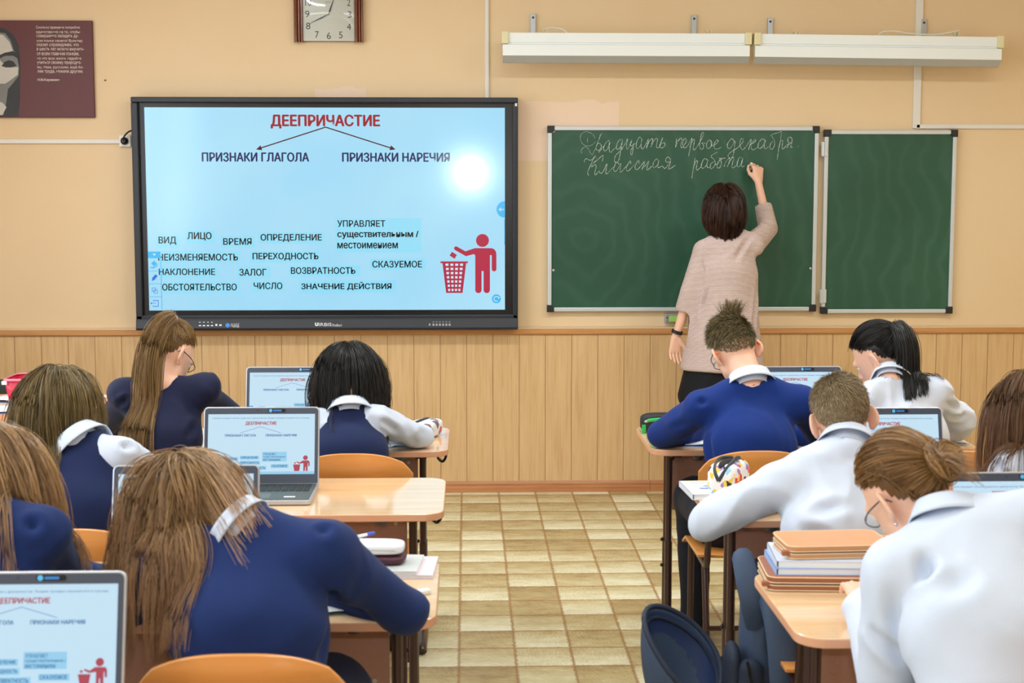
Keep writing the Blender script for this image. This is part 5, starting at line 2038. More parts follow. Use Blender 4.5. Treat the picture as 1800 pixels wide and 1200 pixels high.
def hair_object(name, parts, material, parent, origin, label=None):
    """joins strand sets and shells into one mesh; parts = [(V, F, tone, along)]"""
    Vs, Fs, T, A, o = [], [], [], [], 0
    for V, F, t, a in parts:
        Vs.append(V)
        Fs.append(F + o)
        T.append(np.broadcast_to(np.asarray(t, dtype=np.float32), (len(V),)))
        A.append(np.broadcast_to(np.asarray(a, dtype=np.float32), (len(V),)))
        o += len(V)
    V = np.concatenate(Vs) - npv(origin)
    me = mesh_np(name, V, np.concatenate(Fs))
    for nm, arr in (('tone', T), ('along', A)):
        at_ = me.attributes.new(nm, 'FLOAT', 'POINT')
        at_.data.foreach_set('value', np.concatenate(arr).astype(np.float32))
    ob = link_mesh(name, me, material, parent)
    if label:
        ob['label'] = label
    return ob


def tangent(head, u, d):
    n = head.nrm(u)
    d = d - n * (d * n).sum(1, keepdims=True)
    return d / np.maximum(np.linalg.norm(d, axis=1, keepdims=True), 1e-6)


def long_hair(head, n, k, length, fields, rng, part=0.0, back=0.5, vol=0.10, grav=0.28, spread=0.006, tip=0.5, inward=0.0, r=0.0009, line=hairline, wave=0.1, nseg=16, lift=0.25, tone_u=None, gdir=(0, 0, -1)):
    u = scalp_dirs(n, rng, line)
    side = np.where(u[:, 0] > part, 1.0, -1.0)
    loc = np.stack([side * (0.55 + 0.0 * u[:, 0]), np.full(n, -back), np.full(n, -0.35)], 1)
    crown = np.clip((u[:, 2] - 0.3) / 0.7, 0, 1)[:, None]
    loc = loc * crown + np.stack([u[:, 0] * 0.2, np.full(n, -0.15), np.full(n, -1.0)], 1) * (1 - crown)
    d = tangent(head, u, loc @ head.R.T) + head.nrm(u) * lift
    off = vol * (0.25 + 0.75 * rng.random(n)) + 0.02
    L = length * (0.86 + 0.2 * rng.random(n)) if not callable(length) else length(u, rng)
    P = simulate(head, head.on(u, 1.01), d, L, nseg, grav, off, fields, inward, gdir=gdir, wave=wave, rng=rng)
    tg = rng.random(n) if tone_u is None else tone_u(u, rng)
    S, tone = clump(P, k, spread, tip, rng, tg)
    sh = S.shape
    q = ellipsoid_push(S.reshape(-1, 3), head.cc, head.R, head.r, 0.015)
    return strands_mesh('h', q.reshape(sh), np.full(sh[0], r) * (0.7 + 0.6 * rng.random(sh[0])), tone)


def gathered(head, tie, n, k, rng, line=hairline, r=0.0008, sag=0.0, spread=0.0045, ear=False):
    """hair combed over the scalp to a tie direction"""
    u = scalp_dirs(n, rng, line)
    # more roots along the hairline so that the edge is covered
    tu = np.array(tie) / np.linalg.norm(tie)
    S = 12
    P = np.zeros((n, S, 3))
    ang = np.arccos(np.clip(u @ tu, -1, 1))
    off = 1.015 + 0.045 * rng.random(n)
    for i in range(S):
        t = i / (S - 1)
        te = t ** 0.92
        w = (np.sin((1 - te) * ang) / np.maximum(np.sin(ang), 1e-4))[:, None] * u + (np.sin(te * ang) / np.maximum(np.sin(ang), 1e-4))[:, None] * tu
        if ear:      # hair passes above and behind the ears
            near = (np.abs(w[:, 0]) > 0.62) & (w[:, 1] > -0.42) & (w[:, 1] < 0.45)
            w[:, 2] = np.where(near, np.maximum(w[:, 2], 0.20 + 0.25 * rng.random(n) * (w[:, 2] < 0.2)), w[:, 2])
        w /= np.linalg.norm(w, axis=1, keepdims=True)
        P[:, i] = head.on(w, off * (1 + 0.02 * math.sin(t * math.pi) + 0.03 * t))
        P[:, i, 2] -= sag * math.sin(t * math.pi)
    Q, tone = clump(P, k, spread, 0.35, rng)
    sh = Q.shape
    q = ellipsoid_push(Q.reshape(-1, 3), head.cc, head.R, head.r, 0.012)
    return strands_mesh('h', q.reshape(sh), np.full(sh[0], r) * (0.7 + 0.6 * rng.random(sh[0])), tone, 0.9)


def tail(head, p, d, n, k, length, fields, rng, r0=0.014, grav=0.35, r=0.0009, spread=0.004, tip=0.6, wave=0.06, nseg=18):
    d = npv(d) / np.linalg.norm(d)
    o = rng.normal(size=(n, 3)) * r0 * 0.6
    o -= np.outer(o @ d, d)
    dd = d[None] + o / r0 * 0.18
    P = simulate(head, npv(p)[None] + o, dd, length * (0.75 + 0.3 * rng.random(n)), nseg, grav, np.full(n, 0.06), fields, wave=wave, rng=rng)
    S, tone = clump(P, k, spread, tip, rng)
    return strands_mesh('h', S, np.full(len(S), r) * (0.7 + 0.6 * rng.random(len(S))), tone)


def crop(head, n, rng, length, line, flow, stand=0.5, r=0.0007, nseg=4, jitter=0.35, curve=0.3):
    """short hair; length(u), flow(u) local direction, stand(u) how steeply it rises"""
    u = scalp_dirs(n, rng, line)
    L = length(u) * (0.6 + 0.6 * rng.random(n))
    st = (stand(u) if callable(stand) else np.full(n, stand))[:, None]
    fl = tangent(head, u, flow(u) @ head.R.T)
    nr = head.nrm(u)
    d = fl * (1 - st) + nr * st + rng.normal(size=(n, 3)) * jitter * 0.35
    d /= np.linalg.norm(d, axis=1, keepdims=True)
    P = np.zeros((n, nseg + 1, 3))
    P[:, 0] = head.on(u, 1.0)
    p = P[:, 0].copy()
    for i in range(nseg):
        d = d + fl * curve / nseg
        d /= np.linalg.norm(d, axis=1, keepdims=True)
        p = p + d * (L / nseg)[:, None]
        p = ellipsoid_push(p, head.cc, head.R, head.r, 0.012)
        P[:, i + 1] = p
    tone = np.clip(rng.random(n), 0, 1)
    return strands_mesh('h', P, np.full(n, r) * (0.7 + 0.6 * rng.random(n)), tone, 0.3)


# ---------------------------------------------------------------- clothes and bodies
SKIN = mat('skin', (236, 188, 162), 0.5, spec=0.35, sss=0.08, tone=(14, 0.05))
M_EYE = mat('eye_white', (232, 230, 226), 0.2)
M_IRIS = mat('iris_brown', (60, 40, 28), 0.2)


def cloth(name, col, rough=0.85, sheen=0.25, knit=None, bump=0.35):
    w = NT(name)
    v = w.xyz()
    n1 = w.noise(v, 9, 4)
    hs = w.n('ShaderNodeHueSaturation')
    hs.inputs['Color'].default_value = lin(col)
    mr = w.n('ShaderNodeMapRange')
    mr.inputs['To Min'].default_value = 0.93
    mr.inputs['To Max'].default_value = 1.07
    w.link(n1, mr.inputs['Value'])
    w.link(mr.outputs['Result'], hs.inputs['Value'])
    w.link(hs.outputs['Color'], w.b.inputs['Base Color'])
    w.b.inputs['Roughness'].default_value = rough
    w.b.inputs['Specular IOR Level'].default_value = 0.2
    w.b.inputs['Sheen Weight'].default_value = sheen * 0.25
    w.b.inputs['Sheen Roughness'].default_value = 0.5
    bp = w.n('ShaderNodeBump')
    bp.inputs['Strength'].default_value = bump
    bp.inputs['Distance'].default_value = 0.004 if knit else 0.0015
    if knit:
        wv = w.n('ShaderNodeTexWave', wave_type='BANDS', bands_direction='Z')
        wv.inputs['Scale'].default_value = knit
        wv.inputs['Distortion'].default_value = 0.6
        wv.inputs['Detail'].default_value = 1
        w.link(v, wv.inputs['Vector'])
        w.link(wv.outputs['Fac'], bp.inputs['Height'])
    else:
        w.link(w.noise(v, 420, 2), bp.inputs['Height'])
    w.link(bp.outputs['Normal'], w.b.inputs['Normal'])
    return w.m


def fold(V, F, amp, scale, stretch=(1, 1, 1), seed=0.0, creases=()):
    """wrinkles: soft ridges plus drawn creases (a, b, width, depth)"""
    N = normals(V, F)
    q = V * np.array(stretch) * scale + seed
    r = 1 - np.abs(2 * vnoise(q + 1.7 * vnoise(q * 0.6 + 5)[:, None]) - 1)
    r2 = vnoise(q * 2.3 + 7)
    h = (r ** 2 - 0.35) * amp + (r2 - 0.5) * amp * 0.5
    for a, b, w, dep in creases:
        a, b = npv(a), npv(b)
        u = b - a
        t = np.clip(((V - a) @ u) / max(u @ u, 1e-9), 0, 1)
        d = np.linalg.norm(V - a - t[:, None] * u, axis=1)
        e = dep * 1.7 * np.sin(math.pi * np.clip(t, 0, 1)) ** 0.7
        h = h - e * np.exp(-(d / w) ** 2) + e * 0.5 * np.exp(-((d - w * 1.8) / w) ** 2)
    return V + N * h[:, None]


def collar(name, c, axis, front, r, material, parent, origin, stand=0.032, drop=0.045, flare=0.028, gap=25, tilt=0.0, label=None):
    """turned-down collar round a neck"""
    ax = npv(axis) / np.linalg.norm(axis)
    f = npv(front)
    f = f - ax * (f @ ax)
    f /= np.linalg.norm(f)
    s = np.cross(f, ax)
    c = npv(c) - npv(origin)
    prof = [(0.0, -0.015), (0.0, stand * 0.5), (0.001, stand * 0.85), (0.004, stand), (0.009, stand * 0.93), (flare * 0.6, stand - drop * 0.5), (flare, stand - drop)]
    m = MB()

    def fn(u, v):
        a = math.radians(gap + (360 - 2 * gap) * u)
        k = v * (len(prof) - 1)
        i = min(int(k), len(prof) - 2)
        t = k - i
        pr = prof[i][0] + (prof[i + 1][0] - prof[i][0]) * t
        pz = prof[i][1] + (prof[i + 1][1] - prof[i][1]) * t
        fr = max(0, 1 - min(u, 1 - u) / 0.16)
        if v > 0.55:
            pz -= 0.03 * fr * (v - 0.55) / 0.45
        pz -= 0.02 * fr
        R_ = r + pr
        p = c + (f * math.cos(a) * 1.03 + s * math.sin(a)) * R_ + ax * pz
        return tuple(p)
    m.grid(fn, 49, 13)
    o = m.build(name, material, parent, smooth=180, solid=0.003)
    if label:
        o['label'] = label
    return o


class Person:
    """J: joints in world space; head R from (yaw, pitch, roll). Builds the continuous skin body."""

    def __init__(self, label, J, hrot, hs=1.0, build=1.0, pose='sit', root=None, hands=True, curls=(0.55, 0.7), pinch=(False, False), hdir=(None, None), hnorm=(None, None), skin=None):
        self.J = {k: npv(v) for k, v in J.items()}
        J = self.J
        self.b = build
        self.pose = pose
        sx = J['shR'] - J['shL']
        self.right = sx / np.linalg.norm(sx)
        self.R = rot3(*hrot)
        self.head = Head(J['head'], self.R, hs)
        self.hs = hs
        if pose == 'sit':
            p = J['pelvis']
            for s, q in ((-1, 'L'), (1, 'R')):
                J.setdefault('hip' + q, p + np.array([s * 0.085, 0.0, -0.01]))
                J.setdefault('kn' + q, p + np.array([s * 0.12, 0.37, -0.01]))
                J.setdefault('an' + q, np.array([p[0] + s * 0.115, p[1] + 0.36, 0.085]))
        self.root = npv(root) if root is not None else np.array([J['pelvis'][0], J['pelvis'][1], 0.0])
        self.hand_sets = []
        for i, q in enumerate(('L', 'R')):
            w, e = J['wr' + q], J['el' + q]
            d = npv(hdir[i]) if hdir[i] is not None else (w - e)
            n = npv(hnorm[i]) if hnorm[i] is not None else np.array([0, -0.25, 1.0])
            inner = J['shR'] - J['shL'] if q == 'L' else J['shL'] - J['shR']
            self.hand_sets.append(hand_prims(w, d, n, inner, 0.92 * build if pose == 'sit' else 0.95, curls[i], pinch[i]))
        skin = skin or SKIN
        F = self.make_body()
        V, Q = F.surface(1)
        me = mesh_np('person', V - self.root, Q)
        self.o = link_mesh('person', me, skin, None, tuple(self.root))
        tag(self.o, label, 'person')
        for s in (-1, 1):
            m = MB()
            m.ball((0, 0, 0), 0.0125 * hs, 12, 8)
            m.cur = 1
            m.ball((0, 0.0058 * hs, 0), (0.0062 * hs, 0.0072 * hs, 0.0062 * hs), 10, 6)
            c = self.head.W((s * 0.031, 0.0745, 0.0)) - self.root
            e = m.build('eye', [M_EYE, M_IRIS], self.o, tuple(c), smooth=180)
            e.rotation_euler = Matrix(self.R.tolist()).to_euler()

    def spine(self):
        J, b = self.J, self.b
        return [(J['pelvis'], (0.146 * b, 0.100 * b)), (J['waist'], (0.116 * b, 0.082 * b)), (J['chest'], (0.132 * b, 0.090 * b)), (J['upper'], (0.122 * b, 0.068 * b))]

    def upper_prims(self, g=0.0, arm=0.0, sleeve=True, shoulder=0.046):
        """torso and arms, grown by g; list of (prim, blend)"""
        J, b = self.J, self.b
        out = []
        ga = min(g, 0.010) + arm * 0.6
        sp = self.spine()
        rp = np.array([1.0, 0, 0])
        for i in range(3):
            t = i / 2.0
            rt = rp * (1 - t) + self.right * t
            (a, wa), (c, wc) = sp[i], sp[i + 1]
            out.append((trunk(a, c, (wa[0] + g, wa[1] + g), (wc[0] + g, wc[1] + g), rt), 0.022))
        for q in ('L', 'R'):
            sh = J['sh' + q]
            out.append((cone(J['upper'], sh, 0.056 * b + g, (shoulder) * b + g), 0.014))
            out.append((cone(J['neck'], sh, 0.036 * b + g, 0.034 * b + g), 0.016))
            if sleeve:
                out.append((cone(sh, J['el' + q], 0.040 * b + ga, 0.033 * b + ga), 0.005))
                out.append((cone(J['el' + q], J['wr' + q], 0.033 * b + ga, 0.024 * b + ga), 0.005))
        return out

    def leg_prims(self, g=0.0):
        J, b = self.J, self.b
        out = []
        for q in ('L', 'R'):
            out.append((cone(J['hip' + q], J['kn' + q], 0.082 * b + g, 0.054 * b + g), 0.04))
            out.append((cone(J['kn' + q], J['an' + q], 0.052 * b + g, 0.034 * b + g), 0.03))
        return out

    def bounds(self, keys, m):
        P = np.stack([self.J[k] for k in keys])
        return P.min(0) - m, P.max(0) + m

    def make_body(self):
        J, hs = self.J, self.hs
        allk = [k for k in J]
        lo, hi = self.bounds(allk, 0.20)
        lo[2] = max(lo[2], -0.01)
        h = J['head']
        fine = [(h - 0.14 * hs, h + 0.14 * hs, 0.0042)]
        for hp in self.hand_sets:
            a = np.min([p[0][1] for p in hp], axis=0)
            c = np.max([p[0][2] for p in hp], axis=0)
            fine.append((a, c, 0.0048))
        F = Field(lo, hi, 0.013, fine)
        for p, k in self.upper_prims(-0.004):
            F.put(p, k)
        for p, k in self.leg_prims(-0.004):
            F.put(p, k)
        for q in ('L', 'R'):
            an = J['an' + q]
            fd = self.foot_dir(q)
            F.put(cone(an + np.array([0, 0, -0.03]), an + fd * 0.12 + np.array([0, 0, -0.05]), 0.032, 0.024), 0.03)
        F.put(cone(J['neck'] + np.array([0, 0, -0.01]), self.head.W((0, -0.018, -0.055)), 0.053 * self.b, 0.049 * hs), 0.02)
        base, sub, late, cut = head_prims(self.head.c, self.R, hs)
        for p, k in base:
            F.put(p, k * hs)
        for p, k in sub:
            F.put(p, k, True)
        for p, k in late:
            F.put(p, k)
        for p, k in cut:
            F.put(p, k, True)
        for hp in self.hand_sets:
            for p, k in hp:
                F.put(p, k)
        return F

    def foot_dir(self, q):
        d = npv(self.J.get('toe' + q, self.J['an' + q] + np.array([0, 0.12, 0]))) - self.J['an' + q]
        d[2] = 0
        return d / np.linalg.norm(d)

    def garment(self, name, material, g=0.012, arm=0.006, sleeves=True, cuff=0.0, neck_r=0.062, neck_drop=0.0, amp=0.004, scale=11, stretch=(1, 1, 1), seed=0.0, creases=(), extra=(), cuts=(), hem=None, label=None, h=0.0085, shoulder=0.046, arm_cut=0.078, field_only=False):
        """upper garment; cuff pulls the sleeve end back from the wrist"""
        J = self.J
        keys = [k for k in ('pelvis', 'waist', 'chest', 'upper', 'neck', 'shL', 'shR', 'elL', 'elR', 'wrL', 'wrR') if sleeves or k[:2] not in ('el', 'wr')]
        lo, hi = self.bounds(keys, 0.22)
        F = Field(lo, hi, h)
        for p, k in self.upper_prims(g, arm, sleeves, shoulder):
            F.put(p, k)
        for p, k in extra:
            F.put(p, k)
        ax = self.head.W((0, -0.018, -0.055)) - J['neck']
        ax /= np.linalg.norm(ax)
        F.put(cone(J['neck'] + ax * (0.022 - neck_drop), J['neck'] + ax * 0.16, neck_r, neck_r + 0.01), 0.008, True)
        for q in ('L', 'R'):
            w, e = J['wr' + q], J['el' + q]
            d = (w - e) / np.linalg.norm(w - e)
            if sleeves:
                a = w - d * cuff
                F.put(cone(a + d * 0.045, a + d * 0.16, 0.052, 0.07), 0.006, True)
            else:
                sh = J['sh' + q]
                dd = (e - sh) / np.linalg.norm(e - sh)
                out = (sh - J['upper'])
                out /= np.linalg.norm(out)
                F.put(cone(sh + out * 0.035 + np.array([0, 0, 0.02]), sh + out * 0.045 + dd * 0.14, arm_cut, arm_cut), 0.012, True)
        if hem is not None:
            # flat hem
            z = F.ax[2][None, None, :]
            F.d = np.maximum(F.d, (hem - z).astype(np.float32) * np.ones_like(F.d))
        for p, k in cuts:
            F.put(p, k, True)
        if field_only:
            return F
        V, Q = F.surface(9)
        V = fold(V, Q, amp, scale, stretch, seed, creases)
        me = mesh_np(name, V - self.root, Q)
        o = link_mesh(name, me, material, self.o)
        if label:
            o['label'] = label
        self.last = F
        return F

    def trousers(self, material, skirt=False, name='trousers', shoe=None):
        J = self.J
        keys = ['pelvis', 'hipL', 'hipR', 'knL', 'knR', 'anL', 'anR']
        lo, hi = self.bounds(keys, 0.19)
        lo[2] = 0.03
        F = Field(lo, hi, 0.012)
        F.put(trunk(J['pelvis'] + np.array([0, 0, 0.02]), J['pelvis'] - np.array([0, 0, 0.01]), (0.158, 0.112), (0.158, 0.112), (1, 0, 0)), 0.03)
        if skirt:
            for q in ('L', 'R'):
                F.put(cone(J['hip' + q], J['hip' + q] + (J['kn' + q] - J['hip' + q]) * 0.95, 0.098 * self.b, 0.088 * self.b), 0.06)
            F.put(cone((J['hipL'] + J['hipR']) / 2, (J['knL'] + J['knR']) / 2, 0.085, 0.07), 0.06)
        else:
            for p, k in self.leg_prims(0.012):
                F.put(p, k)
        z = F.ax[2][None, None, :]
        F.d = np.maximum(F.d, (0.462 - z if skirt else 0.07 - z).astype(np.float32) * np.ones_like(F.d))
        V, Q = F.surface(1)
        V = fold(V, Q, 0.004, 10)
        link_mesh(name, mesh_np(name, V - self.root, Q), material, self.o)
        for q in ('L', 'R'):
            self.shoe(q, shoe or M_SHOE)

    def shoe(self, q, material):
        an, fd = self.J['an' + q], self.foot_dir(q)
        z0 = an[2] - 0.085
        lo, hi = an - np.array([0.2, 0.2, 0.1]), an + np.array([0.2, 0.2, 0.07])
        F = Field(lo, hi, 0.0095)
        b = np.array([an[0], an[1], z0])
        sd = np.cross(fd, [0, 0, 1])
        F.put(cone(b - fd * 0.035 + [0, 0, 0.042], b + fd * 0.05 + [0, 0, 0.040], 0.040, 0.042), 0.02)
        F.put(cone(b + fd * 0.05 + [0, 0, 0.036], b + fd * 0.145 + [0, 0, 0.030], 0.044, 0.030), 0.02)
        F.put(cone(b + [0, 0, 0.05], b + [0, 0, 0.095], 0.042, 0.044), 0.02)
        zz = F.ax[2][None, None, :]
        F.d = np.maximum(F.d, (z0 + 0.003 - zz).astype(np.float32) * np.ones_like(F.d))
        F.put(cone(b + [0, 0, 0.085], b + [0, 0, 0.15], 0.036, 0.036), 0.006, True)
        V, Q = F.surface(1)
        link_mesh('shoe', mesh_np('shoe', V - self.root, Q), material, self.o)

    def hair(self, parts, material, line=hairline, cap=1.022, cap_tone=0.12, label=None):
        if cap:
            V, F = cap_grid(self.head, line, cap)
            parts = [(V, F, cap_tone, 0.0)] + list(parts)
        return hair_object('hair', parts, material, self.o, self.root, label)


M_SHOE = mat('black_leather_shoe', (24, 22, 24), 0.35)
# ------------------------------------------------------------------ the people
C_NAVY = cloth('navy_knit', (24, 36, 74), knit=None, bump=0.5)
C_NAVY_DRESS = cloth('navy_dress', (22, 28, 58), 0.75)
C_BLAZER = cloth('navy_blazer', (27, 47, 100))
C_BLUE = cloth('blue_jumper', (17, 46, 116), knit=None, bump=0.5)
C_WHITE = cloth('white_cotton', (204, 214, 232), 0.7, 0.1)
C_BLOUSE = cloth('white_blouse', (210, 218, 234), 0.6, 0.1)
C_PINK = cloth('pink_ribbed', (226, 203, 197), 0.8, 0.2, knit=48, bump=0.9)
C_BLACKC = cloth('black_cloth', (20, 21, 26), 0.7, 0.1)
C_TROUSER = cloth('dark_trousers', (30, 32, 44), 0.8, 0.1)
C_TIGHTS = mat('sheer_tights', (128, 92, 84), 0.6)

H_FAIR = hair_material('hair_dark_blond', (66, 46, 26), (134, 102, 60), (196, 158, 100), rough=0.32)
H_OMBRE = hair_material('hair_light_brown', (70, 48, 26), (138, 102, 58), (214, 172, 108), (190, 146, 112), rough=0.3, spec=0.6)
H_BROWNGREEN = hair_material('hair_mid_brown', (50, 40, 20), (110, 90, 50), (168, 140, 88), rough=0.32)
H_BLACK = hair_material('hair_black', (12, 12, 12), (28, 27, 26), (52, 50, 46), rough=0.34)
H_DARK = hair_material('hair_dark_brown', (30, 18, 14), (62, 38, 28), (98, 62, 44), rough=0.3)
H_BOY = hair_material('hair_boy_brown', (54, 46, 28), (106, 92, 58), (156, 138, 94), rough=0.5)
H_BLOND = hair_material('hair_boy_fair', (92, 74, 52), (142, 120, 88), (186, 166, 128), rough=0.5)
H_STRAIGHT = hair_material('hair_straight_brown', (52, 34, 22), (98, 68, 42), (142, 108, 72), (126, 84, 54))
H_BUN = hair_material('hair_honey', (82, 54, 28), (138, 98, 54), (186, 146, 92))


def sit(x, y, neck, shL, shR, elL, elR, wrL, wrR, head, pz=0.565, bulge=0.03, fwd=0.0):
    p = np.array([x, y, pz])
    m = (npv(shL) + npv(shR)) / 2 + np.array([0, 0.015, -0.02])
    u = m - p
    b = np.array([0, -bulge, 0])
    return dict(pelvis=p, waist=p + u * 0.36 + b * 0.8, chest=p + u * 0.70 + b, upper=m, neck=neck, shL=shL, shR=shR, elL=elL, elR=elR, wrL=wrL, wrR=wrR, head=head)


# ---- the girl with the long fair ponytail, front desk
def ponytail_girl():
    J = sit(-1.06, 5.0, at(283, 672, 5.13), at(226, 700, 5.12), at(352, 690, 5.12), at(172, 762, 5.36), at(418, 738, 5.36), (-1.10, 5.50, 0.79), (-0.92, 5.55, 0.79), at(296, 622, 5.20))
    p = Person('girl in a navy dress with a long fair ponytail, bowed at the front desk', J, (-38, 38, 4), 0.97, 0.93)
    puff = []
    for q, s in (('L', -1), ('R', 1)):
        puff.append((ell(p.J['sh' + q] + np.array([s * 0.012, 0.005, 0.022]), np.array([0.062, 0.062, 0.052])), 0.025))
    cr = [(at(352, 668, 5.03), at(378, 705, 5.06), 0.010, 0.010), (at(236, 690, 5.03), at(205, 715, 5.08), 0.010, 0.009), (at(360, 720, 5.05), at(330, 770, 5.0), 0.014, 0.008)]
    F = p.garment('dress', C_NAVY_DRESS, 0.012, 0.004, True, neck_r=0.060, neck_drop=0.012, amp=0.006, scale=9, stretch=(1, 1, 0.7), seed=3, creases=cr, extra=puff)
    p.trousers(C_NAVY_DRESS, skirt=True, name='skirt')
    h = p.head
    rng = np.random.default_rng(1)
    tie = (0.35, -0.62, 0.72)
    tu = np.array(tie) / np.linalg.norm(tie)
    tp = h.on(tu[None], 1.10)[0]
    a = gathered(h, tie, 460, 10, rng, ear=True)
    b = tail(h, tp, (-0.42, -0.6, -0.1), 150, 16, 0.56, [F], rng, 0.016, 0.42, 0.0008, 0.005, 0.85, 0.05, 22)
    p.hair([a, b], H_FAIR)
    m = MB()
    m.lathe([(0.014, -0.007), (0.020, -0.003), (0.020, 0.004), (0.013, 0.008)], (0, 0, 0), 16, Matrix.Rotation(math.radians(50), 3, 'X'))
    m.build('hair_tie', mat('hair_tie_pale', (190, 196, 205), 0.6), p.o, tuple(tp - p.root), smooth=60)
    glasses(p, mat('glasses_dark_blue', (34, 44, 72), 0.25))
    return p


def glasses(p, m_, tips=None):
    h = p.head
    s = p.hs
    mb = MB()
    for sx in (-1, 1):
        ring = [h.W((sx * 0.032 + 0.021 * math.cos(a), 0.103 + 0.004 * math.cos(a * 2) - abs(0.012 * (0.5 + 0.5 * sx * math.cos(a))) , -0.002 + 0.017 * math.sin(a))) - p.root for a in [i * math.pi / 9 for i in range(19)]]
        mb.tube(ring, 0.0014, 6)
        mb.tube(smooth_path([h.W((sx * 0.053, 0.091, 0.003)) - p.root, h.W((sx * 0.076, 0.05, 0.006)) - p.root, h.W((sx * 0.083, 0.0, 0.006)) - p.root, h.W((sx * 0.085, -0.018, 0.004)) - p.root, h.W((sx * 0.083, -0.034, -0.012)) - p.root], 4), 0.0017, 6)
    mb.tube([h.W((-0.011, 0.104, 0.001)) - p.root, h.W((0, 0.108, 0.003)) - p.root, h.W((0.011, 0.104, 0.001)) - p.root], 0.0014, 6)
    g = mb.build('glasses', m_, p.o, smooth=60)
    if tips:
        for sx in (-1, 1):
            MB().tube([h.W((sx * 0.0852, -0.016, 0.0045)) - p.root, h.W((sx * 0.0855, -0.026, -0.003)) - p.root, h.W((sx * 0.0835, -0.036, -0.014)) - p.root], 0.0034, 8).build('temple_tip', tips, g, smooth=60)
    return g


# ---- the girl with the black bob
def bob_girl():
    J = sit(-0.405, 5.02, at(616, 716, 5.18), at(560, 742, 5.17), at(664, 738, 5.17), at(505, 790, 5.32), at(742, 768, 5.33), (-0.56, 5.48, 0.785), (-0.30, 5.42, 0.785), at(614, 664, 5.27), bulge=0.045)
    p = Person('girl with a black bob in a navy waistcoat and white sleeves at the front desk', J, (4, 44, 3), 0.98, 0.92)
    cr = [(at(668, 735, 5.10), at(700, 760, 5.2), 0.010, 0.008), (at(700, 745, 5.2), at(735, 780, 5.28), 0.012, 0.006)]
    p.garment('shirt', C_WHITE, 0.008, 0.010, True, amp=0.010, scale=12, seed=5, creases=cr)
    F = p.garment('waistcoat', C_NAVY, 0.017, 0, False, neck_r=0.060, neck_drop=0.0, amp=0.003, scale=10, seed=6)
    ax = p.head.W((0, -0.018, -0.055)) - p.J['neck']
    collar('collar', p.J['neck'] + npv((0, -0.004, -0.012)), ax, (0, 1, 0), 0.056, C_WHITE, p.o, p.root, stand=0.034, drop=0.040)
    p.trousers(C_NAVY, skirt=True, name='skirt')
    rng = np.random.default_rng(2)
    a = long_hair(p.head, 620, 9, lambda u, r: np.where((np.abs(u[:, 0]) < 0.40) & (u[:, 2] < 0.15) & (u[:, 1] < 0), 0.13, 0.305) * (0.86 + 0.2 * r.random(len(u))), [F], rng, 0.0, 0.35, 0.09, 0.36, 0.0045, 0.7, 0.25, 0.0009, wave=0.05, lift=0.10)
    p.hair([a], H_BLACK, cap_tone=0.15)
    return p


# ---- the pupil with bobbed brown hair, second desk
def bobbed_pupil():
    J = sit(-1.07, 3.96, at(140, 778, 4.10), at(62, 822, 4.07), at(206, 800, 4.07), at(0, 880, 4.25), at(282, 838, 4.30), (-1.22, 4.42, 0.79), (-0.98, 4.45, 0.79), at(107, 722, 4.17), bulge=0.04)
    p = Person('pupil with bobbed brown hair in a navy waistcoat with a white collar', J, (8, 42, 10), 1.0, 1.02)
    p.garment('shirt', C_WHITE, 0.008, 0.012, True, amp=0.006, scale=12, seed=15, creases=[(at(212, 775, 4.0), at(235, 800, 4.1), 0.01, 0.008)])
    F = p.garment('waistcoat', C_NAVY, 0.018, 0, False, neck_r=0.064, neck_drop=0.0, amp=0.004, scale=9, seed=16)
    ax = p.head.W((0, -0.018, -0.055)) - p.J['neck']
    collar('collar', p.J['neck'] + npv((0, -0.004, -0.008)), ax, (0, 1, 0), 0.060, C_WHITE, p.o, p.root, stand=0.036, drop=0.044, flare=0.03)
    p.trousers(C_TROUSER)
    rng = np.random.default_rng(4)
    a = long_hair(p.head, 640, 9, lambda u, r: np.where(u[:, 0] < -0.05, 0.285, 0.215) * (0.85 + 0.25 * r.random(len(u))), [F], rng, 0.15, 0.35, 0.09, 0.34, 0.005, 0.6, 0.22, 0.0009, wave=0.10, lift=0.12)
    p.hair([a], H_BROWNGREEN, cap_tone=0.2)
    return p


# ---- the girl at the picture edge
def edge_girl():
    J = sit(-1.05, 2.90, at(-25, 905, 3.00), at(-125, 945, 2.98), at(72, 940, 2.98), at(-150, 1040, 3.18), at(112, 1018, 3.20), (-0.98, 3.35, 0.79), (-0.80, 3.38, 0.79), at(-28, 850, 3.10))
    p = Person('girl in a navy blazer with loose light brown hair, cut off by the picture edge', J, (4, 16, 3), 1.0, 1.0)
    cr = [(at(40, 905, 2.9), at(95, 960, 3.0), 0.012, 0.009), (at(60, 960, 2.93), at(110, 985, 3.1), 0.012, 0.009)]
    F = p.garment('blazer', C_BLAZER, 0.015, 0.012, True, neck_r=0.064, amp=0.006, scale=9, seed=20, creases=cr)
    p.trousers(C_NAVY, skirt=True, name='skirt')
    rng = np.random.default_rng(6)
    a = long_hair(p.head, 560, 10, 0.40, [F], rng, -0.1, 0.5, 0.07, 0.40, 0.006, 0.9, 0.0, 0.0009, wave=0.12, lift=0.08, nseg=18)
    p.hair([a], H_OMBRE, cap_tone=0.2)
    return p


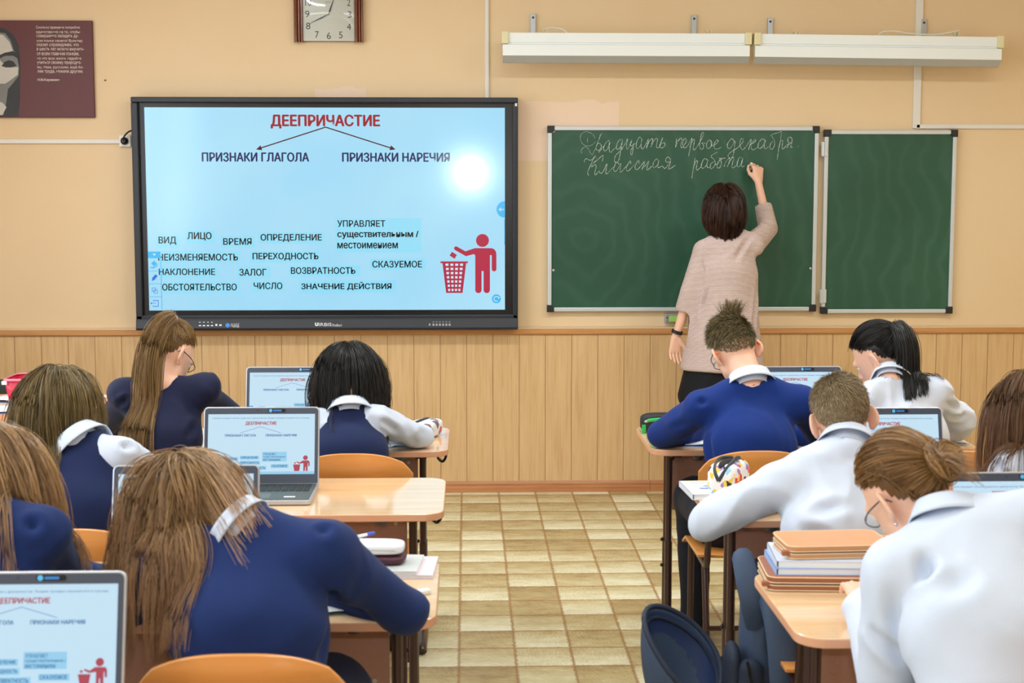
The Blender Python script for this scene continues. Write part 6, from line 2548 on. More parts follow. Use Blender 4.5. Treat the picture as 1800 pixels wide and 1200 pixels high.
# ---- the long-haired girl in the blue jumper, third desk
def long_haired_girl():
    J = sit(-0.43, 2.93, at(428, 932, 3.03), at(290, 990, 3.00), at(572, 968, 3.00), at(215, 1075, 3.20), at(712, 1072, 3.17), (-0.56, 3.36, 0.79), (-0.325, 3.30, 0.795), at(340, 896, 3.12), bulge=0.045)
    p = Person('girl in a dark blue jumper whose long light brown hair hangs over the desk', J, (12, 36, 22), 0.97, 1.06, hnorm=(None, (0.2, -0.4, 1)))
    cr = [(at(565, 925, 2.95), at(600, 1010, 3.05), 0.012, 0.012), (at(600, 960, 3.0), at(575, 1060, 3.0), 0.014, 0.012), (at(625, 985, 3.03), at(640, 1055, 3.1), 0.014, 0.010), (at(572, 1040, 2.98), at(640, 1030, 3.1), 0.012, 0.008), (at(590, 1090, 2.95), at(560, 1170, 2.9), 0.02, 0.008)]
    p.garment('shirt', C_WHITE, 0.006, 0.0, True, amp=0.002, cuff=-0.015, h=0.012)
    F = p.garment('jumper', C_BLAZER, 0.018, 0.012, True, neck_r=0.064, neck_drop=0.0, amp=0.010, scale=7, stretch=(1, 1, 0.8), seed=30, creases=cr)
    ax = p.head.W((0, -0.018, -0.055)) - p.J['neck']
    collar('collar', p.J['neck'] + npv((0, -0.004, -0.004)), (ax / np.linalg.norm(ax) + npv((0.2, -0.2, 0.5))), (-0.4, 1, 0), 0.062, C_WHITE, p.o, p.root, stand=0.036, drop=0.032, flare=0.016)
    p.trousers(C_NAVY, skirt=True, name='skirt')
    rng = np.random.default_rng(8)
    a = long_hair(p.head, 640, 12, lambda u, r: (0.30 + 0.07 * (u[:, 0] < 0)) * (0.8 + 0.3 * r.random(len(u))), [F], rng, 0.16, 0.5, 0.09, 0.36, 0.006, 0.9, 0.0, 0.0009, wave=0.18, lift=0.10, nseg=20, tone_u=lambda u, r: np.clip(0.35 + 0.4 * (u[:, 0] > 0.15) * (u[:, 2] > 0.0) + 0.5 * (r.random(len(u)) - 0.4), 0, 1))
    line2 = lambda u: (u[:, 0] > 0.15) & (u[:, 1] < 0.2) & (u[:, 2] > -0.5) & hairline(u)
    b = long_hair(p.head, 60, 9, 0.27, [F], rng, -2.0, 0.9, 0.05, 0.34, 0.006, 1.1, 0.0, 0.0009, wave=0.12, lift=0.03, nseg=18, line=line2, gdir=(0.50, -0.60, -0.62))
    p.hair([a, b], H_OMBRE, cap_tone=0.25)
    m = MB()
    c = p.head.W((0.082, -0.02, -0.045)) - p.root
    m.ball(tuple(c), 0.0055, 10, 7)
    m.build('earring', mat('pearl', (236, 228, 214), 0.2), p.o, smooth=180)
    return p


# ---- the boy in the blue jumper
def jumper_boy():
    J = sit(0.965, 5.04, at(1319, 674, 5.14), at(1232, 718, 5.12), at(1406, 708, 5.12), at(1162, 764, 5.30), at(1446, 770, 5.32), (0.86, 5.44, 0.79), (1.08, 5.46, 0.79), at(1291, 616, 5.25), bulge=0.045)
    p = Person('boy in a bright blue jumper with tousled brown hair and orange-tipped glasses', J, (10, 36, 12), 1.0, 1.10)
    cr = [(at(1240, 700, 5.05), at(1205, 740, 5.15), 0.012, 0.010), (at(1215, 735, 5.1), at(1180, 752, 5.2), 0.012, 0.008), (at(1245, 760, 5.03), at(1250, 830, 5.0), 0.016, 0.007)]
    p.garment('shirt', C_WHITE, 0.006, 0.0, True, amp=0.002, cuff=-0.012, h=0.012)
    p.garment('jumper', C_BLUE, 0.016, 0.010, True, neck_r=0.066, neck_drop=0.004, amp=0.008, scale=7, stretch=(1, 1, 0.8), seed=40, creases=cr)
    ax = p.head.W((0, -0.018, -0.055)) - p.J['neck']
    collar('collar', p.J['neck'] + npv((0, -0.006, -0.002)), ax + npv((0.01, 0, 0.02)), (-0.3, 1, 0), 0.061, C_WHITE, p.o, p.root, stand=0.040, drop=0.046, flare=0.026)
    p.trousers(C_TROUSER)
    h = p.head
    rng = np.random.default_rng(9)
    low = lambda u: (u[:, 2] > np.interp(u[:, 1], [-1, -0.6, -0.2, 0.1, 0.4, 1], [-0.74, -0.72, -0.36, 0.0, 0.25, 0.6]))
    top = lambda u: (u[:, 2] > np.interp(u[:, 1], [-1, -0.5, 0.0, 0.4, 1], [-0.30, -0.20, 0.05, 0.30, 0.62]))
    fl = lambda u: np.stack([-0.75 + 0 * u[:, 0], 0.1 + 0 * u[:, 0], -0.35 - 0.3 * u[:, 2]], 1)
    jt = lambda u: top(u - np.array([0, 0, 1]) * np.abs(rng.normal(size=(len(u), 1))) * 0.12)
    jw = lambda u: low(u - np.array([0, 0, 1]) * np.abs(rng.normal(size=(len(u), 1))) * 0.07)
    a = crop(h, 4600, rng, lambda u: 0.026 + 0.014 * np.clip(u[:, 2], 0, 1), jt, fl, lambda u: 0.22 + 0.25 * np.clip(u[:, 2], 0, 1) ** 2, 0.0009, 5, 0.30, 0.5)
    b = crop(h, 14000, rng, lambda u: np.clip(0.004 + 0.010 * (u[:, 2] + 0.7), 0.003, 0.012), jw, lambda u: np.stack([0 * u[:, 0], -0.2 + 0 * u[:, 0], -1 + 0 * u[:, 0]], 1), 0.15, 0.0006, 3)
    tuft = lambda u: (u[:, 2] > 0.72) & (np.abs(u[:, 0] - 0.25) < 0.28) & (np.abs(u[:, 1] + 0.45) < 0.3)
    c = crop(h, 420, rng, lambda u: np.full(len(u), 0.060), tuft, lambda u: np.stack([0.3 + rng.normal(size=len(u)) * 0.4, -0.2 + rng.normal(size=len(u)) * 0.3, 0.4 + 0 * u[:, 0]], 1), 0.9, 0.0009, 5, 0.5, 0.1)
    p.hair([a, b, c], H_BOY, lambda u: top(u - np.array([0, 0, 0.10])), 1.015, 0.3)
    glasses(p, mat('glasses_black', (24, 22, 24), 0.3), mat('tip_orange', (236, 96, 40), 0.4))
    return p


# ---- the girl with the black ponytail
def black_ponytail_girl():
    J = sit(1.575, 5.0, at(1566, 668, 5.12), at(1528, 698, 5.10), at(1642, 694, 5.10), at(1498, 752, 5.32), at(1682, 742, 5.33), (1.36, 5.50, 0.79), (1.56, 5.52, 0.79), at(1546, 626, 5.20))
    p = Person('girl in a white blouse with a shiny black ponytail at the front desk', J, (48, 34, 6), 0.97, 0.92)
    puff = [(ell(p.J['shR'] + np.array([0.006, 0.0, 0.016]), np.array([0.056, 0.058, 0.048])), 0.025), (cone(p.J['elR'] + np.array([-0.01, -0.05, 0.02]), p.J['elR'] + np.array([0.0, 0.0, -0.005]), 0.06, 0.062), 0.03)]
    cr = [(at(1660, 705, 5.05), at(1690, 720, 5.2), 0.010, 0.010), (at(1665, 735, 5.1), at(1695, 730, 5.25), 0.010, 0.010), (at(1600, 700, 5.0), at(1610, 760, 5.0), 0.012, 0.006)]
    F = p.garment('blouse', C_BLOUSE, 0.014, 0.014, True, neck_r=0.060, amp=0.008, scale=12, seed=50, creases=cr, extra=puff)
    ax = p.head.W((0, -0.018, -0.055)) - p.J['neck']
    collar('collar', p.J['neck'], ax, (-0.6, 1, 0), 0.055, C_BLOUSE, p.o, p.root, stand=0.03, drop=0.04, flare=0.02)
    p.trousers(C_BLACKC, skirt=True, name='skirt')
    h = p.head
    rng = np.random.default_rng(10)
    tie = (0.06, -0.97, 0.22)
    tu = np.array(tie) / np.linalg.norm(tie)
    tp = h.on(tu[None], 1.15)[0]
    a = gathered(h, tie, 460, 10, rng, ear=True)
    b = tail(h, tp, (0.45, -0.85, -0.15), 160, 16, 0.28, [F], rng, 0.017, 0.50, 0.0013, 0.005, 0.9, 0.0, 18)
    p.hair([a, b], H_BLACK)
    d = h.nrm(tu[None])[0]
    m = MB()
    m.lathe([(0.014, -0.008), (0.027, -0.005), (0.027, 0.006), (0.014, 0.009)], (0, 0, 0), 16, Vector(d).to_track_quat('Z', 'Y').to_matrix())
    m.build('hair_tie', mat('hair_tie_plum', (60, 40, 52), 0.4), p.o, tuple(tp - p.root), smooth=60)
    return p


# ---- the fair-haired boy
def fair_boy():
    J = sit(1.01, 3.85, at(1488, 788, 3.98), at(1366, 854, 3.95), at(1578, 842, 3.95), at(1244, 917, 4.02), at(1640, 898, 4.12), (0.90, 4.26, 0.80), (1.13, 4.34, 0.79), at(1479, 734, 4.06))
    p = Person('boy with short fair hair in a white shirt, seen from behind at the second desk', J, (-2, 20, 9), 1.0, 1.12)
    cr = [(at(1358, 800, 3.85), at(1362, 900, 3.88), 0.008, -0.004), (at(1300, 870, 4.0), at(1345, 905, 3.95), 0.014, 0.010), (at(1255, 920, 4.05), at(1330, 915, 3.98), 0.012, 0.010), (at(1300, 845, 4.0), at(1260, 900, 4.05), 0.014, 0.007),
          (at(1380, 830, 3.82), at(1500, 850, 3.82), 0.03, 0.006), (at(1400, 900, 3.8), at(1500, 890, 3.82), 0.016, 0.008), (at(1390, 930, 3.8), at(1480, 945, 3.8), 0.016, 0.007), (at(1380, 870, 3.83), at(1420, 960, 3.8), 0.016, 0.006)]
    p.garment('shirt', C_WHITE, 0.016, 0.012, True, neck_r=0.060, amp=0.012, scale=8, seed=60, creases=cr)
    ax = p.head.W((0, -0.018, -0.055)) - p.J['neck']
    collar('collar', p.J['neck'] + npv((0, -0.004, -0.008)), ax, (0, 1, 0), 0.064, C_WHITE, p.o, p.root, stand=0.042, drop=0.050, flare=0.026)
    p.trousers(C_TROUSER, shoe=mat('sneaker_black', (30, 32, 36), 0.5))
    h = p.head
    rng = np.random.default_rng(12)
    line = lambda u: (u[:, 2] > np.interp(u[:, 1], [-1, -0.6, -0.2, 0.1, 0.4, 1], [-0.84, -0.80, -0.50, 0.0, 0.25, 0.6]))
    fl = lambda u: np.stack([u[:, 0] * 0.3 + 0.25, -0.1 + 0 * u[:, 0], -0.9 + 0 * u[:, 0]], 1)
    jl = lambda u: line(u - np.array([0, 0, 1]) * np.abs(rng.normal(size=(len(u), 1))) * 0.13)
    a = crop(h, 11000, rng, lambda u: np.clip(0.008 + 0.016 * (u[:, 2] + 0.5), 0.004, 0.026), jl, fl, lambda u: np.clip(0.12 + 0.16 * u[:, 2], 0.08, 0.35), 0.0007, 4, 0.35, 0.5)
    p.hair([a], H_BLOND, lambda u: line(u - np.array([0, 0, 0.26])), 1.015, 0.22)
    return p


# ---- the girl with straight brown hair
def straight_hair_girl():
    J = sit(1.62, 3.86, at(1850, 782, 3.99), at(1782, 826, 3.97), at(1940, 826, 3.97), at(1736, 880, 4.18), at(1985, 885, 4.18), (1.55, 4.38, 0.79), (1.72, 4.40, 0.79), at(1828, 724, 4.07))
    p = Person('girl with straight brown hair in a white blouse, half outside the picture', J, (10, 36, 6), 1.0, 0.95)
    cr = [(at(1765, 790, 3.9), at(1745, 850, 4.0), 0.012, 0.008), (at(1780, 770, 3.9), at(1775, 830, 3.9), 0.006, -0.004)]
    F = p.garment('blouse', C_BLOUSE, 0.014, 0.016, True, neck_r=0.062, amp=0.007, scale=11, seed=70, creases=cr)
    p.trousers(C_BLACKC, skirt=True, name='skirt')
    rng = np.random.default_rng(14)
    a = long_hair(p.head, 560, 9, 0.34, [F], rng, 0.1, 0.30, 0.07, 0.42, 0.005, 0.75, 0.0, 0.0009, wave=0.05, lift=0.08, nseg=16)
    p.hair([a], H_STRAIGHT, cap_tone=0.2)
    return p


# ---- the girl with the bun, nearest on the right
def bun_girl():
    J = sit(1.00, 2.60, at(1672, 922, 2.86), at(1580, 1000, 2.80), at(1850, 908, 2.80), at(1560, 1190, 2.84), at(1935, 1120, 2.98), (0.86, 3.10, 0.80), (1.13, 3.22, 0.79), at(1594, 866, 2.97), bulge=0.05)
    p = Person('girl in a white shirt with a honey-blond bun leaning over the nearest desk', J, (24, 40, 14), 1.0, 1.10)
    cr = [(at(1620, 960, 2.72), at(1650, 1080, 2.74), 0.016, 0.012), (at(1640, 1075, 2.74), at(1660, 1160, 2.74), 0.018, 0.014), (at(1700, 1000, 2.66), at(1660, 1120, 2.7), 0.022, 0.010), (at(1760, 1080, 2.62), at(1700, 1180, 2.66), 0.020, 0.009),
          (at(1780, 900, 2.68), at(1560, 1000, 2.70), 0.010, -0.005), (at(1560, 1020, 2.72), at(1590, 1150, 2.76), 0.016, 0.008), (at(1530, 1100, 2.78), at(1600, 1170, 2.76), 0.014, 0.009)]
    p.garment('shirt', C_WHITE, 0.018, 0.022, True, neck_r=0.058, amp=0.009, scale=5.5, seed=83, creases=cr)
    ax = p.head.W((0, -0.018, -0.055)) - p.J['neck']
    collar('collar', p.J['neck'] + npv((-0.006, 0.002, 0.008)), ax + npv((0.03, -0.02, 0.05)), (-0.5, 1, 0), 0.058, C_WHITE, p.o, p.root, stand=0.032, drop=0.046, flare=0.030)
    p.trousers(C_BLACKC, skirt=True, name='skirt')
    h = p.head
    rng = np.random.default_rng(16)
    tie = tuple(h.R.T @ np.array((0.50, -0.72, 0.44)))
    tu = np.array(tie) / np.linalg.norm(tie)
    a = gathered(h, tie, 560, 11, rng, ear=True)
    # the bun: a coiled knot of strands
    e = h.nrm(tu[None])[0]
    x = np.cross(e, [0, 0, 1.0])
    x /= np.linalg.norm(x)
    y = np.cross(e, x)
    c = h.on(tu[None], 1.0)[0] + e * 0.022
    n, S = 900, 22
    P = np.zeros((n, S, 3))
    ph = rng.random(n) * 6.28
    th = rng.random(n) * 6.28
    rr = 0.020 + 0.005 * rng.normal(size=n)
    tw = rng.normal(size=n) * 1.2 + 1.2
    for i in range(S):
        t = i / (S - 1)
        A = ph + t * 3.6
        B = th + tw * t * 2
        ra = rr + 0.013 * np.cos(B) * (1 + 0.25 * rng.random(n))
        zz = 0.017 * np.sin(B) + 0.008 * np.sin(A * 2 + 1)
        P[:, i] = c + np.outer(np.cos(A) * ra, x) + np.outer(np.sin(A) * ra, y) + np.outer(zz, e)
    b = strands_mesh('h', P, np.full(n, 0.0013), rng.random(n), 0.7)
    tp = h.on(tu[None], 1.15)[0]
    w = tail(h, tp + x * 0.02, (0.8, -0.5, 0.35), 14, 8, 0.09, [], rng, 0.012, 0.12, 0.0007, 0.005, 1.2, 0.3, 8)
    core = MB().ball((0, 0, 0), 0.024, 16, 10)
    cv = np.array(core.v) + c
    q = np.array([f for f in core.f])
    p.hair([a, b, w, (cv, q, 0.1, 0.0)], H_BUN)
    cpos = h.W((-0.080, -0.004, -0.050)) - p.root
    MB().ball(tuple(cpos), 0.0045, 10, 7).build('earring', mat('silver', (220, 222, 226), 0.15, 1.0), p.o, smooth=180)
    glasses(p, mat('glasses_navy', (30, 34, 60), 0.3))
    return p


# ---- the teacher
def teacher():
    Y = 7.74
    J = dict(pelvis=at(1266, 596, Y), waist=at(1272, 535, Y + 0.01), chest=at(1278, 480, Y + 0.0), upper=at(1281, 438, Y + 0.01), neck=at(1283, 410, Y + 0.015), shL=at(1238, 442, Y), shR=at(1324, 430, Y + 0.02),
             elL=at(1213, 512, Y - 0.01), elR=at(1350, 402, 7.985), wrL=at(1188, 590, Y + 0.02), wrR=at(1333, 319, 8.085), head=at(1272, 366, Y + 0.045))
    pv = npv(J['pelvis'])
    J.update(hipL=pv + [-0.085, 0, -0.02], hipR=pv + [0.085, 0, -0.02], knL=pv + [-0.095, 0.03, -0.42], knR=pv + [0.075, 0.03, -0.42])
    J['anL'] = np.array([pv[0] - 0.10, pv[1] + 0.0, 0.105])
    J['anR'] = np.array([pv[0] + 0.07, pv[1] + 0.03, 0.105])
    p = Person('woman in a pale pink tunic and black skirt writing on the chalkboard', J, (3, -4, -2), 1.0, 1.0, 'stand', root=(pv[0], pv[1], 0), curls=(0.42, 1.15), pinch=(False, True),
               hdir=((-0.05, 0.08, -1), (0.03, 0.42, 1.0)), hnorm=((-0.35, 1.0, 0.0), (0.45, -1.0, 0.55)))
    hemz = at(1265, 650, Y).z
    low = at(1268, 668, Y)
    ex = [(trunk(npv(J['chest']), npv(low), (0.145, 0.112), (0.232, 0.165), (1, 0, 0)), 0.05)]
    cr = [(at(1300, 425, Y - 0.1), at(1262, 452, Y - 0.1), 0.014, 0.007), (at(1325, 405, Y - 0.03), at(1290, 460, Y - 0.1), 0.014, 0.008), (at(1232, 445, Y - 0.06), at(1245, 500, Y - 0.08), 0.006, 0.006), (at(1247, 500, Y - 0.08), at(1222, 575, Y - 0.1), 0.010, 0.012),
          (at(1338, 470, Y - 0.03), at(1318, 600, Y - 0.1), 0.014, 0.007), (at(1340, 385, 7.9), at(1350, 420, 7.9), 0.010, 0.008), (at(1318, 412, Y), at(1335, 430, Y + .05), 0.010, 0.008)]
    F = p.garment('tunic', C_PINK, 0.016, 0.018, True, cuff=0.150, neck_r=0.066, neck_drop=0.004, amp=0.004, scale=7, stretch=(1, 1, 0.5), seed=90, creases=cr, extra=ex, hem=hemz, h=0.008)
    ax = p.head.W((0, -0.018, -0.055)) - p.J['neck']
    ax = ax / np.linalg.norm(ax)
    m = MB()
    c0 = p.J['neck'] - p.root
    sd = np.cross(ax, [0, 1, 0])
    sd /= np.linalg.norm(sd)
    fw = np.cross(sd, ax)

    def band(u, v):
        a = 2 * math.pi * u
        r = 0.064 + 0.016 * (1 - v)
        return tuple(c0 + (sd * math.cos(a) - fw * math.sin(a)) * r + ax * (0.006 + 0.020 * v) + np.array([0, 0, -0.012 * math.sin(a) * 0 ]))
    m.grid(band, 40, 4, True)
    m.build('neckband', C_BLACKC, p.o, smooth=180, solid=0.006)
    # skirt
    lo, hi = pv - [0.32, 0.3, 0.35], pv + [0.32, 0.3, 0.25]
    S = Field(lo, hi, 0.010)
    S.put(trunk(pv + [0, 0, 0.05], pv + [-0.012, 0, -0.30], (0.130, 0.105), (0.210, 0.145), (1, 0, 0)), 0.03)
    z = S.ax[2][None, None, :]
    hz = at(1220, 709, Y).z
    S.d = np.maximum(S.d, (hz - z).astype(np.float32) * np.ones_like(S.d))
    V, Q = S.surface(1)
    V = fold(V, Q, 0.006, 9, (1, 1, 0.25), 3)
    link_mesh('skirt', mesh_np('skirt', V - p.root, Q), C_BLACKC, p.o)
    # tights
    lo, hi = pv - [0.3, 0.3, 0.80], pv + [0.3, 0.3, 0.0]
    lo[2] = 0.04
    T = Field(lo, hi, 0.010)
    for q, k in p.leg_prims(0.003):
        T.put(q, k)
    z = T.ax[2][None, None, :]
    T.d = np.maximum(T.d, (z - (hz + 0.1)).astype(np.float32) * np.ones_like(T.d))
    V, Q = T.surface(1)
    link_mesh('tights', mesh_np('tights', V - p.root, Q), C_TIGHTS, p.o)
    for q in ('L', 'R'):
        p.shoe(q, M_SHOE)
    # watch
    w, e = p.J['wrL'], p.J['elL']
    d = (w - e) / np.linalg.norm(w - e)
    rotm = Vector(d).to_track_quat('Z', 'Y').to_matrix()
    m = MB()
    m.lathe([(0.0275, -0.009), (0.0305, -0.008), (0.0305, 0.008), (0.0275, 0.009)], (0, 0, 0), 26, rotm)
    wt = m.build('wristwatch', mat('black_rubber', (22, 22, 24), 0.45), p.o, tuple(w - d * 0.022 - p.root), smooth=40)
    MB().box((0, 0, 0), (0.012, 0.030, 0.028), rotm).build('watch_face', mat('watch_glass', (10, 12, 16), 0.08), wt, tuple(np.array(rotm) @ np.array([-0.030, 0.006, 0])), bevel=0.004)
    # ring
    rng = np.random.default_rng(18)
    a = long_hair(p.head, 700, 9, 0.205, [], rng, -0.05, 0.5, 0.15, 0.36, 0.0035, 0.75, 0.6, 0.0009, wave=0.03, lift=0.25, nseg=16)
    p.hair([a], H_DARK, cap_tone=0.3)
    # chalk in the fingers
    tipc = at(1320, 287, CHALK_Y - 0.012)
    back = at(1331, 296, CHALK_Y - 0.045)
    t = MB().tube([tipc, (Vector(tipc) + Vector(back)) / 2, back], [0.0075, 0.0085, 0.0085], 10).build('chalk_stick', mat('chalk_white', (240, 240, 236), 0.9), smooth=50)
    tag(t, 'short white stick of chalk held against the green board by the woman in pink', 'chalk')
    return p


PEOPLE = [ponytail_girl(), bob_girl(), bobbed_pupil(), edge_girl(), long_haired_girl(), jumper_boy(), black_ponytail_girl(), fair_boy(), straight_hair_girl(), bun_girl(), teacher()]
# ------------------------------------------------------------------ teacher's desk and things on the desks
def superball(mb, c, s, rot=None, e1=0.45, e2=0.45, n=28, m=16):
    """rounded box (superellipsoid) with half sizes s"""
    f = lambda w, e: math.copysign(abs(w) ** e, w)
    vs, fs = [], []
    for j in range(m + 1):
        v = -math.pi / 2 + math.pi * j / m
        for i in range(n):
            u = 2 * math.pi * i / n
            p = Vector((s[0] * f(math.cos(v), e1) * f(math.cos(u), e2), s[1] * f(math.cos(v), e1) * f(math.sin(u), e2), s[2] * f(math.sin(v), e1)))
            if rot is not None:
                p = rot @ p
            vs.append(p + Vector(c))
    for j in range(m):
        for i in range(n):
            a, b = j * n + i, j * n + (i + 1) % n
            fs.append((a, b, b + n, a + n))
    return mb.add(vs, fs)


def rotz(d):
    return Matrix.Rotation(math.radians(d), 3, 'Z')


def build_teacher_desk():
    M_T = wood('orange_veneer', (226, 150, 92), (208, 128, 72), 0.3, 'x', 0.7, coat=0.15)
    M_P = wood('red_brown_veneer', (196, 112, 80), (176, 94, 64), 0.4, 'x', 0.6)
    x0, x1, y0, y1 = -2.95, -1.48, 5.97, 6.80
    t = thing('teacher_desk', 'orange-brown veneered desk at the front by the peach wall', 'desk', (x0, y0, 0))
    w, d = x1 - x0, y1 - y0
    MB().prism(rrect(0, w, 0, d, 0.02, 3), 0.732, 0.76, 'z').build('desktop', M_T, t, bevel=0.003)
    MB().box((w / 2, 0.10, 0.45), (w - 0.08, 0.018, 0.56)).build('front_panel', M_P, t, bevel=0.002)
    MB().box((w / 2, 0.087, 0.615), (w - 0.10, 0.006, 0.004)).build('groove', mat('groove_dark', (96, 52, 36), 0.6), t)
    for x in (0.03, w - 0.03):
        MB().box((x, d / 2, 0.366), (0.02, d - 0.08, 0.732)).build('side_panel', M_P, t, bevel=0.002)


build_teacher_desk()
TZ = 0.76

# red basket
t = thing('basket', 'red plastic basket with a white rim on the orange desk at the front', 'basket', (-1.845, 6.45, TZ))
m = MB()
m.prism(rrect(-0.125, 0.125, -0.09, 0.09, 0.03, 5), 0.0, 0.006, 'z')
n_ = len(m.v)
o0, o1 = rrect(-0.125, 0.125, -0.09, 0.09, 0.03, 5), rrect(-0.145, 0.145, -0.108, 0.108, 0.035, 5)
k = len(o0)
m.add([(x, y, 0.0) for x, y in o0] + [(x, y, 0.122) for x, y in o1], [(i, (i + 1) % k, k + (i + 1) % k, k + i) for i in range(k)])
m.build('body', mat('red_plastic', (198, 30, 62), 0.35), t, smooth=40, solid=0.003)
m = MB()
o2 = rrect(-0.150, 0.150, -0.113, 0.113, 0.038, 5)
m.add([(x, y, 0.119) for x, y in o2] + [(x, y, 0.128) for x, y in o1] + [(x * 0.97, y * 0.97, 0.124) for x, y in o1], [(i, (i + 1) % k, k + (i + 1) % k, k + i) for i in range(k)] + [(k + i, k + (i + 1) % k, 2 * k + (i + 1) % k, 2 * k + i) for i in range(k)])
m.build('rim', mat('rim_pink', (232, 120, 140), 0.4), t, smooth=40, solid=0.002)
for sx in (-1, 1):
    MB().box((sx * 0.136, -0.111, 0.112), (0.022, 0.006, 0.016)).build('label_clip', M_WHITE, t, bevel=0.002)

# dark chair behind the front desk
t = thing('office_chair', 'dark office chair behind the orange desk, at the edge of the picture', 'chair', (-2.40, 7.22, 0))
M_DK = mat('dark_fabric', (44, 48, 44), 0.8, bump=(300, 0.3))
m = MB()
superball(m, (0, 0.0, 0.63), (0.22, 0.035, 0.145), None, 0.35, 0.5)
m.build('backrest', M_DK, t, smooth=180)
m = MB()
superball(m, (0, 0.22, 0.42), (0.22, 0.21, 0.04), None, 0.5, 0.4)
m.build('seat', M_DK, t, smooth=180)
MB().tube([(0, 0.03, 0.55), (0, 0.06, 0.42), (0, 0.18, 0.40)], 0.014).build('back_bar', M_BLACK, t, smooth=60)
MB().tube([(0, 0.22, 0.40), (0, 0.22, 0.08)], 0.025).build('column', M_BLACK, t, smooth=60)
m = MB()
for i in range(5):
    a = i * 2 * math.pi / 5
    m.tube([(0, 0.22, 0.09), (0.24 * math.cos(a), 0.22 + 0.24 * math.sin(a), 0.06)], [0.022, 0.014])
    m.ball((0.25 * math.cos(a), 0.22 + 0.25 * math.sin(a), 0.03), 0.029, 10, 6)
m.build('star_base', M_BLACK, t, smooth=60)

M_PAGE = mat('paper_page', (236, 242, 248), 0.7)
M_RULE = mat('paper_ruling', (190, 206, 226), 0.7)


def open_book(label, loc, deg, w, d, cover, th=0.008, name='open_notebook', lines=True):
    """two leaves of pages over a cover, spine along y"""
    t = thing(name, label, 'notebook', loc, math.radians(deg))
    MB().box((0, 0, 0.001), (2 * w + 0.006, d + 0.006, 0.002)).build('cover', cover, t)
    for s in (-1, 1):
        m = MB()

        def fn(u, v):
            x = s * (0.001 + (w - 0.001) * u)
            return (x, (v - 0.5) * d, 0.0025 + th * (math.sin(min(u * 1.35, 1) * math.pi) * 0.35 + (1 - u) * 0.25 + 0.45 * (u > 0.0)) * (0.35 + 0.65 * min(1, u / 0.12)))
        m.grid(fn, 14, 3)
        pg = m.build('page', M_PAGE, t, smooth=60, solid=0.001)
        if lines:
            m = MB()
            for k_ in range(9):
                y = d * (-0.40 + k_ * 0.1)
                m.box((s * w * 0.5, y, 0.0025 + th * 0.92), (w * 0.8, 0.0012, 0.0004))
            m.build('ruling', M_RULE, pg)
    return t


def book(label, loc, deg, s, cover, name='book', cat='book', page=True, group=None):
    """closed book lying flat; loc = centre of its underside"""
    t = thing(name, label, cat, loc, math.radians(deg), group)
    MB().box((0.003, 0, s[2] / 2), (s[0] - 0.006, s[1] - 0.006, s[2] - 0.003)).build('pages', M_PAGE, t)
    m = MB()
    m.box((0, 0, 0.0008), (s[0], s[1], 0.0016))
    m.box((0, 0, s[2] - 0.0008), (s[0], s[1], 0.0016))
    m.box((-s[0] / 2 + 0.001, 0, s[2] / 2), (0.002, s[1], s[2]))
    m.build('cover', cover, t, bevel=0.0006)
    return t


def pen(label, a, b, col, r=0.004, cap=None):
    a, b = Vector(a), Vector(b)
    d = (b - a)
    q = d.to_track_quat('Z', 'Y').to_matrix()
    L = d.length
    t = thing('pen', label, 'pen', tuple(a))
    MB().lathe([(0.0008, 0), (0.002, 0.008), (r, 0.02), (r, L * 0.8), (r * 0.9, L)], (0, 0, 0), 10, q).build('barrel', mat('pen_%d_%d_%d' % col, col, 0.3), t, smooth=40)
    c = cap or col
    MB().lathe([(r * 1.15, L * 0.72), (r * 1.15, L * 0.98), (r * 0.7, L * 1.02)], (0, 0, 0), 10, q).build('cap', mat('pen_%d_%d_%d' % c, c, 0.3), t, smooth=40)
    return t


BLUEC = mat('cover_blue', (92, 150, 222), 0.4)
# things on the front desk at the wall
open_book('open exercise book with a blue cover lying on the orange front desk', (-2.03, 6.28, TZ), 18, 0.165, 0.22, BLUEC)
open_book('open book with raised pages behind the blue exercise book on the orange desk', (-1.98, 6.58, TZ), -10, 0.13, 0.2, mat('cover_grey', (200, 204, 210), 0.5), 0.016)
pen('dark pen on the orange front desk beside the open book', (-2.06, 6.74, TZ + 0.006), (-1.93, 6.72, TZ + 0.006), (60, 38, 34))
tag(MB().box((-1.62, 6.66, TZ + 0.006), (0.05, 0.02, 0.012)).build('eraser', M_WHITE, bevel=0.003), 'small white eraser on the right part of the orange front desk', 'eraser')

# ---- front left desk
DZ = DESK_Z
open_book('open notebook under the hand of the black-haired girl', (-0.29, 5.41, DZ), 6, 0.105, 0.17, mat('cover_mint', (150, 180, 190), 0.5))
t = thing('pencil_case', 'white and black pencil case with pink marks at the elbow of the black-haired girl', 'pencil case', (-0.165, 5.56, DZ), math.radians(-20))
pm = NT('pouch_white_print')
vv = pm.n('ShaderNodeTexVoronoi')
vv.inputs['Scale'].default_value = 34
pm.link(pm.xyz(), vv.inputs['Vector'])
sepc = pm.n('ShaderNodeSeparateColor')
pm.link(vv.outputs['Color'], sepc.inputs[0])
pm.link(pm.ramp(sepc.outputs[0], [(0.0, lin((236, 236, 240))), (0.62, lin((236, 236, 240))), (0.64, lin((226, 100, 120))), (0.8, lin((90, 94, 104))), (1.0, lin((236, 236, 240)))]), pm.b.inputs['Base Color'])
pm.b.inputs['Roughness'].default_value = 0.6
m = MB()
superball(m, (0, 0, 0.033), (0.052, 0.10, 0.032), None, 0.5, 0.5)
m.build('pouch', pm.m, t, smooth=180)
m = MB()
m.tube(smooth_path([(-0.03, -0.085, 0.052), (-0.012, -0.06, 0.0645), (-0.008, 0.05, 0.0655), (-0.02, 0.085, 0.052)], 5), 0.010, 8, flat=((0, 0, 1), 0.3))
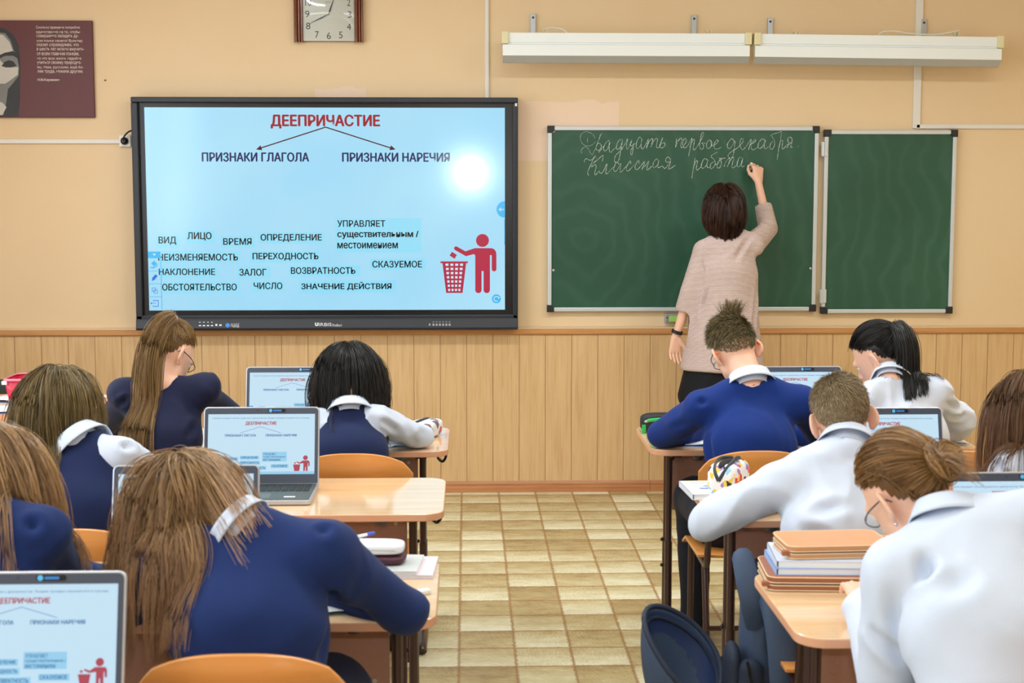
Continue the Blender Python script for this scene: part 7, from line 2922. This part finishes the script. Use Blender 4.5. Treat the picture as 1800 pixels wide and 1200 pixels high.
m.build('zip', M_BLACK, t, smooth=60)

# ---- third left desk
book('pinkish notebook at the bottom of the pile behind the elbow of the long-haired girl', (-0.165, 3.60, DZ), -3, (0.17, 0.185, 0.010), mat('cover_pink', (226, 208, 216), 0.5), 'notebook', 'notebook')
book('grey-white notebook lying on the pinkish one under the white pencil case', (-0.195, 3.595, DZ + 0.010), -5, (0.155, 0.165, 0.009), mat('cover_pale_grey', (196, 202, 204), 0.5), 'notebook', 'notebook')
t = thing('pencil_case', 'dark red pencil case squeezed under the white one on the pile of notebooks', 'pencil case', (-0.215, 3.60, DZ + 0.019), math.radians(-6))
m = MB()
superball(m, (0, 0, 0.012), (0.062, 0.045, 0.012), None, 0.6, 0.5)
m.build('pouch', mat('pouch_maroon', (72, 24, 42), 0.4), t, smooth=180)
t = thing('pencil_case', 'plain white pencil case on top of the pile of notebooks', 'pencil case', (-0.245, 3.605, DZ + 0.043), math.radians(-4))
m = MB()
superball(m, (0, 0, 0.014), (0.088, 0.042, 0.014), None, 0.45, 0.4)
m.build('pouch', mat('pouch_white', (232, 236, 240), 0.5), t, smooth=180)
MB().tube([(-0.07, -0.041, 0.015), (0.07, -0.041, 0.015)], 0.0022, 6).build('zip', mat('zip_grey', (190, 194, 200), 0.4), t)
open_book('open notebook under the arm of the long-haired girl in dark blue', (-0.345, 3.29, DZ), 12, 0.13, 0.19, mat('cover_green_grey', (120, 140, 130), 0.5))
pen('blue and white pen lying on the white pencil case', (-0.30, 3.60, DZ + 0.078), (-0.235, 3.66, DZ + 0.078), (226, 230, 240), 0.004, (70, 90, 200))
tag(MB().box((-0.105, 3.37, DZ + 0.006), (0.035, 0.02, 0.012), rotz(30)).build('eraser', M_WHITE, bevel=0.003), 'small white eraser at the elbow of the long-haired girl', 'eraser')
pen('blue pen standing in the hand of the girl at the picture edge', tuple(at(96, 1012, 3.30)), tuple(at(119, 966, 3.27)), (60, 80, 210))
open_book('open notebook in front of the girl at the picture edge', (-0.95, 3.36, DZ), -4, 0.13, 0.19, mat('cover_grey', (200, 204, 210), 0.5))

# ---- front right desk
t = thing('pencil_case', 'black pencil case with a bright green zip at the corner of the front desk', 'pencil case', (0.775, 5.66, DZ), math.radians(4))
m = MB()
superball(m, (0, 0, 0.037), (0.105, 0.038, 0.037), None, 0.45, 0.45)
pc = m.build('pouch', mat('pouch_black', (22, 28, 32), 0.6), t, smooth=180)
m = MB()
m.tube(smooth_path([(-0.088, -0.030, 0.046), (-0.06, -0.0375, 0.053), (0.06, -0.0375, 0.056), (0.09, -0.028, 0.052)], 5), 0.0065, 8, flat=((0, 1, 0), 0.4))
m.build('zip', mat('zip_green', (44, 190, 92), 0.5), t, smooth=60)
m = MB()
m.box((-0.098, -0.034, 0.018), (0.016, 0.005, 0.032))
m.build('pull_tab', MATS['zip_green'], t, bevel=0.002)
MB().ball((-0.090, -0.036, 0.046), (0.008, 0.004, 0.005), 10, 6).build('slider', M_SCREW, t, smooth=180)
open_book('open notebook under the arm of the boy in the blue jumper', (0.93, 5.40, DZ), -10, 0.12, 0.19, BLUEC)
open_book('open notebook beside the girl with the black ponytail', (1.72, 5.42, DZ), 6, 0.12, 0.19, mat('cover_grey', (200, 204, 210), 0.5))
book('bright red book at the far end of the front desk beside the white blouse', (1.80, 5.68, DZ), 8, (0.15, 0.20, 0.014), mat('cover_red', (222, 70, 60), 0.45))

# ---- second right desk
t = book('white workbook with a blue picture on its cover beside the patterned pencil case', (0.752, 4.50, DZ), 3, (0.155, 0.21, 0.018), mat('cover_white_blue', (222, 228, 242), 0.4), 'workbook')
m = MB()
text_vs = MB()
text_fit(text_vs, 'Русский язык', -0.045, 0.06, 0.055, 0.072, 0)
m.add([(x, z, 0.0183) for x, y, z in text_vs.v], text_vs.f)
rn = random.Random(5)
for i in range(9):
    cx_, cy_ = rn.uniform(-0.03, 0.05), rn.uniform(-0.03, 0.02)
    rx, ry = rn.uniform(0.006, 0.018), rn.uniform(0.004, 0.009)
    m.add([(cx_ + rx * math.cos(a * math.pi / 6), cy_ + ry * math.sin(a * math.pi / 6), 0.0182 + i * 0.00002) for a in range(12)], [tuple(range(12))])
m.build('cover_print', mat('print_blue', (96, 130, 190), 0.5), t)
MB().box((-0.02, 0.092, 0.0182), (0.09, 0.012, 0.0003)).build('cover_stripe', mat('print_yellow', (236, 216, 110), 0.5), t)
t = thing('pencil_case', 'open pencil case with a colourful speckled pattern beside the fair-haired boy', 'pencil case', (0.802, 4.46, DZ), math.radians(-30))
cm = NT('pouch_colour_print')
vv = cm.n('ShaderNodeTexVoronoi')
vv.inputs['Scale'].default_value = 62
cm.link(cm.xyz(), vv.inputs['Vector'])
sc = cm.n('ShaderNodeSeparateColor')
cm.link(vv.outputs['Color'], sc.inputs[0])
rp = cm.ramp(sc.outputs[0], [(0.0, lin((236, 236, 238))), (0.36, lin((244, 206, 60))), (0.52, lin((40, 42, 50))), (0.60, lin((232, 232, 236))), (0.72, lin((150, 206, 230))), (0.80, lin((160, 120, 190))), (0.86, lin((226, 60, 60))), (0.92, lin((240, 240, 240)))])
rp.node.color_ramp.interpolation = 'CONSTANT'
cm.link(rp, cm.b.inputs['Base Color'])
cm.b.inputs['Roughness'].default_value = 0.6
m = MB()
superball(m, (0, 0, 0.055), (0.048, 0.088, 0.055), None, 0.55, 0.5)
m.build('pouch', cm.m, t, smooth=180)
m = MB()
m.ball((0, -0.012, 0.098), (0.022, 0.066, 0.018), 18, 10)
m.build('opening', mat('lining_black', (16, 20, 22), 0.8), t, smooth=180)
m = MB()
m.tube(smooth_path([(0.0, -0.088, 0.06), (0.018, -0.075, 0.095), (0.024, -0.01, 0.117), (0.012, 0.06, 0.107), (0.0, 0.082, 0.08)], 5), 0.006, 6)
m.tube(smooth_path([(0.0, -0.088, 0.06), (-0.018, -0.075, 0.095), (-0.024, -0.01, 0.115), (-0.012, 0.06, 0.107)], 5), 0.006, 6)
m.build('zip', mat('zip_dark', (40, 48, 54), 0.5), t, smooth=60)
open_book('open notebook in front of the fair-haired boy', (1.03, 4.36, DZ), 5, 0.12, 0.19, mat('cover_mint', (150, 180, 190), 0.5))
open_book('open notebook in front of the girl with straight brown hair', (1.62, 4.38, DZ), -5, 0.12, 0.19, BLUEC)

# ---- nearest right desk: leather cases and books in a stack
M_LEA = mat('leather_tan', (206, 150, 106), 0.45, bump=(60, 0.4), tone=(30, 0.08))
M_LEB = mat('leather_brown', (160, 96, 66), 0.5, bump=(60, 0.4), tone=(30, 0.08))
M_CREAM = mat('piping_cream', (232, 206, 168), 0.5)


def leather_case(label, loc, deg, s, main, zipc):
    t = thing('leather_case', label, 'case', loc, math.radians(deg))
    m = MB()
    m.prism(rrect(-s[0] / 2, s[0] / 2, -s[1] / 2, s[1] / 2, 0.02, 5), 0.002, s[2] * 0.42, 'z')
    m.prism(rrect(-s[0] / 2, s[0] / 2, -s[1] / 2, s[1] / 2, 0.02, 5), s[2] * 0.58, s[2], 'z')
    m.build('body', main, t, bevel=0.003)
    o = rrect(-s[0] / 2 + 0.004, s[0] / 2 - 0.004, -s[1] / 2 + 0.004, s[1] / 2 - 0.004, 0.018, 5)
    MB().prism(o, s[2] * 0.40, s[2] * 0.60, 'z').build('zip', zipc, t)
    m = MB()
    for z in (0.003, s[2] * 0.41, s[2] * 0.59, s[2] - 0.002):
        q = rrect(-s[0] / 2 - 0.001, s[0] / 2 + 0.001, -s[1] / 2 - 0.001, s[1] / 2 + 0.001, 0.021, 5)
        m.tube([(x, y, z) for x, y in q] + [(q[0][0], q[0][1], z)], 0.0016, 5)
    m.build('piping', M_CREAM, t, smooth=60)
    m = MB()
    m.box((-s[0] / 2 - 0.004, -s[1] / 2 + 0.012, s[2] * 0.45), (0.02, 0.014, 0.012))
    m.build('zip_tab', M_LEB, t, bevel=0.002)
    return t


leather_case('brown leather case with cream piping, at the bottom of the stack on the nearest desk', (0.845, 3.46, DZ), -4, (0.27, 0.20, 0.036), M_LEB, mat('zip_navy', (52, 50, 62), 0.5))
for i, (dx, dg) in enumerate(((0.0, -3), (0.004, -5))):
    book(('white textbook with a blue spine directly on the brown leather case', 'white textbook with a blue cover edge just under the tan leather case')[i], (0.855 + dx, 3.465, DZ + 0.036 + i * 0.017), dg, (0.255, 0.185, 0.017), mat('cover_sky', (150, 186, 236), 0.4) if i == 0 else mat('cover_pale_blue', (206, 220, 244), 0.4), 'textbook', 'book')
leather_case('tan leather case with cream piping on top of the stack on the nearest desk', (0.875, 3.47, DZ + 0.070), 3, (0.25, 0.155, 0.034), M_LEA, mat('zip_brown', (92, 62, 48), 0.5))
t = MB()
superball(t, (0.872, 3.215, DZ + 0.011), (0.024, 0.03, 0.011), rotz(20), 0.9, 0.7)
t = t.build('tissue', mat('tissue_white', (230, 234, 242), 0.9, bump=(60, 1.0)), smooth=180)
tag(t, 'crumpled white tissue on the nearest desk beside the white sleeve', 'tissue')


# ---- backpack hanging on the hook of the second right desk
def build_backpack():
    NAVY = mat('bag_navy', (60, 78, 106), 0.7, bump=(220, 0.4), tone=(6, 0.12))
    DKN = mat('bag_dark_navy', (34, 45, 66), 0.75, bump=(220, 0.4))
    LIN = mat('bag_lining_blue', (36, 58, 104), 0.6)
    t = thing('backpack', 'open dark blue backpack hanging from the desk beside the aisle', 'backpack', (0.735, 3.86, 0.10))

    def shape(name, prims, m, h=0.010, fold_amp=0.006):
        lo = np.min([p[0][1] for p in prims], axis=0) - 0.05
        hi = np.max([p[0][2] for p in prims], axis=0) + 0.05
        F = Field(lo, hi, h)
        for p, k in prims:
            F.put(p, k)
        return F
    # padded back part, upright and a little bent
    F = shape('back_part', [(trunk((0.055, 0.03, 0.09), (0.050, 0.03, 0.49), (0.062, 0.085), (0.048, 0.060), (1, 0, 0)), 0.03)], NAVY)
    V, Q = F.surface(1)
    V = fold(V, Q, 0.008, 9, (1, 1, 0.8), 2)
    link_mesh('back_part', mesh_np('back_part', V, Q), NAVY, t)
    F = shape('front_pocket', [(trunk((0.020, -0.065, 0.10), (0.012, -0.060, 0.33), (0.045, 0.040), (0.036, 0.030), (1, 0, 0)), 0.03)], DKN)
    V, Q = F.surface(1)
    V = fold(V, Q, 0.006, 11, (1, 1, 0.8), 4)
    link_mesh('front_pocket', mesh_np('front_pocket', V, Q), DKN, t)
    F = shape('side_pocket', [(trunk((-0.030, -0.02, 0.12), (-0.028, -0.02, 0.34), (0.030, 0.07), (0.024, 0.055), (1, 0, 0)), 0.03)], DKN)
    V, Q = F.surface(1)
    link_mesh('side_pocket', mesh_np('side_pocket', V, Q), DKN, t)
    # open front compartment: a deep pouch gaping towards the aisle
    m = MB()
    M0, e1, e2, dn = Vector((-0.155, -0.01, 0.365)), Vector((-0.105, 0.0, 0.085)), Vector((0.02, 0.110, 0.060)), Vector((-0.062, -0.005, -0.20))

    def pouch(u, v, k=1.0):
        a = 2 * math.pi * u
        s = v
        r = (max(0.0, 1 - s ** 2.4)) ** 0.55 * k
        w = 1 + 0.05 * math.sin(3 * a + 1) * (1 - s)
        return tuple(M0 + e1 * (math.cos(a) * r * w) + e2 * (math.sin(a) * r * w) + dn * s + Vector((0.03, 0, 0)) * s)
    m.grid(lambda u, v: pouch(u, v * 0.985), 36, 14, True)
    f = m.build('open_pouch', NAVY, t, smooth=180, solid=0.008)
    m = MB()
    m.grid(lambda u, v: pouch(u, 0.05 + v * 0.90, 0.955), 36, 12, True)
    m.build('lining', LIN, f, smooth=180)
    m = MB()
    m.tube([pouch(i / 36, 0.0) for i in range(37)], 0.0075, 8)
    m.build('rim_piping', DKN, f, smooth=60)
    m = MB()
    m.tube([Vector(pouch(i / 36, 0.12, 0.94)) for i in range(19)], 0.006, 6)
    m.build('zip_tape', DKN, f, smooth=60)
    # padded strap over the hook
    m = MB()
    pts = smooth_path([(0.035, -0.03, 0.44), (0.018, -0.05, 0.50), (0.006, -0.04, 0.56), (0.002, -0.01, 0.605), (0.005, 0.02, 0.608), (0.02, 0.04, 0.56), (0.035, 0.04, 0.49)], 5)
    m.tube(pts, 0.030, 10, flat=((0, 1, 0), 0.25))
    m.build('carry_strap', NAVY, t, smooth=60)
    m = MB()
    pts = smooth_path([(0.070, -0.02, 0.53), (0.078, -0.075, 0.49), (0.088, -0.105, 0.40), (0.096, -0.115, 0.25), (0.095, -0.10, 0.10), (0.08, -0.06, 0.03)], 5)
    m.tube(pts, [0.026, 0.036, 0.040, 0.042, 0.040, 0.034] if len(pts) == 6 else 0.040, 12, flat=((0, 1, 0), 0.42))
    m.build('shoulder_strap', NAVY, t, smooth=60)
    m = MB()
    m.tube(smooth_path([(0.0, -0.09, 0.36), (0.02, -0.10, 0.25), (0.03, -0.095, 0.12)], 5), 0.004, 6)
    m.build('zip', M_BLACK, t, smooth=60)


build_backpack()
